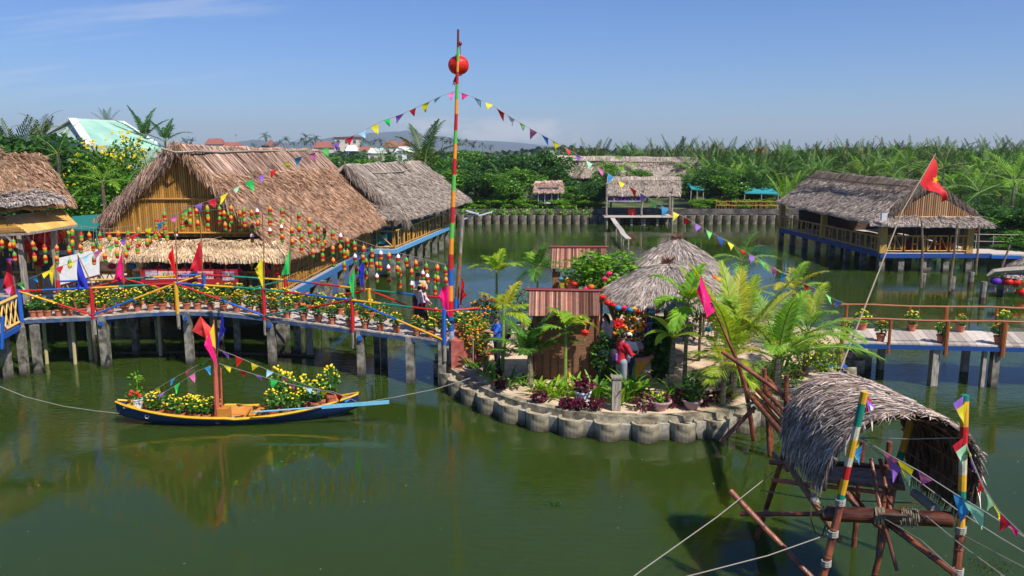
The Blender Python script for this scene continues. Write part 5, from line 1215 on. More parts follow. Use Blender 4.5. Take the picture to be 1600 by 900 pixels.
# ================================================================== TALL STRIPED POLE, LANTERN, BUNTING
PY = 25.3
t = thing('striped_pole', 'tall thin pole banded red, green, yellow and blue between bridge and island', 'pole', tuple(at(709, 566, PY)))
pp = [(716, 46), (715.6, 74), (715.2, 96), (714.8, 112), (714.2, 132), (713.4, 155), (712.9, 178), (712, 204), (711.2, 225), (710.4, 248), (709.4, 273), (708.4, 298), (707.6, 323), (706.6, 348), (705.4, 372), (704.6, 397), (704, 421), (703.9, 446), (704, 470), (704.3, 494), (705, 517), (706.5, 566)]
cols = [3, 1, 2, 0, 1, 2, 0, 1, 2, 0, 1, 2, 0, 1, 2, 0, 4, 2, 0, 4, 5]
m = MB(); pts = [at(x, y, PY) for x, y in pp]; m.tube(pts, [.035 + .065 * i / (len(pp) - 1) for i in range(len(pp))], 10, mats=cols)
m.build('shaft', [RED, LGRN, ORG, MAROON, BLUE, mat('peeling_blue', (.45, .45, .42), (.10, .22, .42), mix='noise', scale=4)], t)
m = MB(); m.tube([at(697, 470, PY + .1), at(708, 560, PY + .1)], .06, 6, mats=[0]); m.build('prop', [GRN], t)
p = at(719, 68, PY); m = MB(); m.ell(p, (.06, .06, .07), 8, 5); m.tube([p, at(720, 88, PY)], .008, 4); m.build('pulley', MAROON, t)
def lantern_mesh(c, r, h, mt, rim, parent, lobes=0, tassel=True, name='lantern_body'):
    m = MB(); K = 10
    prof = []
    for i in range(K + 1):
        a = PI * i / K; prof.append((max(.02, r * math.sin(a) ** .8), -h / 2 * math.cos(a)))
    b0 = len(m.v); n = 18; c = Vector(c)
    for rr, z in prof:
        for j in range(n):
            a = 2 * PI * j / n; q = rr * (1 + .05 * abs(math.sin(a * (lobes or 6) / 2)))
            m.v.append((c.x + q * math.cos(a), c.y + q * math.sin(a), c.z + z))
    for i in range(K):
        for j in range(n):
            j2 = (j + 1) % n; m.f.append((i * n + j, i * n + j2, (i + 1) * n + j2, (i + 1) * n + j)); m.m.append(0)
    m.lathe([(.0, h / 2 - .01), (r * .32, h / 2 - .01), (r * .32, h / 2 + .03), (0, h / 2 + .03)], c, 10, 1); m.lathe([(0, -h / 2 - .03), (r * .32, -h / 2 - .03), (r * .32, -h / 2 + .01), (0, -h / 2 + .01)], c, 10, 1)
    o = m.build(name, [mt, rim], parent, smooth=False)
    if tassel:
        m = MB(); m.tube([c - V(0, 0, h / 2 + .02), c - V(0, 0, h / 2 + .10), c - V(0, 0, h / 2 + .13), c - V(0, 0, h / 2 + .26)], [.004, .006, .02, .028], 6); m.build('tassel', rim, parent)
    return o
RSILK = mat('red_silk', (.60, .008, .008), (.75, .03, .015), mix='noise', var=.1, scale=12, transl=.2, rough=.45); GOLDT = mat('gold_trim', (.60, .38, .05), rough=.4)
c = at(716.5, 102, PY + .32); t = thing('red_lantern', 'big round red silk lantern near the top of the striped pole', 'lantern', tuple(c))
m = MB(); lantern_mesh(c, .32, .56, RSILK, GOLDT, t, 6, False)
m = MB(); m.tube([c + V(0, 0, .3), at(719, 70, PY + .2)], .006, 4); m.build('cord', CORD, t)
m = MB()
for k in range(5): q = c - V(rng.uniform(-.06, .12), 0, .28); m.tube([q, q + V(rng.uniform(-.18, .02), rng.uniform(-.1, .1), -.12), q + V(rng.uniform(-.22, .02), 0, rng.uniform(-.2, -.32))], [.012, .022, .010], 5)
m.build('ribbons', CL['red'], t)
def bunting(name_label, pts3, pens, colr_seq, size=.26, group=None, cordr=.006, wind=.0, seed=1):
    """pts3: polyline; pens: fractions along it"""
    g = random.Random(seed); t = thing('bunting', name_label, 'bunting', tuple(pts3[0])); m = MB(); m.tube(pts3, cordr, 4); m.build('cord', CORD, t)
    L_ = [0]
    for a, b in zip(pts3[:-1], pts3[1:]): L_.append(L_[-1] + (b - a).length)
    def P(f):
        d = f * L_[-1]
        for i in range(len(pts3) - 1):
            if d <= L_[i + 1] or i == len(pts3) - 2: return pts3[i].lerp(pts3[i + 1], (d - L_[i]) / (L_[i + 1] - L_[i])), (pts3[i + 1] - pts3[i]).normalized()
    for k, f in enumerate(pens):
        p, d = P(f); s = size * g.uniform(.85, 1.15); a, b = p - d * s * .5, p + d * s * .5; tip = p + V(g.uniform(-.5, .5) * s + wind * s, g.uniform(-.6, .6) * s, -s * g.uniform(.65, 1.2))
        m = MB(); cloth_tri(m, a, b, tip, nx=5, ny=4, amp=s * .10, wave=1.5, ph=g.uniform(0, 6)); m.build('pennant', CL[colr_seq[k % len(colr_seq)]], t, smooth=True)
    return t
top = at(713.3, 142, PY)
e1 = at(-10, 463, 24.0)
path = [(713.3, 142), (692, 149), (657, 165), (629, 178), (597, 189), (565, 206), (530, 222), (493, 238), (455, 249), (436, 262), (415, 271), (392, 281), (374, 290), (356, 301), (335, 311), (313, 318), (291, 327), (270, 339), (250, 348), (230, 357), (209, 367), (190, 375), (168, 386), (146, 395), (126, 404), (105, 413), (80, 421), (57, 431), (35, 440), (12, 450), (-10, 463)]
pts3 = [at(x, y, lerp(PY, 24.2, i / (len(path) - 1))) for i, (x, y) in enumerate(path)]
seqL = ['pink', 'lblue', 'yellow', 'red', 'purple', 'green', 'yellow', 'lblue', 'crimson', 'purple', 'lime', 'pink', 'sky', 'yellow', 'red', 'purple', 'green', 'mint', 'yellow', 'crimson', 'purple', 'lime', 'pink', 'sky', 'yellow', 'red', 'purple', 'lime', 'pink', 'lblue', 'yellow', 'crimson', 'yellow', 'sky', 'lime', 'pink']
bunting('left line of coloured pennants from the striped pole down to the left picture edge', pts3, [.012 + .0273 * k for k in range(36)], seqL, .26, seed=3)
path = [(713.3, 142), (738, 151), (765, 162), (793, 180), (825, 199), (862, 219), (897, 239), (934, 261), (968, 282), (1001, 302), (1038, 324), (1073, 341), (1109, 362), (1145, 382), (1178, 401), (1213, 421), (1250, 441), (1282, 454), (1300, 466), (1324, 476)]
pts3 = [at(x, y, lerp(PY, A0.y, i / (len(path) - 1))) for i, (x, y) in enumerate(path)]
seqR = ['magenta', 'lblue', 'yellow', 'red', 'white', 'lime', 'pink', 'cobalt', 'yellow', 'red', 'purple', 'mint', 'pink', 'sky', 'yellow', 'red', 'purple', 'lime', 'sky', 'yellow', 'red', 'purple', 'lime', 'cobalt', 'yellow', 'red', 'purple', 'lime', 'pink', 'sky', 'yellow', 'red', 'purple', 'lime', 'cobalt']
bunting('right line of coloured pennants from the striped pole down to the right footbridge', pts3, [.02 + .0282 * k for k in range(35)], seqR, .26, seed=4)
# solar lamp post
LY = 27.0
t = thing('solar_lamp_post', 'brown lamp post with blue foot and two tilted solar panels behind the striped pole', 'street lamp', tuple(at(714, 505, LY)))
m = MB(); m.tube([at(712, 512, LY), at(714, 470, LY), at(719, 395, LY)], [.085, .08, .07], 8, mats=[1, 0]); m.tube([at(719, 396, LY), at(723, 336, LY)], .06, 8, 2); m.build('post', [BROWNW, BLUE, WOODG], t)
m = MB(); a_ = at(722, 344, LY); b_ = at(748, 333, LY); m.tube([a_, b_], .035, 6); m.build('arm', mat('pale_steel', (.45, .47, .5), metal=.3), t)
for q0, q1, tl in ((at(728, 329, LY), at(748, 335, LY), .3), (at(748, 337, LY), at(769, 331, LY), -.3)):
    m = MB(); m.bar(q0, q1, .26, .03); m.build('solar_panel', mat('solar_panel_back', (.55, .58, .64), rough=.3), t)
flag((717, 428), (722, 476), LY - .2, (722, 430), (718, 480), (727, 460), 'red', 'scarlet flag on the lamp post behind the striped pole', seed=12, pole=False)
flag((705, 440), (705, 500), PY - .12, (701, 440), (702, 496), (684, 462), 'magenta', 'magenta flag bulging left of the striped pole', seed=13, pole=False, amp=.12)

# ================================================================== HANGING FLOAT STRINGS
FLC = dict(o=mat('float_orange', (.70, .25, .015), rough=.45), r=mat('float_red', (.38, .010, .01), rough=.45), g=mat('float_green', (.10, .32, .03), rough=.45), w=mat('float_white', (.75, .75, .78), rough=.45))
FM = {}
def float_mesh(c3):
    if c3 in FM: return FM[c3]
    m = MB(); m.lathe([(0, .158), (.013, .152), (.018, .128), (.046, .112), (.060, .085), (.064, .045)], n=12, m=0); m.lathe([(.064, .045), (.067, .04), (.067, -.04), (.064, -.045)], n=12, m=1); m.lathe([(.064, -.045), (.063, -.09), (.050, -.122), (.022, -.138), (0, -.140)], n=12, m=2)
    o = m.build('float', [FLC[k] for k in c3], None, local=True, smooth=True); FM[c3] = o.data; bpy.data.objects.remove(o); return FM[c3]
FP = [(3, 382, 'org'), (16, 386, 'org'), (21, 381, 'gor'), (23, 401, 'gro'), (52, 384, 'org'), (54, 402, 'rog'), (70, 389, 'rog'), (71, 405, 'org'), (89, 390, 'org'), (89, 406, 'org'), (108, 391, 'gor'), (109, 412, 'gro'), (113, 365, 'ogr'), (113, 381, 'ogr'), (127, 370, 'rgo'), (126, 389, 'org'), (140, 370, 'org'), (146, 386, 'gro'), (147, 407, 'gro'), (156, 370, 'gro'), (156, 387, 'gor'), (164, 402, 'org'),
      (171, 370, 'rog'), (182, 379, 'org'), (185, 368, 'org'), (183, 397, 'ogr'), (200, 368, 'gro'), (200, 384, 'ogr'), (197, 396, 'gor'), (216, 362, 'ogr'), (217, 379, 'gor'), (215, 390, 'rgo'), (244, 349, 'rgo'), (243, 368, 'rgo'), (230, 364, 'org'), (230, 379, 'ogr'), (234, 375, 'gor'), (249, 350, 'rog'), (250, 370, 'org'), (257, 338, 'gro'), (258, 349, 'rgo'), (258, 362, 'rgo'), (261, 370, 'rgo'), (275, 363, 'grw'),
      (285, 336, 'rgo'), (285, 354, 'rgo'), (291, 348, 'gro'), (297, 332, 'gro'), (297, 348, 'ogr'), (307, 332, 'org'), (309, 351, 'org'), (324, 328, 'ogr'), (325, 341, 'gor'), (325, 355, 'gro'), (343, 329, 'gro'), (343, 345, 'gro'), (350, 336, 'org'), (352, 354, 'org'), (357, 337, 'gro'), (361, 328, 'org'), (361, 343, 'org'), (358, 356, 'gro'), (375, 336, 'org'), (375, 355, 'org'), (381, 332, 'gro'), (382, 348, 'gro'),
      (393, 335, 'org'), (394, 354, 'org'), (394, 372, 'wro'), (402, 333, 'wrg'), (403, 351, 'org'), (422, 329, 'org'), (422, 346, 'gro'), (422, 363, 'wrg'), (441, 332, 'gro'), (441, 350, 'gor'), (440, 358, 'wrg'), (441, 372, 'org'), (467, 339, 'gro'), (467, 356, 'gor'), (471, 372, 'gro'), (471, 389, 'gro'), (456, 362, 'org'), (457, 380, 'org'), (483, 347, 'org'), (484, 364, 'org'), (488, 378, 'org'), (489, 396, 'org'),
      (497, 356, 'gro'), (497, 374, 'gro'), (507, 362, 'org'), (507, 377, 'gor'), (504, 386, 'gro'), (504, 402, 'gro'), (520, 367, 'gro'), (520, 391, 'org'), (521, 410, 'org'), (532, 372, 'wrg'), (532, 389, 'org'), (538, 397, 'gro'), (538, 416, 'gro'), (543, 379, 'org'), (543, 397, 'ogr'), (554, 384, 'gro'), (555, 404, 'wrg'), (557, 422, 'org'), (568, 391, 'org'), (567, 404, 'org'), (572, 411, 'gro'), (572, 430, 'gro'),
      (581, 395, 'gro'), (580, 411, 'gro'), (595, 399, 'wro'), (594, 416, 'gro'), (589, 416, 'org'), (589, 435, 'wrg'), (608, 402, 'org'), (607, 421, 'wrg'), (608, 439, 'org'), (622, 405, 'wrg'), (621, 422, 'org'), (625, 425, 'gro'), (625, 444, 'gro'), (635, 410, 'gro'), (643, 427, 'org'), (643, 447, 'wrg'), (650, 414, 'org'), (661, 430, 'wrg'), (662, 450, 'org'), (666, 419, 'gro'), (668, 435, 'wro'), (680, 436, 'gro'), (680, 454, 'gro'), (683, 421, 'org'), (684, 438, 'org'), (696, 424, 'gro'), (697, 440, 'org')]
wire_px = [(-10, 358), (60, 362), (113, 352), (171, 358), (216, 350), (257, 326), (272, 323), (311, 321), (360, 318), (411, 320), (440, 322), (455, 320), (500, 343), (550, 372), (610, 392), (660, 404), (699, 414)]
def wy(px):
    for i in range(len(wire_px) - 1):
        if px <= wire_px[i + 1][0]: f = (px - wire_px[i][0]) / (wire_px[i + 1][0] - wire_px[i][0]); return lerp(wire_px[i][1], wire_px[i + 1][1], f)
    return wire_px[-1][1]
def fy(px): return near(min(max(px, 40), 690)).y + .25
t = thing('hanging_wire', 'long sagging wire over the painted footbridge carrying the float strings', 'wire', tuple(at(411, 322, fy(411))))
m = MB(); m.tube([at(x, y, fy(x)) for x, y in wire_px], .006, 4); m.build('wire', CORD, t)
for k, (off, x0, x1) in enumerate([(12, 60, 460), (10, 450, 699)]):
    t = thing('hanging_wire', ['second thinner wire slung just behind the float strings on the left half', 'second thinner wire slung behind the float strings on the right half'][k], 'wire', tuple(at(x0, wy(x0) + off, fy(x0) + .5)))
    m = MB(); m.tube([at(x, wy(x) + off * math.sin(PI * (x - x0) / (x1 - x0)) - 2, fy(x) + .6) for x in range(x0, x1, 20)] + [at(x1, wy(x1) - 2, fy(x1) + .6)], .004, 4); m.build('wire', CORD, t)
cols_ = {}
for x, y, c in FP:
    key = next((k for k in cols_ if abs(k - x) <= 2.2 and abs(cols_[k][-1][1] - y) >= 12), None)
    if key is None: cols_[x] = [(x, y, c)]
    else: cols_[key].append((x, y, c))
cname = dict(o='orange', r='red', g='green', w='white')
zones = [(60, 'before the left stall'), (120, 'left of the porch thatch'), (205, 'over the porch thatch'), (272, 'left of the red flag'), (311, 'between the red and the crimson flag'), (411, 'between the crimson and the yellow flag'), (456, 'before the corner of the big roof'), (550, 'before the eave of the big roof'), (572, 'by the upper blue flag'), (640, 'over the water left of the strolling couple'), (800, 'between the couple and the striped pole')]
zc = {}
for i, k in enumerate(sorted(cols_)):
    lst = cols_[k]; Y = fy(k) + (.18 if i % 2 else -.12); zn = next(z for lim, z in zones if k < lim); zc[zn] = zc.get(zn, 0) + 1
    t = thing('float_string', '%s %s-topped float string %s' % (ORD[zc[zn] - 1], cname[lst[0][2][0]], zn), 'hanging floats', tuple(at(k, wy(k), Y)), group='float strings over the painted footbridge')
    m = MB(); low = max(q[1] for q in lst); m.tube([at(k, wy(k), Y), at(lst[0][0], low, Y)], .005, 4); m.build('cord', CORD, t)
    for (x, y, c) in lst:
        o = bpy.data.objects.new('float', float_mesh(c)); COL.objects.link(o); o.parent = t; o.location = at(x, y, Y) - origin(t); o.rotation_euler = (rng.uniform(-.08, .08), rng.uniform(-.08, .08), rng.uniform(0, 6)); o.scale = (1.0, 1.0, 1.15)

# ================================================================== RESTAURANT AND STALL LANTERNS
LANC = dict(red=RSILK, pink=cloth('lantern_pink', (.75, .03, .15)), yellow=cloth('lantern_yellow', (.75, .45, .03)), blue=cloth('lantern_blue', (.03, .28, .55)), orange=cloth('lantern_orange', (.8, .18, .02)), violet=cloth('lantern_violet', (.15, .03, .5)), green=cloth('lantern_green', (.2, .5, .05)))
LPROTO = {}
def lantern(px, py, Y, r, colr, label, kind=0, group=None, h=None, cordl=.25):
    c = at(px, py, Y)
    key = (colr, kind)
    if key not in LPROTO:
        t = thing('silk_lantern', label, 'lantern', (0, 0, 0))
        if kind == 0: lantern_mesh((0, 0, 0), 1.0, 1.5, LANC[colr], GOLDT, t, 8, False)
        else:
            m = MB(); m.lathe([(.25, .8), (.95, .35), (1.0, .15), (.3, -.85), (.2, -.9)], n=12, m=0); m.lathe([(0, .86), (.28, .86), (.28, .78), (0, .78)], n=10, m=1); m.lathe([(0, -.86), (.22, -.86), (.22, -.95), (0, -.95)], n=10, m=1); m.build('lantern_body', [LANC[colr], GOLDT], t)
        m = MB(); m.tube([(0, 0, -.8), (0, 0, -1.2), (0, 0, -1.9)], [.03, .10, .12], 6); m.build('tassel', GOLDT, t)
        m = MB(); m.tube([(0, 0, .75), (0, 0, .75 + cordl / r)], .05, 4); m.build('cord', CORD, t)
        LPROTO[key] = t; o = t
    else: o = copy_tree(LPROTO[key])
    return place(o, c.x, Y, c.z, r, rng.uniform(0, 6), label, 'lantern', group)
hl = [(206, 404, 'red', 0), (207, 416, 'blue', 0), (227, 406, 'red', 1), (248, 405, 'red', 0), (248, 420, 'red', 1), (267, 407, 'yellow', 1), (268, 422, 'yellow', 1), (289, 408, 'blue', 1), (289, 421, 'orange', 0), (328, 409, 'red', 0), (329, 423, 'pink', 1), (352, 410, 'red', 0), (353, 424, 'pink', 1), (373, 409, 'red', 0), (374, 424, 'pink', 1), (353, 438, 'pink', 0), (393, 411, 'yellow', 1), (416, 410, 'red', 0), (418, 424, 'pink', 1), (434, 413, 'red', 0), (434, 426, 'red', 0), (175, 416, 'pink', 0)]
for i, (x, y, c, k) in enumerate(hl): lantern(x, y, 30.1, .14, c, '%s silk lantern under the restaurant porch, %s in order from the left' % (c, ORD[i]), k, 'silk lanterns under the restaurant porch')
sl = [(3, 352, 'red', .20, 0), (3, 381, 'orange', .24, 0), (30, 372, 'red', .30, 0), (42, 384, 'red', .34, 0), (55, 370, 'red', .32, 0), (68, 385, 'red', .34, 0), (78, 372, 'red', .38, 0), (50, 398, 'red', .28, 0), (70, 371, 'violet', .17, 0), (88, 367, 'pink', .14, 1), (98, 366, 'orange', .18, 1), (107, 366, 'green', .15, 1), (16, 407, 'violet', .12, 0), (26, 400, 'red', .14, 1), (60, 410, 'red', .2, 0), (33, 410, 'red', .16, 1)]
for i, (x, y, c, r, k) in enumerate(sl): lantern(x, y, 29.8 + (i % 3) * .4, r, c, '%s %slantern hanging in the bamboo stall, %s of its cluster' % (c, 'big ' if r > .27 else '', ORD[i]), k, 'lanterns hanging in the bamboo stall')
for i, (x, y, c) in enumerate([(1556, 439, 'violet'), (1575, 440, 'red'), (1587, 441, 'red'), (1598, 457, 'red'), (1599, 440, 'yellow')]): lantern(x, y, 40.2, .25, c, '%s lantern hanging from the shelter corner at right, %s from the left' % (c, ORD[i]), 0, 'lanterns of the right shelter corner')
lantern(1526, 358, 49.0, .2, 'red', 'small red lantern at the right pillar of the right stilt house', 0)
# red national flag with yellow star on the right house
fp = 43.0
t = thing('national_flag', 'large red flag with a yellow star on a slanting bamboo pole', 'flag', tuple(at(1330, 480, 30)))
m = MB(); a_, b_, c_ = at(1310, 585, 23.2), at(1410, 330, 27.5), at(1462, 240, 30.0); m.tube([a_, b_, c_], [.028, .020, .012], 7); m.build('pole', mat('pale_bamboo', (.27, .22, .15), var=.2, stretch=(4, 4, .7)), t)
m = MB(); h0, h1, tp = at(1459, 245, 29.9), at(1437, 287, 28.7), at(1475, 314, 29.2)
cloth_tri(m, h0, h1, tp, amp=.13, wave=2.6, nx=14, ny=10, ph=.6); m.build('cloth', cloth('flag_red', (.50, .008, .008), .15), t, smooth=True)
m = MB(); cc = at(1459, 281, 28.9) + V(0, -.12, 0); S = [(cc.x + math.sin(PI * i / 5 + .3) * (.12 if i % 2 == 0 else .05), cc.y - .0, cc.z + math.cos(PI * i / 5 + .3) * (.16 if i % 2 == 0 else .065)) for i in range(10)]
m.add([tuple(cc)] + S, [(0, i + 1, (i + 1) % 10 + 1) for i in range(10)]); m.build('star', CL['yellow'], t)
# ================================================================== THE ISLAND
IZ = .6
frp = [(694, 566), (706, 577), (725, 590), (748, 603), (775, 615), (810, 627), (850, 636), (900, 644), (950, 649), (1000, 651), (1050, 651), (1100, 648), (1150, 640), (1195, 628), (1235, 612), (1268, 598), (1300, 580)]
FR = [G(x, y, IZ) for x, y in frp]
bk = [V(12.4, 27.5, IZ), V(12.3, 30.0, IZ), V(10.5, 32.4, IZ), V(7, 33.6, IZ), V(3, 33.2, IZ), V(0, 31.6, IZ), V(-1.6, 29.0, IZ), V(-2.3, 27.0, IZ)]
ISL = FR + bk
SAND = mat('pale_sand', (.44, .32, .21), (.60, .46, .33), mix='noise', var=.16, scale=1.6, bump=.5, bscale=9)
cxy = V(sum(p.x for p in ISL) / len(ISL), sum(p.y for p in ISL) / len(ISL), 0)
def inset(p, d): q = V(p.x, p.y, 0) - cxy; l = q.length; return cxy + q * ((l - d) / l)
m = MB(); m.poly_slab([(inset(p, .24).x, inset(p, .24).y) for p in ISL], -.5, IZ - .012)
tag(m.build('island_ground', SAND, org=(5, 26, 0)), kind='structure')
m = MB(); n = len(ISL)
for i in range(n):
    a, b = ISL[i], ISL[(i + 1) % n]; ai, bi = inset(a, .26), inset(b, .26)
    q = [V(a.x, a.y, .22), V(b.x, b.y, .22), V(b.x, b.y, IZ), V(a.x, a.y, IZ), V(bi.x, bi.y, IZ), V(ai.x, ai.y, IZ), V(bi.x, bi.y, .3), V(ai.x, ai.y, .3)]
    m.add(q, [(0, 1, 2, 3), (3, 2, 4, 5), (5, 4, 6, 7)])
tag(m.build('kerb_wall', CONC), 'curved concrete kerb round the sandy island', 'kerb')
m = MB()
for i in range(n):
    a, b = inset(ISL[i], .06), inset(ISL[(i + 1) % n], .06); m.add([(a.x, a.y, -.5), (b.x, b.y, -.5), (b.x, b.y, .3), (a.x, a.y, .3)], [(0, 1, 2, 3)])
tag(m.build('island_footing', CONC), 'concrete footing under the island kerb', 'wall')
# rings round the edge
per = []; 
for i in range(n - 1 if False else n):
    a, b = ISL[i], ISL[(i + 1) % n]; L_ = (b - a).length; k = max(1, int(L_ / .02)); per += [a.lerp(b, j / k) for j in range(k)]
s_ = 0; cnt = 0; last = per[0]; acc = .3; fillers = []
for p, q in zip(per[:-1], per[1:]):
    acc += (q - p).length
    if acc > .96:
        acc = 0; o_ = inset(p, -.02); cnt += 1
        lb = 'concrete ring along the island front edge, %s from the left tip' % ORD[cnt - 1] if cnt <= 17 else 'concrete ring along the back edge of the island, %s after the right tip' % ORD[min(cnt - 18, 39)]
        ring_obj('concrete_ring', o_.x, o_.y, .36, -.45, .50 + g3.uniform(-.04, .03), lb, 'concrete rings edging the island', 1.0, 'concrete ring', 22)
    elif .44 < acc < .46 or (.44 < acc - .0 < .465 and False):
        fillers.append(inset(p, -.0))
fl2 = []
for f in fillers:
    if not fl2 or (f - fl2[-1]).length > .3: fl2.append(f)
for i, f in enumerate(fl2):
    rz = math.atan2(f.y - cxy.y, f.x - cxy.x); m = MB(); m.box((f.x, f.y, 0), (.26, .34, .88 + g3.uniform(-.08, .04)), rz=rz)
    tag(m.build('concrete_block', mat('pale_concrete', (.20, .18, .14), (.38, .35, .29), wet=True, mix='noise', var=.2, bump=.5)), ('concrete filler block between island edge rings, %s from the left tip' % ORD[i]) if i < 40 else 'back concrete filler block of the island, %s one' % ORD[i - 40], 'block', 'filler blocks between the island rings')
# paving cracks: timber edging and planks on the sand
for i, (x0, y0, x1, y1) in enumerate([(1105, 601, 1195, 596), (1120, 607, 1200, 603), (1108, 612, 1180, 609)]):
    m = MB(); m.bar(G(x0, y0, IZ + .05), G(x1, y1, IZ + .05), .16, .08); tag(m.build('timber_plank', WOODG), ['upper', 'middle', 'lower'][i] + ' grey timber plank lying on the sand behind the yellow fan palm', 'plank')
m = MB(); m.bar(G(995, 548, IZ + .02), G(1110, 561, IZ + .02), .03, .03); tag(m.build('edging_strip', WOODG), 'thin timber strip across the sand right of the red-shirted man', 'plank')
# red steps down from the footbridge
t = thing('red_steps', 'red masonry steps from the painted footbridge down to the island', 'steps', (-1.4, 26, IZ))
m = MB(); RS = mat('red_masonry', (.34, .07, .05), (.45, .13, .10), mix='noise', var=.15, bump=.3)
for k in range(3): q = near(697) + V(.35 + k * .38, .95 + k * .12, 0); m.box((q.x, q.y, (IZ + 1.5 - k * .3) / 2 - .02), (.40, 1.7, 1.5 - k * .3 - IZ + .04))
m.build('treads', RS, t)
m = MB(); p = G(737, 556, IZ); m.box((p.x, p.y, IZ + .12), (1.5, .22, .26), rz=.5); m.build('side_kerb', RS, t)
# grey timber post with plank cap
p = G(963, 642, IZ); m = MB(); m.box((p.x, p.y + .12, IZ + .44), (.24, .24, .88)); m.box((p.x, p.y + .12, IZ + .90), (.30, .30, .05)); tag(m.build('timber_post', WOODG), 'square grey timber post with a cap at the island front edge', 'post')
m = MB(); m.tube([G(689, 590, 0) + V(0, .1, -.4), G(689, 590, 0) + V(0, .1, 1.0)], .10, 4); tag(m.build('mooring_post', PILE), 'short concrete post at the left tip of the island', 'post')

# bamboo kiosks
def kiosk(x0, x1, yb, Y, ztop_w, rl, ru, label, wallm, Yd=1.3, wall=True):
    t = thing('bamboo_kiosk', label, 'kiosk', tuple(V(at((x0 + x1) / 2, yb, Y).x, Y + Yd / 2, IZ)))
    a, b = at(x0, yb, Y).x, at(x1, yb, Y).x
    if wall:
        m = MB(); m.box(((a + b) / 2, Y + .03, (IZ + ztop_w) / 2), (b - a, .05, ztop_w - IZ)); m.build('front_wall', wallm, t)
        m = MB(); [m.box((x, Y + Yd / 2, (IZ + ztop_w) / 2), (.05, Yd, ztop_w - IZ)) for x in (a + .04,)]; m.build('side_wall', wallm, t)
    for x, y in ((a, Y - .02), (b, Y - .02), (a, Y + Yd), (b, Y + Yd)):
        m = MB(); m.tube([(x, y, IZ), (x, y, ztop_w + .12)], .055, 8); m.build('post', BAM_RED, t)
    (l0, l1), (u0, u1) = rl, ru
    m = MB(); nn = 44
    for i in range(nn):
        f = (i + .5) / nn; p, q = u0.lerp(u1, f), l0.lerp(l1, f); m.tube([p, q], (u1 - u0).length / nn * .52, 6)
    for i in range(0):
        pass
    bl0, bl1 = u0 * 2 - l0, u1 * 2 - l1
    bl0.z = l0.z; bl1.z = l1.z
    m.add([u0, u1, bl1, bl0], [(0, 1, 2, 3)])
    m.build('roof', CANE, t)
    m = MB(); m.tube([u0 - V(.12, 0, -.05), u1 + V(.12, 0, .05)], .055, 7); m.build('ridge_pole', MAROON, t); return t
KY = 23.6
t = kiosk(836, 932, 583, KY, 2.62, (at(826, 494, KY - .35), at(937, 494, KY - .35)), (at(827, 455, KY + .45), at(936, 457, KY + .45)), 'front bamboo kiosk with a reed roof and dark woven wall', MAT_W)
m = MB()
for k in range(9): x = lerp(at(836, 583, KY).x, at(932, 583, KY).x, k / 8); m.tube([(x, KY - .04, IZ), (x, KY - .04, 1.35)], .02, 5)
m.build('wall_battens', DARKW, t)
KB = 30.3
t = kiosk(868, 940, 470, KB, 2.75, (at(861, 420, KB - .3), at(949, 420, KB - .3)), (at(863, 388, KB + .6), at(946, 388, KB + .6)), 'rear bamboo kiosk with a pinkish reed roof beside the leafy lantern tree', MAT_W, wall=False)
m = MB(); p0, p1 = at(874, 432, KB + .05), at(906, 458, KB + .05); m.box(((p0.x + p1.x) / 2, KB + .05, (p0.z + p1.z) / 2), (p1.x - p0.x, .04, p0.z - p1.z)); m.build('sign_board', mat('olive_sign', (.30, .28, .02)), t)
m = MB(); m.box((p0.x - .12, KB, 1.7), (.30, .2, 2.3)); m.build('pillar', BROWNW, t)
m = MB(); hc = at(896, 446, KB - .03); HP = []
for i in range(24):
    a_ = 2 * PI * i / 24; HP.append((hc.x + .30 * math.sin(a_) ** 3, hc.y, hc.z + .022 * (13 * math.cos(a_) - 5 * math.cos(2 * a_) - 2 * math.cos(3 * a_) - math.cos(4 * a_))))
m.add([tuple(hc)] + HP, [(0, i + 1, (i + 1) % 24 + 1) for i in range(24)]); m.build('heart', MAROON, t)
# thatched umbrellas
def umbrella(c, r, ze, za, label, rot=0.0):
    t = thing('thatched_umbrella', label, 'parasol', (c[0], c[1], IZ)); m = MB()
    m.tube([(c[0], c[1], IZ), (c[0] + .03, c[1], za)], .10, 8); m.build('post', BARK, t)
    for k in range(6):
        a = k * PI / 3 + .3; m = MB(); m.tube([(c[0] + math.cos(a) * r * .62, c[1] + math.sin(a) * r * .62, IZ), (c[0] + math.cos(a) * r * .62, c[1] + math.sin(a) * r * .62, lerp(za, ze, .62) - .1)], .05, 6)
        if k in (0, 2, 4): m.build('side_post', BARK, t)
    def P(u, v):
        u = np.asarray(u); v = np.asarray(v); a = 2 * PI * u; rr = .05 + v * r * (1 + .03 * np.sin(a * 7)); z = za - (za - ze) * v + .14 * np.sin(v * PI) * 1.0
        return np.stack([c[0] + np.cos(a) * rr, c[1] + np.sin(a) * rr, z], -1)
    m = MB(); slab(m, P, 32, 6, .10, 0)
    g_ = np.random.default_rng(int(c[0] * 100))
    for v0, v1, n_ in ((0, .35, 900), (.3, .7, 2800), (.6, .9, 4600)): straw(m, P, n_, .34, .022, .16, .05, (v0, v1), m=0, flare=.035, gen=g_)
    straw(m, P, 1200, .22, .022, .2, .03, (.93, 1), m=0, flare=.02, droop=.3, gen=g_)
    m.build('thatch_cone', mat('weathered_straw', (.17, .13, .11), (.52, .45, .40), isl=.3, **STRAW_T), t)
    m = MB(); 
    for k in range(90): a = rng.uniform(0, 6.28); e = rng.uniform(.5, 1.4); q = V(c[0], c[1], za - .02); m.tube([q, q + V(math.cos(a) * .22, math.sin(a) * .22, .24 * e - .06)], [.03, .006], 4)
    m.build('topknot', mat('brown_topknot', (.13, .06, .04), (.28, .15, .10)), t); return t
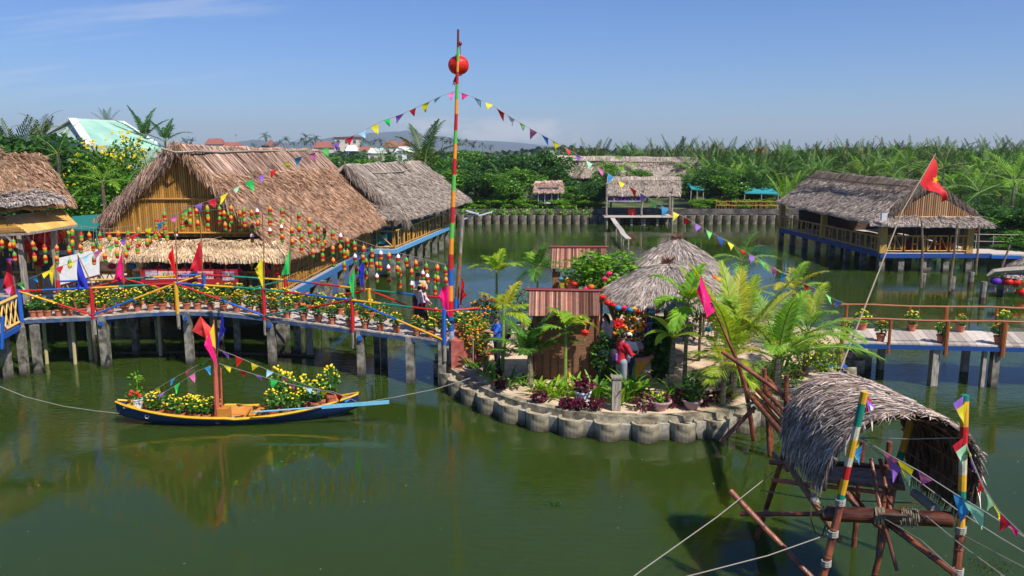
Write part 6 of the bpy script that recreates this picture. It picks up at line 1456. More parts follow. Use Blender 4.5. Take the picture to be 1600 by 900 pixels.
U1 = at(1044, 412, 25.4); umbrella((U1.x, 25.4), 2.02, 2.88, U1.z, 'front thatched umbrella roof with a brown topknot, hung with lanterns')
U2 = at(1047, 374, 28.8); umbrella((U2.x + .25, 28.8), 1.98, 2.9, U2.z, 'rear thatched umbrella roof rising behind the front one')
# ------------------------------------------------------------------ palms of the island
def C(px, py, Y): return at(px, py, Y)
coco(776, 428, 28.5, 6, 1.15, LF_YG, 'slim bottle-trunked palm with three upright fronds at the back left of the island', IZ, el=(.5, 1.5), seed=31, dr=(1.0, 1.8), nl=20, ll=.36, wlm=4.2, stemr=.05, trunkm=GSTEM, m2=LF_LT)
coco(788, 488, 26.4, 7, 1.25, LF_YG, 'bushy pale palm over the orange blossom shrub', IZ, el=(.2, 1.3), seed=32, dr=(.8, 1.6), nl=20, ll=.38, wlm=4.0, stemr=.05, trunkm=GSTEM, m2=LF_GOLD)
coco(840, 420, 29.5, 11, 1.05, LF_MD, 'dark round-crowned palm left of the rear bamboo kiosk', IZ, el=(-.2, 1.5), seed=33, dr=(.8, 1.6), nl=20, ll=.42, wlm=2.6, stemr=.04, trunkm=GSTEM, m2=LF_LT)
coco(828, 556, 22.9, 11, 1.65, LF_MD, 'big bushy green palm left of the front bamboo kiosk', IZ, el=(.35, 1.35), seed=34, dr=(.7, 1.3), nl=40, ll=.28, wlm=1.8, stemr=.09, m2=LF_LT)
coco(884, 516, 22.6, 6, 1.0, LF_YG, 'slim green-trunked palm in front of the woven kiosk wall', IZ, el=(.3, 1.45), seed=35, dr=(1.2, 2.0), nl=20, ll=.38, wlm=4.4, stemr=.05, trunkm=GSTEM, m2=LF_LT, azs=[.2, 2.9, 1.6, 3.6, 5.6, .9])
coco(1074, 478, 22.0, 9, 1.35, LF_LT, 'slender palm rising before the front thatched umbrella', IZ, el=(.1, 1.5), seed=36, dr=(.9, 1.7), nl=20, ll=.36, wlm=3.6, stemr=.055, m2=LF_YG)
coco(1147, 560, 21.8, 9, 2.9, LF_YG, 'tall yellow-green coconut palm in the middle of the island front', IZ, el=(.9, 1.5), seed=37, dr=(.25, .9), nl=64, ll=.24, wlm=.72, stemr=.10, m2=LF_GOLD, azs=[2.6, 1.9, 3.3, .3, 1.2, 5.9, 4.2, .8, 2.2])
coco(1216, 560, 22.2, 12, 2.75, LF_LT, 'largest arching coconut palm at the right end of the island', IZ, el=(.35, 1.45), seed=38, dr=(.9, 1.7), nl=64, ll=.24, wlm=.72, stemr=.12, m2=LF_YG)
coco(1262, 520, 24.0, 9, 2.0, LF_LT, 'arching palm reaching over the start of the right footbridge', IZ, el=(.2, 1.3), seed=39, dr=(.9, 1.6), nl=54, ll=.25, wlm=.75, stemr=.09, m2=LF_YG)
coco(1160, 408, 29.5, 9, 1.3, LF_LT, 'small-crowned palm behind the rear thatched umbrella', IZ, el=(-.1, 1.5), seed=40, dr=(.9, 1.6), nl=24, ll=.34, wlm=1.5, stemr=.05, m2=LF_MD)
coco(1132, 570, 21.0, 13, 1.0, LF_YG, 'yellow fan-leaved palm before the timber planks', IZ, el=(-.3, 1.3), seed=41, dr=(.5, 1.2), nl=26, ll=.5, wlm=2.0, stemr=.07, m2=LF_GOLD)
coco(1240, 455, 27.5, 8, 1.5, LF_GOLD, 'golden-tinged palm behind the largest coconut palm', IZ, el=(.1, 1.4), seed=42, dr=(.8, 1.6), nl=30, ll=.3, wlm=1.3, stemr=.06, m2=LF_LT)
for i, (px, yb_, yt, Y, mt) in enumerate([(785, 572, 475, 24.4, GSTEM), (700, 570, 480, 26, GSTEM)][:1]):
    a_ = at(px, yt, Y); m = MB(); m.tube([(a_.x, Y, IZ), (a_.x + .04, Y, a_.z)], [.06, .05], 8); tag(m.build('green_bamboo_stem', mt), 'smooth dark green bamboo stem in front of the man in blue', 'bamboo stem')
# banana plant
def banana(px, yt, Y, label, seed, n=6, L=.95, h=None):
    g = random.Random(seed); p = at(px, yt, Y); t = thing('banana_plant', label, 'plant', (p.x, Y, IZ)); m = MB(); m.tube([(p.x, Y, IZ), (p.x + .03, Y, lerp(IZ, p.z, .5)), (p.x + .05, Y, p.z)], [.10, .085, .05], 8); m.build('trunk', PBARK, t)
    m = MB()
    for i in range(n): blade(m, (p.x + .05, Y, p.z - .05), 2 * PI * i / n + g.uniform(-.4, .4), g.uniform(.5, 1.3), L * g.uniform(.8, 1.1), .30, g.uniform(.9, 1.9), 0, 7)
    m.build('leaves', LF_YG, t, smooth=True)
banana(1050, 527, 21.8, 'banana plant with broad yellow-green leaves beside the vine-clad post', 5)
# vine clad post, dark vines, shrubs
def bush(name, px, py, z0, Y, rx, ry, rz_, n, size, mt, mt2, label, cat='shrub', fl=None, nf=0, asp=.5, seed=1, group=None, fsz=.035, stems=5):
    g = random.Random(seed); gn = np.random.default_rng(seed); c = at(px, py, Y); t = thing(name, label, cat, (c.x, Y, z0), group=group)
    C_ = gn.normal(size=(n, 3)); C_ /= np.linalg.norm(C_, axis=1)[:, None]; rad = gn.uniform(.25, 1, n) ** .45 * (1 + .25 * np.sin(C_[:, 0] * 6 + seed) * np.cos(C_[:, 2] * 5 + seed)); C_ = C_ * rad[:, None] * np.array([rx, ry, rz_]) + np.array([c.x, Y, max(c.z, z0 + rz_ * .9)])
    C_ = C_[C_[:, 2] > z0]; m = MB(); k = gn.uniform(0, 1, len(C_)) > .6; m.leaves(C_[~k], size, 0, asp=asp, gen=gn); m.leaves(C_[k], size, 1, asp=asp, gen=gn); m.build('foliage', [mt, mt2], t)
    cz = max(c.z, z0 + rz_ * .9)
    m = MB()
    for s in range(stems): a = g.uniform(0, 6.28); m.tube([(c.x + g.uniform(-.05, .05), Y + g.uniform(-.05, .05), z0), (c.x + math.cos(a) * rx * .5, Y + math.sin(a) * ry * .5, cz)], [.025, .008], 5)
    m.build('stems', BARK, t)
    if fl:
        m = MB()
        for s in range(nf):
            d = V(g.gauss(0, 1), g.gauss(0, 1) - .6, g.gauss(0, 1) + .3).normalized(); q = V(c.x + d.x * rx * g.uniform(.8, 1.08), Y + d.y * ry * g.uniform(.8, 1.08), cz + d.z * rz_ * g.uniform(.8, 1.08)); r_ = fsz * g.uniform(.7, 1.3)
            if q.z > z0: m.ell(q, (r_, r_, r_ * .7), 6, 4)
        m.build('blossoms', fl, t)
    return t
bush('vine_post', 1032, 545, IZ, 23.2, .42, .35, 1.0, 1500, .17, LF_DK, LF_MD, 'dark heart-leaved vine wrapped round the front umbrella post', 'vine', asp=.9, seed=3)
bush('flowering_shrub', 744, 525, IZ, 25.2, .50, .5, .72, 1500, .11, LF_MD, LF_YG, 'large shrub dotted with orange blossoms left of the man in blue', 'shrub', FL_O, 170, seed=4)
bush('flowering_shrub', 756, 486, IZ, 26.6, .55, .45, .5, 700, .11, LF_MD, LF_OLV, 'upper loose shrub with orange berries behind the large orange one', 'shrub', FL_O, 90, seed=5)
bush('flowering_shrub', 728, 512, IZ, 25.6, .30, .3, .3, 320, .10, LF_MD, LF_LT, 'small yellow blossom shrub right of the striped pole', 'shrub', FL_Y, 40, seed=6)
lt = broad_proto(77, 3.2, 1.0, 8000, .095, LF_LT, LF_MD, trunk=.09, lobes=14, low=.30, asp=.7)
p = at(962, 470, 27.6); place(lt, p.x, 27.6, IZ, (1.55, 1.1, 1.0), .4, 'spreading leafy tree hung with lanterns between kiosk and thatched umbrellas', 'tree')
lt.scale = (1.95, 1.3, (at(952, 386, 27.6).z - IZ) / 3.1)
def strap(name, px, py, Y, n, L, wd, mt, label, seed, cat='plant', el=(.5, 1.45), dr=(.6, 1.4), z0=IZ, mt2=None, spread_=.10, group=None, fl=None, nf=0):
    g = random.Random(seed); p = at(px, py, Y); t = thing(name, label, cat, (p.x, Y, z0), group=group); m = MB()
    for i in range(n):
        az = g.uniform(0, 2 * PI); o_ = V(p.x + math.cos(az) * spread_ * g.random(), Y + math.sin(az) * spread_ * g.random(), z0 + g.uniform(0, .1)); blade(m, o_, az, g.uniform(*el), L * g.uniform(.6, 1.15), wd, g.uniform(*dr), 0 if g.random() > .35 else 1, 5)
    m.build('leaves', [mt, mt2 or mt], t, smooth=True)
    if fl:
        m = MB()
        for s in range(nf): a = g.uniform(0, 6.28); q = V(p.x + math.cos(a) * .25, Y + math.sin(a) * .2, z0 + L * g.uniform(.5, 1.0)); m.ell(q, (.03, .03, .055), 6, 4)
        m.build('blossoms', fl, t)
    return t
def gy(px, dy=0):   # front strip of planting just inside the kerb
    for (x0, y0), (x1, y1) in zip(frp[:-1], frp[1:]):
        if x0 <= px <= x1: return lerp(y0, y1, (px - x0) / (x1 - x0)) - dy
    return frp[-1][1]
pl = [(845, 18, 9, .55, .09, LF_YG, LF_LT, 'lime leafy clump at the left of the front flower bed'), (858, 22, 12, .6, .09, LF_LT, LF_YG, 'bright green clump behind the lime one in the front bed'), (875, 18, 14, .62, .09, LF_YG, LF_LT, 'yellow-green clump below the slim palm'),
      (890, 22, 12, .60, .08, LF_YG, LF_GOLD, 'golden leafed clump left of the white pot'), (905, 30, 12, .62, .09, LF_LT, LF_YG, 'tall leafy clump behind the white pot'), (925, 28, 16, .75, .09, LF_LT, LF_YG, 'broad leaf clump left of the timber post'), (942, 24, 14, .75, .10, LF_LT, LF_MD, 'green clump touching the timber post'),
      (985, 20, 22, .85, .11, LF_LT, LF_YG, 'large strap-leaved clump right of the timber post'), (1000, 30, 16, .95, .11, LF_LT, LF_MD, 'tall strap-leaved clump behind the large one'), (1018, 30, 14, .75, .10, LF_MD, LF_LT, 'dark strap clump left of the slim trunk'),
      (1050, 16, 9, .45, .08, LF_YG, LF_LT, 'low clump with a yellow bloom by the pink bowls'), (1085, 22, 14, .7, .10, LF_MD, LF_LT, 'leafy clump behind the right pink bowl'), (1108, 18, 14, .65, .09, LF_LT, LF_YG, 'leafy clump with yellow tips left of the fan palm'), (1158, 12, 14, .42, .07, LF_YG, LF_LT, 'low lime tuft right of the fan palm foot'),
      (815, 24, 12, .55, .08, LF_MD, LF_LT, 'green clump at the foot of the big bushy palm'), (793, 18, 12, .55, .08, LF_LT, LF_MD, 'green clump before the man in blue'), (770, 14, 8, .62, .09, LF_LT, LF_YG, 'spiky leaves left of the man in blue'), (752, 18, 12, .6, .09, LF_MD, LF_LT, 'corn-like leaves above the left pink bowl'), (735, 20, 12, .55, .08, LF_MD, LF_LT, 'leafy clump near the red steps'),
      (1185, 22, 14, .6, .08, LF_MD, LF_LT, 'green clump under the largest palm'), (1210, 18, 16, .62, .08, LF_LT, LF_YG, 'bright clump right of the propping poles'), (1235, 20, 18, .8, .08, LF_LT, LF_YG, 'tall bright clump under the right palm fronds'), (1255, 26, 18, .8, .08, LF_YG, LF_LT, 'yellow-green clump near the right bridge end')]
for i, (px, dy, nb, L, wd, a_, b_, lb) in enumerate(pl):
    q = G(px, gy(px, dy), IZ); strap('leafy_plant', px, 0, q.y, int(nb * 1.6), L * .95, wd, a_, lb, 100 + i, mt2=b_, spread_=.28, group=None, fl=(FL_Y if i in (10, 12) else None), nf=4)
    o = bpy.context.scene.objects[-1]
for i, (px, dy, s, lb) in enumerate([(782, 10, .22, 'purple-leaved plant left of the green clump on the kerb'), (776, 22, .2, 'dark purple plant behind the left pink bowl'), (842, 6, .24, 'low purple plant left in the front bed'), (885, 4, .22, 'small purple plant left of the white pot'), (905, 4, .24, 'purple plant close behind the white pot'), (930, 6, .26, 'purple plant right of the white pot'),
                                   (1008, 10, .34, 'broad purple-leaved plant between timber post and pink bowls'), (1040, 14, .26, 'purple plant behind the left of the two pink bowls'), (1066, 18, .34, 'purple plant round the slim palm trunk'), (1096, 16, .30, 'purple plant right of the right pink bowl'), (1128, 14, .30, 'magenta-leaved plant at the fan palm foot'), (1248, 16, .2, 'small purple plant under the right palm')]):
    q = G(px, gy(px, dy), IZ); bush('purple_leaved_plant', px, gy(px, dy) - 8, IZ, q.y, s, s * .8, s * .75, 150, .12, LF_RED, LF_RED, lb, 'plant', seed=200 + i, asp=.6, stems=3)
bush('leafy_shrub', 1262, 545, IZ, 24.0, .6, .5, .6, 700, .12, LF_LT, LF_YG, 'light green shrub at the right end of the island', 'shrub', FL_Y, 25, seed=9)
bush('leafy_shrub', 1290, 560, IZ, 24.4, .5, .4, .5, 600, .11, LF_YG, LF_LT, 'yellow-green shrub at the head of the right footbridge', 'shrub', FL_Y, 20, seed=10)
bush('leafy_shrub', 1228, 585, IZ, 22.8, .5, .4, .5, 600, .11, LF_LT, LF_MD, 'bright shrub under the arching palm fronds', 'shrub', seed=11)
bush('leafy_shrub', 945, 560, IZ, 23.3, .45, .4, .8, 800, .16, LF_DK, LF_MD, 'dark shrub between kiosk wall and the man in red', 'shrub', seed=12)
bush('leafy_shrub', 1085, 600, IZ, 20.9, .33, .3, .4, 380, .11, LF_DK, LF_MD, 'dark glossy shrub in the right pink bowl group', 'shrub', seed=13)
bush('leafy_shrub', 1120, 480, IZ, 27.5, .5, .4, .6, 600, .13, LF_MD, LF_DK, 'dark shrub under the rear umbrella', 'shrub', FL_R, 14, seed=14)
bush('leafy_shrub', 1070, 500, IZ, 28.5, .8, .4, .8, 800, .14, LF_DK, LF_MD, 'dark foliage behind the umbrella lanterns', 'shrub', seed=15)
bush('leafy_shrub', 820, 470, IZ, 28.0, .7, .4, .5, 500, .12, LF_MD, LF_LT, 'green shrub behind the big bushy palm', 'shrub', FL_R, 12, seed=16)
# bowls, pots
def bowl(px, py, label, mt, r=.30, h=.26, nm='plant_bowl', plant='grass', seed=1):
    q = G(px, py, IZ); q.y += r * .6; t = thing(nm, label, 'plant pot', tuple(q)); m = MB()
    m.lathe([(0, 0), (r * .55, 0), (r * .92, h * .85), (r * 1.05, h * .85), (r * 1.05, h), (r * .9, h), (r * .85, h * .8), (0, h * .8)], q, 18, mats=[0, 0, 0, 0, 0, 0, 1]); m.build('bowl', [mt, SOIL], t)
    g = random.Random(seed); m = MB()
    for i in range(26): blade(m, (q.x + g.uniform(-.1, .1), q.y + g.uniform(-.1, .1), IZ + h * .8), g.uniform(0, 6.28), g.uniform(.5, 1.4), g.uniform(.15, .32), .05, 1.0, 0, 4)
    m.build('leaves', LF_LT, t); return t, q
t, q = bowl(739, 588, 'pink ceramic bowl with a staked rose at the left of the island', PINKPOT, .32, .26, seed=1)
m = MB(); m.tube([(q.x, q.y, IZ + .2), (q.x, q.y, IZ + 1.2)], .018, 6); m.build('stake', WOODG, t)
bowl(1033, 643, 'left pink ceramic bowl of the pair at the front kerb', PINKPOT, .30, .26, seed=2)
t, q = bowl(1083, 641, 'right pink ceramic bowl of the pair at the front kerb', PINKPOT, .27, .25, seed=3)
bowl(1326, 560, 'pinkish bowl with a small tree by the right footbridge head', PINKPOT, .28, .25, seed=4)
q = G(912, 636, IZ); q.y += .15; t = thing('white_pot', 'tall white plastic pot with dark purple leaves on the front kerb', 'plant pot', tuple(q)); m = MB(); m.lathe([(0, 0), (.145, 0), (.20, .36), (.225, .36), (.225, .40), (.19, .40), (.185, .34), (0, .34)], q, 18, mats=[0, 0, 0, 0, 0, 0, 1]); m.build('pot', [PLASTW, SOIL], t)
m = MB(); g_ = np.random.default_rng(3); Cc = g_.normal(size=(200, 3)) * np.array([.13, .13, .09]) + np.array([q.x, q.y, IZ + .58]); m.leaves(Cc, .14, 0, asp=.6, gen=g_); m.build('leaves', LF_RED, t)
p = G(711, 556, IZ + .4) if False else near(697) + V(.55, .9, 0)
put_pot(V(p.x + .05, p.y - .25, 1.50 + .004), 'y', 'potted yellow marigold on the top red step beside the striped pole', None, 1.35, 1)
# giant yellow planter with orange blooms
q = G(985, 562, IZ); q.y = 23.15; q.x = at(990, 560, 23.15).x; t = thing('giant_planter', 'giant yellow bowl planter with a pink rim, crowded with orange flowers', 'planter', (q.x, q.y, IZ)); m = MB()
r_ = .56; m.lathe([(0, .25), (.22, .25), (.20, .34), (.5, .72), (r_ - .02, .82)], V(q.x, q.y, IZ), 24, 0); m.lathe([(.25, 0), (.25, .1), (.16, .25)], V(q.x, q.y, IZ), 20, 0); m.lathe([(r_ - .02, .82), (r_ + .06, .84), (r_ + .06, .92), (r_ - .05, .92), (r_ - .06, .86), (0, .86)], V(q.x, q.y, IZ), 24, mats=[1, 1, 1, 1, 2])
m.build('bowl', [paint('planter_yellow', (.62, .34, .03)), paint('planter_pink', (.55, .20, .18)), SOIL], t)
bush('orange_flower_display', 985, 516, IZ + .88, 23.15, .52, .40, .40, 420, .13, LF_MD, LF_DK, 'mound of orange blooms standing in the giant yellow planter', 'flowers', FL_O, 120, seed=21, fsz=.045)
m = MB(); c_ = at(966, 506, 22.7)
for k in range(10): a = k * PI / 5; m.add([c_, c_ + V(math.cos(a - .3) * .12, -.03, math.sin(a - .3) * .12), c_ + V(math.cos(a) * .20, .02, math.sin(a) * .20), c_ + V(math.cos(a + .3) * .12, -.03, math.sin(a + .3) * .12)], [(0, 1, 2, 3)])
m.tube([c_, V(q.x - .1, q.y - .1, IZ + .9)], .01, 4, 1)
m.ell(c_ + V(0, -.03, 0), (.05, .03, .05), 8, 5)
tag(m.build('paper_flower', [CL['red'], GSTEM]), 'large red paper flower stuck among the orange blooms', 'paper flower')
# lantern cluster of the island
il = [(876, 436, 'blue', 30), (886, 437, 'yellow', 30), (897, 443, 'red', 26.6), (915, 452, 'pink', 26.4), (924, 448, 'orange', 26.4), (945, 436, 'pink', 26.4), (967, 440, 'orange', 26.2), (952, 428, 'pink', 26.4), (945, 452, 'red', 26.0), (942, 465, 'red', 25.0), (950, 473, 'red', 24.4), (960, 478, 'red', 24.2), (966, 481, 'blue', 23.8), (975, 481, 'pink', 23.8), (985, 484, 'blue', 23.7), (991, 483, 'yellow', 23.7), (999, 486, 'red', 23.7), (1018, 489, 'blue', 23.6), (1026, 485, 'red', 23.6),
      (1018, 508, 'blue', 23.6), (1013, 508, 'pink', 23.9), (1061, 512, 'blue', 22.4), (1103, 492, 'red', 25), (1110, 497, 'red', 25), (1107, 514, 'blue', 24), (1112, 512, 'orange', 24.2), (1132, 497, 'pink', 25), (1136, 508, 'blue', 25), (1122, 437, 'yellow', 27), (1116, 434, 'orange', 27.3), (1110, 432, 'blue', 27.5), (1049, 494, 'pink', 23.6), (914, 520, 'red', 23.2), (915, 503, 'pink', 23.2), (1010, 492, 'yellow', 23.8)]
for i, (x, y, c, Y) in enumerate(il):
    lantern(x, y, Y, .105 if c != 'red' else .12, c, '%s silk lantern of the island cluster round the thatched umbrellas, %s in order' % (c, ORD[i]) if i < 31 or i > 33 else ['pink lantern beside the vine-clad post', 'red lantern low on the kiosk wall', 'pink lantern high on the kiosk wall'][i - 31], i % 2, 'silk lanterns of the island')
# blue door drape
m = MB(); a_, b_ = at(1003, 484, 27.0), at(1022, 540, 27.0); m.box(((a_.x + b_.x) / 2, 27.0, (a_.z + b_.z) / 2 + .1), (b_.x - a_.x, .05, a_.z - b_.z)); tag(m.build('blue_drape', CL['blue']), 'deep blue cloth drape hanging behind the giant planter', 'drape')
# pink flag on a long curved pole
t = thing('flag', 'deep pink flag on a long bent pole rising in front of the coconut palm', 'flag', tuple(G(1178, 684, 0)))
m = MB(); Yp = 19.9; m.tube([at(1178, 688, Yp), at(1166, 610, Yp - .1), at(1151, 562, Yp - .1), at(1132, 520, Yp - .1), at(1113, 478, Yp - .1), at(1095, 431, Yp - .1)], [.065, .06, .05, .03, .022, .015], 8); m.build('pole', BAM_RED, t)
m = MB(); cloth_tri(m, at(1095, 431, Yp - .12), at(1118, 485, Yp - .12), at(1105, 496, Yp - .3), nx=10, ny=10, amp=.03, ph=1)
cloth_tri(m, at(1095, 431, Yp - .12), at(1105, 496, Yp - .3), at(1089, 455, Yp - .2), nx=10, ny=10, amp=.05, ph=2); m.build('cloth', CL['magenta'], t, smooth=True)

# ================================================================== PEOPLE
def remesh(o, v, parent_name=None):
    md = o.modifiers.new('skin', 'REMESH'); md.mode = 'VOXEL'; md.voxel_size = v; md.use_smooth_shade = True
    dg = bpy.context.evaluated_depsgraph_get(); me = bpy.data.meshes.new_from_object(o.evaluated_get(dg)); mt = o.data.materials[0]
    o.modifiers.clear(); o.data = me; me.materials.clear(); me.materials.append(mt); me.polygons.foreach_set('use_smooth', [True] * len(me.polygons)); me.polygons.foreach_set('material_index', [0] * len(me.polygons)); return o
def capsule(m, pts, rad, n=12): 
    m.tube(pts, rad, n)
    for p, r in zip(pts, rad if not isinstance(rad, (int, float)) else [rad] * len(pts)): m.ell(p, (r * 1.0,) * 3, n, 8)
def person(label, loc, face, ht=1.7, hands=((-.10, .34, 1.12), (.10, .34, 1.12)), legs=(0, 0), shirt=None, pants=None, sleeve=.55, hair=HAIR, hairlong=False, hat=None, elbows=None, lean=0.0, nod=.15, female=False, skirt=False, shirt_len=.90):
    k = ht / 1.7; t = thing('person', label, 'person', tuple(loc), face)
    def S(p): return V(p[0] * k, (p[1] + lean * max(0, p[2] - .95)) * k, p[2] * k)
    hip = .095 if not female else .10; sh = .185 if not female else .165
    J = {}
    for s, i in ((-1, 0), (1, 1)):
        st = legs[i]; J['hip', s] = S((s * hip, 0, .90)); J['knee', s] = S((s * .105, st * .45 + .03, .49)); J['ank', s] = S((s * .11, st, .09)); J['toe', s] = S((s * .13, st + .17, .035))
        J['sh', s] = S((s * sh, 0, 1.37)); h = hands[i]; J['hand', s] = S(h)
        el = elbows[i] if elbows else (s * (sh + .06), .02 + .3 * h[1], (1.37 + h[2]) / 2 - .10); J['el', s] = S(el)
    b = MB(); F = 0.0
    capsule(b, [S((0, 0, .93)), S((0, .0, 1.08)), S((0, .01, 1.25)), S((0, 0, 1.36))], [.125 * k, .115 * k, .13 * k, .10 * k])
    capsule(b, [S((-.08, 0, 1.28)), S((.08, 0, 1.28))], .10 * k); capsule(b, [J['sh', -1], J['sh', 1]], .062 * k); capsule(b, [S((0, 0, 1.38)), S((0, .015, 1.48))], .052 * k)
    hc = S((0, .03, 1.585)); R_ = Matrix.Rotation(-nod, 3, 'X')
    b.ell(hc, (.074 * k, .092 * k, .112 * k), 16, 12, M=R_)
    def Hd(x, y, z): return hc + R_ @ V(x * k, y * k, z * k)
    b.ell(Hd(0, .035, -.055), (.052 * k, .05 * k, .055 * k), 12, 8, M=R_); b.tube([Hd(0, .088, .015), Hd(0, .108, -.022)], [.008 * k, .015 * k], 8)
    for s in (-1, 1): b.ell(Hd(s * .075, 0, -.005), (.012 * k, .022 * k, .032 * k), 8, 6, M=R_)
    for s in (-1, 1):
        capsule(b, [J['hip', s], J['knee', s], J['ank', s]], [.085 * k, .055 * k, .038 * k]); capsule(b, [J['ank', s], J['toe', s]], .034 * k)
        capsule(b, [J['sh', s], J['el', s], J['hand', s]], [.052 * k, .040 * k, .028 * k])
        hd = (J['hand', s] - J['el', s]).normalized(); sd = hd.cross(V(0, 0, 1)).normalized(); up = sd.cross(hd); p0 = J['hand', s]
        b.ell(p0 + hd * .045 * k, (.032 * k, .045 * k, .018 * k), 10, 6, M=Matrix((sd, hd, up)).transposed())
        for f in range(4):
            o_ = p0 + hd * .075 * k + sd * (f - 1.5) * .019 * k; L_ = (.065, .075, .072, .055)[f] * k
            b.tube([o_, o_ + hd * L_ * .5 - up * .004, o_ + hd * L_ * .85 - up * L_ * .35], [.0095 * k, .009 * k, .0075 * k], 6)
        o_ = p0 + hd * .02 * k - sd * s * .03 * k; b.tube([o_, o_ + hd * .03 * k - sd * s * .03 * k, o_ + hd * .06 * k - sd * s * .035 * k], [.011 * k, .010 * k, .008 * k], 6)
    o = b.build('body', SKIN, t, local=True); remesh(o, .0085 * k)
    f = MB()
    for s in (-1, 1): f.ell(Hd(s * .030, .083, .012), (.012 * k, .008 * k, .007 * k), 8, 5, M=R_)
    f.build('eyes', HAIR, t, local=True)
    f = MB(); f.ell(Hd(0, .085, -.058), (.024 * k, .010 * k, .006 * k), 8, 5, M=R_); f.build('mouth', mat('lips', (.35, .10, .08)), t, local=True)
    h = MB(); h.ell(Hd(0, -.014, .022), (.084 * k, .094 * k, .108 * k), 16, 10, M=R_)
    if hairlong: capsule(h, [Hd(0, -.06, 0), Hd(0, -.09, -.12), S((0, -.10, 1.34))], [.07 * k, .06 * k, .04 * k])
    h.build('hair', hair, t, local=True, smooth=True)
    c = MB(); capsule(c, [S((0, 0, shirt_len)), S((0, .0, 1.08)), S((0, .01, 1.25)), S((0, 0, 1.35))], [.150 * k, .135 * k, .150 * k, .115 * k], 16); capsule(c, [S((-.08, 0, 1.28)), S((.08, 0, 1.28))], .118 * k); capsule(c, [J['sh', -1], J['sh', 1]], .078 * k)
    for s in (-1, 1):
        if sleeve <= .5: capsule(c, [J['sh', s], J['sh', s].lerp(J['el', s], sleeve * 2 * .85)], [.070 * k, .062 * k])
        else: capsule(c, [J['sh', s], J['el', s], J['el', s].lerp(J['hand', s], (sleeve - .5) * 1.9)], [.070 * k, .056 * k, .045 * k])
    o = c.build('shirt', shirt, t, local=True); remesh(o, .013 * k)
    c = MB(); capsule(c, [S((0, 0, .98)), S((0, 0, .88))], [.140 * k, .145 * k], 16)
    for s in (-1, 1): capsule(c, [J['hip', s], J['knee', s], J['ank', s] + V(0, 0, .01)], [.112 * k, .080 * k, .066 * k])
    o = c.build('trousers', pants, t, local=True); remesh(o, .013 * k)
    for s in (-1, 1): c = MB(); capsule(c, [J['ank', s] + V(0, -.02, -.04) * k, J['toe', s] + V(0, .02, .0)], [.047 * k, .040 * k]); o = c.build('shoe', mat('dark_shoe', (.03, .025, .025)), t, local=True)
    if hat == 'cap':
        c = MB(); c.ell(Hd(0, -.008, .05), (.088 * k, .100 * k, .085 * k), 16, 8, M=R_); c.ell(Hd(0, .11, .045), (.065 * k, .075 * k, .010 * k), 12, 4, M=R_); c.build('cap', mat('black_cap', (.02, .02, .025)), t, local=True, smooth=True)
    if hat == 'sun':
        c = MB(); c.ell(Hd(0, -.008, .06), (.092 * k, .102 * k, .09 * k), 16, 8, M=R_); c.lathe([(.08, .03), (.175, .0), (.178, .006), (.085, .045)], Hd(0, 0, .0), 20); c.build('sun_hat', mat('straw_hat', (.55, .36, .18), (.62, .44, .25), mix='noise', scale=20), t, local=True, smooth=True)
    if hat == 'pale':
        c = MB(); c.ell(Hd(0, -.008, .045), (.092 * k, .104 * k, .09 * k), 16, 8, M=R_); c.build('pale_cap', mat('cream_hat', (.60, .52, .42)), t, local=True, smooth=True)
    return t, S, k
def W_(t, p):  # local to world for a held thing
    return t.location + Matrix.Rotation(t.rotation_euler.z, 3, 'Z') @ p
def sh(nm, c): return mat('fabric_' + nm, c, var=.12, scale=5, rough=.8, bump=.3, bscale=14)
BLK = sh('black', (.015, .015, .018)); 
# couple on the painted footbridge
def deckz(px, f): p = near(px) + CR * BW_ * f; return p
pm = far(637, .80); pw = far(652, .38)
t, S, k = person('man in a light grey t-shirt looking at his phone on the painted footbridge', (pm.x, pm.y, pm.z + .003), R(200), 1.80, hands=((-.05, .30, 1.20), (.07, .30, 1.20)), shirt=sh('grey', (.36, .38, .41)), pants=BLK, sleeve=.45, legs=(-.06, .08), nod=.45)
def phone(t, S, k, p, lb):
    m = MB(); c = W_(t, S(p)); m.box(tuple(c), (.08, .02, .15), M=Matrix.Rotation(t.rotation_euler.z, 3, 'Z') @ Matrix.Rotation(-.7, 3, 'X')); tag(m.build('phone', mat('phone_case', (.04, .04, .05), rough=.3)), lb, 'phone')
phone(t, S, k, (0.01, .37, 1.23), 'dark phone in the hands of the man in the grey t-shirt')
m = MB(); m.tube([S((-.10, .13, 1.42)), S((.0, .17, 1.2)), S((.13, .12, .98))], .018, 6); m.build('yellow_strap', mat('yellow_strap', (.65, .45, .08)), t, local=True)
t, S, k = person('woman in a pink blouse and straw hat walking beside the man on the painted footbridge', (pw.x, pw.y, pw.z + .003), R(262), 1.66, hands=((-.12, .22, 1.02), (.16, .26, .98)), shirt=sh('pink', (.58, .44, .50)), pants=BLK, sleeve=.9, legs=(.16, -.14), hat='sun', female=True, hairlong=True, nod=.3)
m = MB(); c = W_(t, S((.27, .12, .95))); m.box(tuple(c), (.26, .12, .20), rz=t.rotation_euler.z + .4); m.tube([c + V(-.1, 0, .1), W_(t, S((.08, .0, 1.44))), c + V(.1, 0, .1)], .008, 5); tag(m.build('handbag', mat('dark_red_bag', (.20, .01, .03), (.05, .01, .02), mix='noise', scale=14)), 'dark red patterned handbag on the arm of the woman in pink', 'bag')
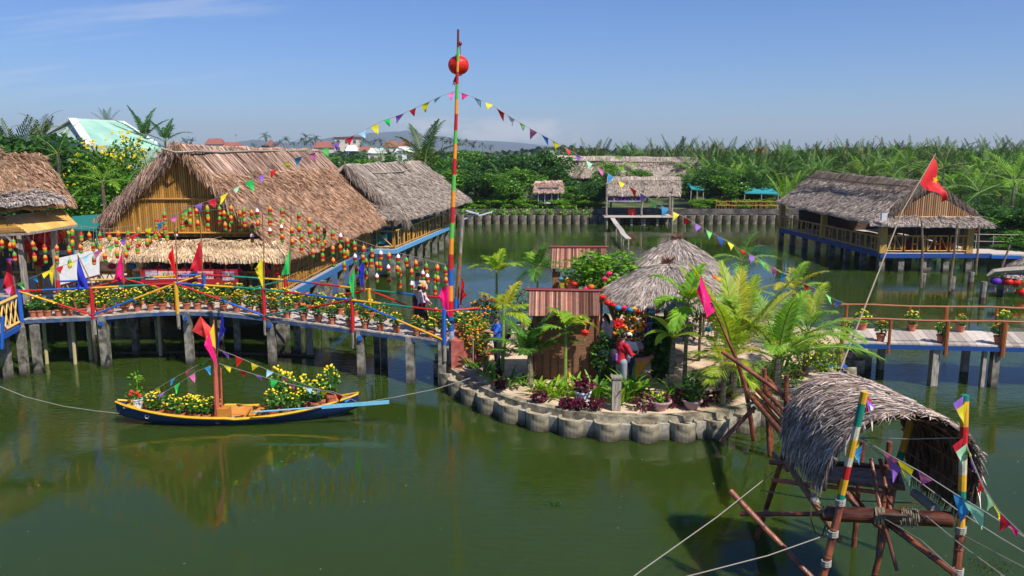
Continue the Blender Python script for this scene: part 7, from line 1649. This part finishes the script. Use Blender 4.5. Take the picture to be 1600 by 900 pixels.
# man in blue polo
q = V(at(778, 560, 24.5).x, 24.5, IZ)
t, S, k = person('man in a blue polo shirt and dark cap left of the front kiosk', tuple(q), R(100), 1.80, hands=((-.05, .34, 1.22), (.06, .34, 1.22)), shirt=sh('blue', (.02, .10, .50)), pants=BLK, sleeve=.48, hat='cap', nod=.2)
phone(t, S, k, (0.0, .42, 1.25), 'grey phone held by the man in the blue polo')
m = MB(); c = W_(t, S((0, -.26, 1.15))); m.ell(tuple(c), (.13, .16, .22), 14, 9, M=Matrix.Rotation(t.rotation_euler.z, 3, 'Z')); tag(m.build('backpack', sh('dark_pack', (.03, .03, .035))), 'dark backpack on the man in the blue polo', 'backpack')
m = MB(); [m.ell(tuple(W_(t, S((s * .16, .0, 1.37)))), (.05, .1, .09), 8, 6) for s in (-1, 1)]; 
# man in red
q = V(at(970, 590, 22.1).x, 22.1, IZ)
t, S, k = person('man in a red pullover bending over a phone behind the timber post', tuple(q), R(-62), 1.78, hands=((-.06, .38, 1.08), (.08, .38, 1.08)), shirt=sh('red', (.50, .01, .03)), pants=sh('greypants', (.25, .26, .30)), sleeve=.85, lean=.08, nod=.4)
phone(t, S, k, (0.01, .46, 1.10), 'phone held out by the man in red')
m = MB(); c = W_(t, S((-.04, -.24, 1.05))); m.ell(tuple(c), (.17, .14, .24), 14, 9, M=Matrix.Rotation(t.rotation_euler.z, 3, 'Z')); tag(m.build('backpack', sh('black_pack', (.02, .018, .03))), 'black backpack on the man in red', 'backpack')
m = MB(); c2 = c + V(.06, -.16, -.05); m.lathe([(0, 0), (.035, 0), (.035, .16), (.02, .19), (0, .19)], c2, 10); tag(m.build('water_bottle', mat('purple_bottle', (.35, .10, .45), rough=.3)), 'purple bottle in the side pocket of the black backpack', 'bottle')
q = V(at(982, 580, 22.5).x, 22.6, IZ)
person('person in a white shirt and pale hat half hidden behind the man in red', tuple(q), R(-30), 1.66, hands=((-.16, .16, .86), (.18, .26, 1.05)), shirt=sh('white', (.66, .68, .74)), pants=sh('navy', (.02, .03, .09)), sleeve=.45, hat='pale', nod=.3)
q = V(at(946, 560, 25.6).x, 25.6, IZ)
person('dark-haired woman in a white top and pale blue skirt beside the front kiosk', tuple(q), R(80), 1.60, hands=((-.10, .32, 1.02), (.12, .32, 1.02)), shirt=sh('whitetop', (.60, .60, .70)), pants=sh('paleblue', (.30, .42, .58)), sleeve=.48, hairlong=True, hair=mat('brown_hair', (.06, .02, .012)), female=True, nod=.2)
# ================================================================== THE FLOWER BOAT
bl_ = at(184, 650, 21.3); br2 = at(560, 630, 21.9)
t = thing('flower_boat', 'long narrow blue rowing boat with yellow gunwales, red mast and marigolds aboard', 'boat', ((bl_.x + br2.x) / 2, 21.5, 0))
Lb = (br2 - bl_).length; NB = 26
ax = V(br2.x - bl_.x, br2.y - bl_.y, 0).normalized(); sdv = V(-ax.y, ax.x, 0); bc0 = V(bl_.x, bl_.y, 0)
def hw(f): return .60 * (math.sin(PI * min(1, max(0, f * .98 + .01))) ** .62) * (1 - .15 * (f - .5))
def gz(f): return .20 + .40 * abs(2 * f - 1) ** 2.2 + (.03 if f < .5 else .12 * max(0, f - .5))
def HP_(f, s, v):   # s side -1..1, v 0 keel..1 gunwale
    c = bc0 + ax * Lb * f; wv = hw(f); zk = -.16 + .42 * abs(2 * f - 1) ** 3.0
    return c + sdv * s * wv * (v ** .5) * .98 + V(0, 0, lerp(zk, gz(f), v))
m = MB(); rows = []
vv = [0, .15, .4, .7, 1.0]
for i in range(NB + 1):
    f = i / NB; rows.append([HP_(f, -1, v) for v in vv[::-1]] + [HP_(f, 1, v) for v in vv[1:]])
nn = len(rows[0]); m.v = [tuple(p) for r in rows for p in r]
for i in range(NB):
    for j in range(nn - 1): a = i * nn + j; m.f.append((a, a + 1, a + nn + 1, a + nn)); m.m.append(0)
m.build('hull', NAVY, t, smooth=True)
m = MB()
for i in range(NB + 1):
    f = i / NB
rows2 = [[HP_(i / NB, -.90, v) + V(0, 0, .012) for v in vv[::-1]] + [HP_(i / NB, .90, v) + V(0, 0, .012) for v in vv[1:]] for i in range(1, NB)]
m.v = [tuple(p) for r in rows2 for p in r]
for i in range(NB - 2):
    for j in range(nn - 1): a = i * nn + j; m.f.append((a, a + nn, a + nn + 1, a + 1)); m.m.append(0)
m.build('inner_planking', paint('orange_varnish', (.48, .19, .03), rough=.4), t)
YG = paint('gunwale_yellow', (.62, .36, .02))
for s in (-1, 1): m = MB(); m.tube([HP_(i / NB, s, 1) + V(0, 0, .012) for i in range(NB + 1)], [.022 + .012 * math.sin(PI * i / NB) + .01 for i in range(NB + 1)], 6); m.build('gunwale', YG, t)
for f in (0.06, .42, .53, .64, .9):
    m = MB(); m.bar(HP_(f, -.9, .93), HP_(f, .9, .93), .05 if f not in (.06, .9) else .3, .03); m.build('thwart', paint('orange_varnish', (.48, .19, .03)) if f != .06 else YG, t)
m = MB(); m.add([HP_(.1, -.7, .45), HP_(.9, -.7, .45), HP_(.9, .7, .45), HP_(.1, .7, .45)] + [HP_(.1, -.7, .45) - V(0, 0, .02)], [(0, 1, 2, 3)])
m = MB(); fls = [(HP_(i / 20, -.75, .42), HP_(i / 20, .75, .42)) for i in range(2, 19)]
for (a, b), (c, d) in zip(fls[:-1], fls[1:]): m.add([a, c, d, b], [(0, 1, 2, 3)])
m.build('floorboards', PLANK, t)
m = MB(); p = HP_(.135, -1.0, .62); m.tube([p + V(.05 * math.cos(a), -.012, .05 * math.sin(a)) for a in [2 * PI * i / 12 for i in range(13)]], .012, 5); m.build('painted_eye', WHITE, t)
mb_ = V(at(341, 655, 21.2).x, 21.15, .05); mt_ = at(335, 548, 21.15)
PINKM = paint('faded_red_mast', (.50, .10, .07))
m = MB(); m.tube([mb_, V(mt_.x, 21.15, mt_.z), at(334, 500, 21.15)], [.07, .055, .015], 8); m.tube([mb_ + V(.10, .06, 0), at(345, 575, 21.2)], [.03, .02], 6); m.build('mast', PINKM, t)
m = MB(); m.box((mb_.x + .18, 21.2, .32), (.30, .28, .34)); m.build('mast_box', paint('orange_varnish', (.48, .19, .03)), t)
# flags at the mast
for (h0, h1, tp, c, lb, sd_) in [((313, 494), (331, 514), (322, 529), 'red', 'salmon red square flag leaning left at the boat mast', 1), ((334, 505), (337, 545), (322, 530), 'yellow', 'narrow yellow flag at the boat mast', 2), ((347, 489), (339, 545), (352, 515), 'blue', 'blue flag upright at the boat mast', 3), ((327, 518), (341, 574), (319, 540), 'magenta', 'crimson pink flag hanging lowest on the boat mast', 4)]:
    t2 = thing('mast_flag', lb, 'flag', tuple(at(h1[0], h1[1], 21.1 - sd_ * .05))); Y = 21.12 - sd_ * .05
    m = MB(); cloth_tri(m, at(*h0, Y), at(*h1, Y), at(*tp, Y - .15), nx=8, ny=8, amp=.03, ph=sd_)
    if sd_ == 1: cloth_tri(m, at(313, 494, Y), at(300, 517, Y), at(331, 514, Y), nx=8, ny=8, amp=.03, ph=5); cloth_tri(m, at(300, 517, Y), at(322, 529, Y), at(331, 514, Y), nx=6, ny=6, amp=.03, ph=5)
    m.build('cloth', cloth('salmon', (.80, .06, .05)) if sd_ == 1 else CL[c], t2, smooth=True)
    m = MB(); m.tube([at(*h0, Y + .02), at(336, 585, 21.12)], .012, 5); m.build('stick', BROWNW, t2)
# bunting of the boat
def bp(*a, Y0=21.2, Y1=21.3): return [at(x, y, lerp(Y0, Y1, i / (len(a) - 1))) for i, (x, y) in enumerate(a)]
bunting('upper pennant line from the boat mast to the stern', bp((341, 546), (370, 557), (400, 570), (430, 583), (460, 595), (500, 609), (545, 622), (558, 628), Y1=21.8), [.05, .15, .26, .37, .48, .59, .70, .80, .92], ['purple', 'red', 'yellow', 'lblue', 'pink', 'green', 'purple', 'red', 'sky'], .20, seed=5)
bunting('lower pennant line from the boat mast over the stern flowers', bp((342, 568), (375, 578), (405, 587), (440, 597), (480, 606), (520, 612), (545, 622), Y0=21.0, Y1=21.5), [.06, .18, .30, .42, .55, .68, .80, .92], ['yellow', 'red', 'purple', 'green', 'pink', 'lblue', 'yellow', 'red'], .22, seed=6)
bunting('upper pennant line from the boat mast to the bow', bp((333, 558), (300, 575), (270, 592), (240, 610), (222, 622), Y1=21.2), [.12, .33, .55, .78], ['green', 'magenta', 'sky', 'yellow'], .20, seed=7)
bunting('lower pennant line from the boat mast to the bow', bp((333, 570), (308, 580), (284, 596), (262, 610), (236, 622), Y0=21.0, Y1=21.1), [.08, .33, .58, .82], ['sky', 'pink', 'green', 'purple'], .22, seed=8)
# plants aboard
def boat_at(f, s): p = HP_(f, s, .45); return p
bps = [(.14, 0, 'y'), (.17, -.45, 'y'), (.22, .3, 'y'), (.26, -.4, 'y'), (.29, .35, 'y'), (.31, -.2, 'y'), (.35, .4, 'y'), (.37, -.4, 'y'), (.39, .1, 'y'), (.335, -.45, 'y')]
for i, (f, s, c) in enumerate(bps):
    p = HP_(f, s, .42); put_pot(V(p.x, p.y, p.z + .005), c, 'yellow marigold pot in the forward half of the boat, %s from the bow' % ORD[i], 'marigold pots forward in the boat', 1.15, i)
for i, (f, s, c, z) in enumerate([(.645, -.4, 1.3, 1.15), (.66, .35, 1.3, 1.75), (.70, -.35, 1.3, 1.1), (.705, .35, 1.3, 1.65), (.755, -.3, 1.25, 1.0), (.77, .2, 1.2, 1.5), (.82, -.3, 1.3, 1.3), (.845, .15, 1.2, 1.5), (.885, 0, 1.25, 1.75)]):
    p = HP_(f, s, .42); o = put_pot(V(p.x, p.y, p.z + .005), 'y', 'yellow marigold pot in the stern half of the boat, %s counted from the mast' % ORD[i], 'marigold pots aft in the boat', c, i); o.scale = (c * .95, c * .95, c * z)
p = HP_(.085, 0, .8); t = thing('white_pot', 'white pot with a red flowering plant on the boat bow', 'plant pot', tuple(p)); m = MB(); m.lathe([(0, 0), (.10, 0), (.13, .25), (.145, .25), (.145, .28), (.12, .28), (0, .25)], p, 14, mats=[0, 0, 0, 0, 0, 1]); m.build('pot', [PLASTW, SOIL], t)
m = MB(); m.tube([p + V(0, 0, .25), p + V(.03, 0, .85)], .012, 5, 0); m.leaves(np.random.default_rng(2).normal(size=(50, 3)) * np.array([.08, .08, .08]) + np.array(p + V(.03, 0, .85)), .1, 0); m.leaves(np.random.default_rng(3).normal(size=(60, 3)) * np.array([.13, .1, .08]) + np.array(p + V(0, 0, .4)), .1, 0); m.build('foliage', LF_LT, t)
m = MB(); [m.ell(p + V(x, -.05, z), (.055, .05, .045), 8, 5) for x, z in ((-.16, .42), (-.12, .50), (.10, .38), (.02, .45))]; m.build('blossoms', FL_R, t)
# oar
m = MB(); a_, b_ = at(395, 644, 20.9), at(608, 628, 21.3); m.tube([a_, a_.lerp(b_, .55)], .022, 7); m.bar(a_.lerp(b_, .5), b_, .035, .10); m.tube([a_ - V(.05, 0, .06), a_ + V(.05, 0, .06)], .02, 6, 1)
tag(m.build('oar', [LBLUE, YG]), 'long pale blue oar lying over the boat stern', 'oar')
# ropes
def rope(label, pts, r=.010, mt=None): m = MB(); m.tube(pts, r, 5); return tag(m.build('rope', mt or ROPE), label, 'rope')
rope('mooring rope from the left picture edge to the boat bow', [at(-30, 590, 22.0), at(0, 604, 21.8), at(40, 620, 21.6), at(100, 635, 21.4), at(150, 642, 21.3), at(186, 646, 21.25)])
rope('mooring rope from the boat stern up to the island', [at(556, 631, 21.8), at(620, 620, 21.9), at(680, 608, 22.2), at(725, 594, 23.0), at(785, 572, 24.0)])
# floating branches under the painted footbridge
t = thing('floating_branch', 'long dead branch with weed floating behind the boat', 'branch', tuple(G(340, 552, 0))); m = MB(); m.tube([G(180, 552, .02), G(270, 551, .04), G(380, 553, .03), G(493, 556, .05)], [.04, .06, .06, .03], 6); m.build('limb', DARKW, t)
m = MB(); [m.leaves(np.random.default_rng(int(x)).normal(size=(60, 3)) * np.array([.35, .12, .03]) + np.array(G(x, 554, .04)), .14, 0) for x in (290, 345, 415, 450)]; tag(m.build('weed', DARKW, t), kind='stuff')
tag(MB().leaves(np.random.default_rng(5).normal(size=(160, 3)) * np.array([.20, .16, .004]) + np.array(G(1545, 884, .01)), .045, 0).build('water_weed', LF_OLV), 'small patch of brown weed floating at the lower right', 'water weed', kind='stuff')
tag(MB().leaves(np.random.default_rng(6).normal(size=(40, 3)) * np.array([.06, .05, .02]) + np.array(G(868, 787, .02)), .07, 0).build('floating_leaf', LF_DK), 'tiny dark leaf floating in the open green water', 'leaf')

# ================================================================== FISHING HUT IN THE FOREGROUND
PB = dict(r=RED, y=YEL, g=GRN, w=WHITE, b=MAROON)
t = thing('fishing_hut', 'bamboo fishing stand on stilts with barrel thatch roof and log winch in the foreground', 'hut', (6, 12.5, 0)); FH = t
def Epz(a, b, z):   # carry a line a->b on to height z
    d = b - a; return a + d * ((z - a.z) / d.z)
def bpole(nm, a, b, r=.045, mt=BAM_RED, r2=None, par=None, knots=True, n=9):
    m = MB(); K = max(2, int((b - a).length / .38)); pts = []; rad = []
    for i in range(K + 1):
        f = i / K; p = a.lerp(b, f); rr = lerp(r, r2 or r, f)
        if 0 < i < K and knots: d = (b - a).normalized() * .02; pts += [p - d, p, p + d]; rad += [rr, rr * 1.13, rr]
        else: pts.append(p); rad.append(rr)
    m.tube(pts, rad, n); return m.build(nm, mt, par or t, smooth=False)
# painted front poles
P1a, P1b = at(1351, 612, 11.35), at(1312, 785, 11.45)
m = MB(); seq = ['w', 'g', 'w', 'y', 'w', 'r', 'y', 'g']; sp_ = [0, .10, .30, .42, .58, .66, .78, .92, 1.0]; cm = dict(w=0, g=1, y=2, r=3)
WP = paint('peeling_pole', (.42, .38, .26), (.60, .55, .42), mix='noise'); 
m.tube([P1a.lerp(P1b, f) for f in sp_], [.055] * 9, 10, mats=[2, 1, 0, 2, 0, 3, 2, 1]); m.build('painted_pole', [WP, GRN, YEL, RED], t)
P2a, P2b = at(1508, 617, 11.0), at(1501, 835, 10.9)
m = MB(); sp_ = [0, .04, .22, .36, .42, .56, .68, .84, .88, 1.0]; m.tube([P2a.lerp(P2b, f) for f in sp_], [.055] * 10, 10, mats=[1, 2, 3, 1, 0, 2, 1, 3, 2]); m.build('painted_pole', [WP, GRN, YEL, RED], t)
L1a = at(1314, 785, 11.45); bpole('leg', L1a, Epz(L1a, at(1286, 900, 11.3), -.3), .06); L2a = at(1502, 815, 10.95); bpole('leg', L2a, Epz(L2a, at(1494, 900, 10.85), -.3), .06)
BKa = at(1231, 690, 13.9); bpole('leg', BKa, Epz(BKa, at(1182, 842, 14.6), -.2), .05); 
m = MB(); m.tube([at(1228, 640, 13.7), at(1228, 662, 13.8), at(1230, 680, 13.85), at(1231, 702, 13.9)], .05, 9, mats=[0, 1, 0]); m.build('painted_pole', [RED, GRN], t)
BRa = at(1424, 655, 12.9); m = MB(); m.tube([BRa, at(1410, 705, 12.9), at(1404, 722, 12.9)], .06, 9, mats=[0, 1]); m.build('painted_pole', [YEL, GRN], t)
bpole('leg', at(1404, 722, 12.9), at(1390, 795, 12.7), .055); bpole('leg', at(1388, 810, 12.6), Epz(at(1388, 810, 12.6), at(1373, 872, 12.6), -.1), .05)
bpole('leg', at(1348, 690, 14.3), Epz(at(1348, 690, 14.3), at(1335, 845, 14.3), -.2), .05); bpole('leg', at(1238, 700, 14.2), at(1236, 730, 14.2), .04); 
bpole('leg', at(1390, 690, 14.2), Epz(at(1390, 690, 14.2), at(1375, 840, 14.2), -.2), .05)
# log winch
a_, b_ = at(1288, 802, 11.62), at(1489, 812, 11.0)
m = MB(); m.tube([a_ + V(0, 0, .02), a_, a_.lerp(b_, .02), a_.lerp(b_, .55), b_.lerp(a_, .01), b_], [.09, .115, .118, .112, .115, .10], 18); m.tube([a_ - (b_ - a_) * .01, a_], [.11, .11], 18, 1)
m.build('winch_log', [mat('winch_wood', (.05, .015, .008), (.12, .036, .018), mix='noise', rough=.3, var=.3, scale=2, stretch=(1, 4, 4), bump=.3), DARKW], t)
for f0, f1, n_ in ((.40, .48, 6), (.60, .74, 8)):
    m = MB(); d = (b_ - a_).normalized(); u = d.cross(V(0, 0, 1)).normalized(); w2 = d.cross(u); T = n_ * 16
    m.tube([a_.lerp(b_, lerp(f0, f1, i / T)) + (u * math.cos(2 * PI * i / 16) + w2 * math.sin(2 * PI * i / 16)) * (.125 + .008 * math.sin(i)) for i in range(T + 1)], .012, 5); m.build('rope_coil', mat('dark_rope', (.20, .17, .11), var=.3, scale=30), t)
bpole('winch_bar', at(1372, 803, 11.2), at(1425, 806, 11.1), .025, DARKW, knots=False)
# winch spokes and props
for i, (p0, p1, Ya, Yb, r) in enumerate([((1361, 717), (1376, 800), 11.9, 11.4, .03), ((1375, 718), (1392, 800), 12.2, 11.4, .03), ((1376, 800), (1402, 892), 11.4, 11.0, .028), ((1392, 775), (1372, 870), 11.6, 11.3, .04), ((1388, 818), (1492, 896), 11.4, 10.4, .05), ((1310, 752), (1345, 800), 12.4, 12.0, .05), ((1320, 762), (1372, 822), 12.6, 12.0, .05), ((1355, 800), (1378, 826), 12.0, 11.9, .045)]):
    bpole('winch_spoke' if i < 4 else 'prop_pole', at(*p0, Ya), at(*p1, Yb), r)
bpole('ladder_rail', at(1229, 722, 13.4), at(1311, 843, 11.7), .055, BROWNW); bpole('ladder_rail', at(1208, 708, 14.2), at(1231, 735, 13.6), .04)
m = MB(); m.tube([at(1268, 776, 12.6), at(1277, 790, 12.4)], .075, 10); m.build('pale_collar', mat('pipe_collar', (.26, .27, .27)), t)
m = MB(); m.tube([at(1428, 770, 12.2), at(1462, 797, 11.6)], [.07, .08], 10); m.build('pale_collar', MATS['pipe_collar'], t)
bpole('frame_pole', at(1157, 803, 13.2), at(1290, 803, 12.3), .04); bpole('prop_pole', at(1141, 767, 13.0), Epz(at(1141, 767, 13.0), at(1262, 896, 11.9), -.2), .05, BAM_RED)
bpole('frame_pole', at(1203, 722, 13.6), at(1262, 727, 13.2), .045); bpole('frame_pole', at(1206, 750, 13.3), at(1387, 771, 12.3), .035, mat('pink_red_cane', (.42, .10, .06), rough=.35)); bpole('frame_pole', at(1224, 751, 13.3), at(1290, 764, 12.8), .04)
bpole('frame_pole', at(1222, 716, 14.2), at(1400, 731, 13.6), .04)
m = MB()
for k in range(16):
    f = k / 15; m.tube([at(lerp(1250, 1262, f), lerp(722, 748, f), lerp(14.3, 12.9, f)), at(lerp(1404, 1414, f), lerp(730, 764, f), lerp(13.8, 12.5, f))], .035, 6)
m.build('platform', mat('dark_brown_cane', (.20, .09, .05), (.34, .17, .10), isl=.3, mix='noise', rough=.5), t)
for q in (at(1313, 785, 11.43), at(1302, 834, 11.36), at(1291, 880, 11.3), at(1501, 828, 10.9), at(1199, 803, 13.3), at(1308, 690, 13.0), at(1497, 893, 10.8)):
    m = MB(); m.tube([q + V(0, 0, -.05) + V(.066 * math.cos(a), .066 * math.sin(a), .10 * i / 36) for i, a in enumerate([2 * PI * j / 9 for j in range(37)])], .013, 5); m.build('lashing', mat('pale_lashing', (.30, .28, .25)), t)
# barrel roof
A = at(1228, 684, 13.5); Bf = at(1418, 722, 13.3); Cn = at(1290, 752, 11.9); Dn = at(1516, 790, 11.25)
apf, apn = at(1330, 590, 13.6), at(1438, 650, 11.5)
def vault(u, v, dz=0.0):
    """u across: 0 left foot .. 1 right foot; v along: 0 far .. 1 near"""
    u = np.asarray(u)[:, None]; v = np.asarray(v)[:, None]
    L0 = np.array(A) * (1 - v) + np.array(Cn) * v; R0 = np.array(Bf) * (1 - v) + np.array(Dn) * v; T0 = np.array(apf) * (1 - v) + np.array(apn) * v
    th = PI * u; mid = (L0 + R0) / 2
    cx = np.cos(th); cx = np.sign(cx) * np.abs(cx) ** .92; sz = np.clip(np.sin(th), 0, 1) ** .80
    return mid + (L0 - mid) * cx + (T0 - mid) * sz
m = MB(); un, vn = 28, 12
uu, v2 = np.meshgrid(np.linspace(.0, 1.0, un + 1), np.linspace(0, 1, vn + 1), indexing='ij'); Tp = vault(uu.ravel(), v2.ravel())
cen = (np.array(A) + np.array(Dn)) / 2
inn = Tp.copy(); inn[:, 2] -= .06
b = len(m.v); m.v += [tuple(q) for q in Tp] + [tuple(q) for q in inn]; NT = len(Tp)
for i in range(un):
    for j in range(vn):
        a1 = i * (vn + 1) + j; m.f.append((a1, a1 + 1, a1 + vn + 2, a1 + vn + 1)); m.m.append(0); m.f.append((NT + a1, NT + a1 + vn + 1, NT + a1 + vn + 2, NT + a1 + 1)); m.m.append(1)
def vstraw(n, u0, u1, v0, v1, L_, W0, sgn, mi, lift=.05, spread_=.35, inner=False, seed=0, fl=.05):
    g = np.random.default_rng(seed); u = g.uniform(u0, u1, n); v = g.uniform(v0, v1, n); p = vault(u, v); e = 2e-3
    du = nrm(vault(u + e, v) - p) * sgn; dv = nrm(vault(u, v + e) - p); nn_ = nrm(p - (vault(np.full(n, .0), v) + vault(np.full(n, 1.0), v)) / 2 * np.array([1, 1, 1]) + np.array([0, 0, .15]))
    if inner: nn_ = -nn_
    a = g.normal(0, spread_, n)[:, None]; d = du * np.cos(a) + dv * np.sin(a); sd = nrm(np.cross(d, nn_) + nn_ * g.normal(0, .4, n)[:, None])
    Ln_ = L_ * g.uniform(.5, 1.25, n)[:, None]; Wn = W0 * g.uniform(.5, 1.4, n)[:, None]; l0 = lift * g.uniform(.1, 1, n)[:, None]; l1 = l0 + fl * g.uniform(-.3, 1, n)[:, None]
    p0 = p + nn_ * l0; p1 = p + d * Ln_ + nn_ * l1; p1[:, 2] -= .12 * Ln_[:, 0]; pm_ = (p0 + p1) / 2 + nn_ * .015
    Pt = np.stack([p0 - sd * Wn * .5, p0 + sd * Wn * .5, pm_ + sd * Wn * .5, pm_ - sd * Wn * .5, p1 + sd * Wn * .12, p1 - sd * Wn * .12], 1).reshape(-1, 3); k_ = np.arange(n)[:, None] * 6
    m.arr(Pt, np.concatenate([k_ + np.array([[0, 1, 2, 3]]), k_ + np.array([[3, 2, 4, 5]])], 0), mi)
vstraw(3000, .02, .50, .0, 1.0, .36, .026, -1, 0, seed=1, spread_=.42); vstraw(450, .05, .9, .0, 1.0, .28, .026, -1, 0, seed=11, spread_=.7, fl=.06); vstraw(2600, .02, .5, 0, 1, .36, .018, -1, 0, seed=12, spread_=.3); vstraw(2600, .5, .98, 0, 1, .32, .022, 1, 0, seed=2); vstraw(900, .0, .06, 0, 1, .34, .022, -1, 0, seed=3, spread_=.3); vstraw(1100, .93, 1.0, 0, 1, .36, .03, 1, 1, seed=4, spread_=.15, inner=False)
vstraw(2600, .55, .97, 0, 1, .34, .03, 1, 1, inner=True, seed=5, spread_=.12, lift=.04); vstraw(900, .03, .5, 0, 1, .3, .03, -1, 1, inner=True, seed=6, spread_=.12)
vstraw(500, .05, .95, .97, 1.0, .22, .018, -1, 0, seed=7, spread_=.9); 
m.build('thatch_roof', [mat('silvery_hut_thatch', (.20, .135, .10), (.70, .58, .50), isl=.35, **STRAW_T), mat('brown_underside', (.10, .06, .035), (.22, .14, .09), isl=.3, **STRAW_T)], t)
for k, v in enumerate((.18, .42, .66, .90)):
    m = MB(); us = np.linspace(.10, .88, 22); Pp = vault(us, np.full(22, v)); Pp[:, 2] += .05; m.tube([tuple(q) for q in Pp], .013, 5); m.build('roof_batten', mat('blue_grey_batten', (.15, .15, .18)), t)
for k, u in enumerate((.12, .30)):
    m = MB(); Pp = vault(np.full(10, u), np.linspace(0, 1, 10)); Pp += np.array([-.03, -.03, .04]); m.tube([tuple(q) for q in Pp], .013, 5); m.build('roof_batten', MATS['blue_grey_batten'], t)
for k, u in enumerate((.62, .74, .86, .95)):
    m = MB(); Pp = vault(np.full(10, u), np.linspace(0, 1, 10)); Pp += np.array([-.05, 0, -.09]); m.tube([tuple(q) for q in Pp], .016, 5); m.build('inner_rib', BROWNW, t)
for k, v in enumerate((.3, .6, .92)):
    m = MB(); us = np.linspace(.5, .98, 14); Pp = vault(us, np.full(14, v)); Pp[:, 2] -= .10; Pp[:, 0] -= .03; m.tube([tuple(q) for q in Pp], .014, 5); m.build('inner_rib', BROWNW, t)
# ropes and pennants of the hut
rope('white line strung between the two painted hut poles', [at(1344, 684, 12.0), at(1420, 686, 11.5), at(1506, 684, 11.0)], .010)
rope('taut rope from the hut back leg down to the bottom picture edge', [at(1212, 735, 13.6), at(1120, 808, 11.6), at(1000, 893, 9.6), at(960, 925, 9.0)], .008)
rope('taut rope from the front hut leg down left', [at(1302, 832, 11.6), at(1200, 868, 11.0), at(1080, 899, 10.4), at(1020, 915, 10.1)], .008)
rope('rope running from the winch coils to the lower right', [at(1378, 808, 11.3), at(1440, 845, 10.3), at(1500, 900, 9.4), at(1540, 930, 9.0)], .008)
rope('second winch rope running to the lower right', [at(1436, 797, 11.2), at(1500, 850, 10.4), at(1575, 905, 9.6)], .008)
rope('guy line from the right hut pole foot to the picture edge', [at(1508, 838, 10.9), at(1560, 866, 10.2), at(1615, 894, 9.7)], .008)
rope('slack green line behind the hut legs', [at(1188, 766, 14.0), at(1260, 778, 13.6), at(1330, 782, 13.2), at(1400, 785, 13.0), at(1450, 786, 12.6)], .012, mat('green_line', (.16, .2, .14)))
rope('dark cable loop hanging at the front left of the winch', [at(1266, 778, 12.4), at(1267, 812, 12.3), at(1274, 833, 12.2), at(1284, 838, 12.1), at(1292, 815, 12.0)], .012, DARKW)
def hutpath(a, Y0, Y1): return [at(x, y, lerp(Y0, Y1, i / (len(a) - 1))) for i, (x, y) in enumerate(a)]
bunting('pennant line from the left painted hut pole to the lower right corner', hutpath([(1345, 684), (1392, 712), (1440, 738), (1490, 770), (1545, 803), (1610, 845)], 11.95, 9.8), [.20, .29, .42, .64, .70], ['pink', 'yellow', 'pink', 'sky', 'mint'], .30, seed=21, cordr=.009)
bunting('second pennant line just below the first on the hut', hutpath([(1348, 690), (1395, 722), (1440, 755), (1500, 800), (1560, 838), (1610, 868)], 11.9, 9.9), [.22, .30], ['purple', 'mint'], .18, seed=22, cordr=.008)
bunting('pennant line from the right painted hut pole down to the lower right corner', hutpath([(1506, 684), (1519, 720), (1536, 760), (1560, 798), (1605, 842)], 11.0, 9.7), [.12, .24, .34, .46, .60, .68, .80, .86], ['yellow', 'purple', 'crimson', 'red', 'mint', 'yellow', 'crimson', 'magenta'], .19, seed=23, cordr=.009)
for (pts, Y, cs, lb) in [([(1349, 614), (1362, 632), (1352, 655)], 11.95, ['crimson', 'purple', 'white'], 'knotted red, purple and white pennants on the left painted hut pole top'), ([(1506, 618), (1494, 634), (1502, 655)], 10.95, ['purple', 'yellow'], 'purple and yellow pennants on the right painted hut pole top'), ([(1505, 684), (1500, 700), (1508, 715)], 10.9, ['crimson', 'mint'], 'red and pale green pennants tied halfway up the right painted pole'), ([(1343, 686), (1338, 700), (1336, 712)], 11.9, ['yellow', 'sky'], 'yellow and blue pennants tied at the left painted pole lashing')]:
    t2 = thing('pennant_bunch', lb, 'pennants', tuple(at(*pts[0], Y)))
    for k, c in enumerate(cs):
        m = MB(); q = at(*pts[0], Y) + V(.04 * k, -.03 * k, -.08 * k); s_ = -1 if pts[1][0] < pts[0][0] else 1; cloth_tri(m, q, q + V(s_ * .14, 0, -.12), q + V(s_ * .05, -.05, -.32), nx=4, ny=4, amp=.02, ph=k); m.build('pennant', CL[c], t2, smooth=True)
# bamboo gangway from the island to the hut
t = thing('bamboo_gangway', 'bundle of red-brown bamboo poles sloping from the island to the fishing hut', 'gangway', tuple(G(1200, 660, 0)))
for i, (p0, p1, Ya, Yb, r) in enumerate([((1168, 614), (1232, 688), 19.4, 15.2, .055), ((1172, 616), (1238, 700), 19.3, 15.0, .055), ((1177, 616), (1240, 684), 19.5, 15.4, .05), ((1183, 609), (1238, 668), 19.6, 15.6, .055), ((1190, 606), (1240, 657), 19.6, 15.8, .05)]): bpole('pole', at(*p0, Ya), at(*p1, Yb), r)
for i, (p0, p1, Ya, Yb, r) in enumerate([((1126, 691), (1180, 636), 18.8, 19.0, .055), ((1128, 549), (1240, 628), 19.2, 18.6, .05), ((1196, 588), (1240, 640), 19.8, 18.2, .05)]): bpole('cross_pole', at(*p0, Ya), at(*p1, Yb), r)
for i, (p0, p1, Y) in enumerate([((1194, 576), (1206, 692), 19.0), ((1229, 586), (1230, 640), 18.6), ((1203, 612), (1207, 690), 19.2)]): a_ = at(*p0, Y); bpole('upright', a_, V(at(*p1, Y).x, Y, -.3), .055)
bpole('cross_pole', at(1164, 632, 18.8), at(1205, 624, 18.8), .035, WOODG)
for pr in MY + MO: drop(pr)
drop(TL)
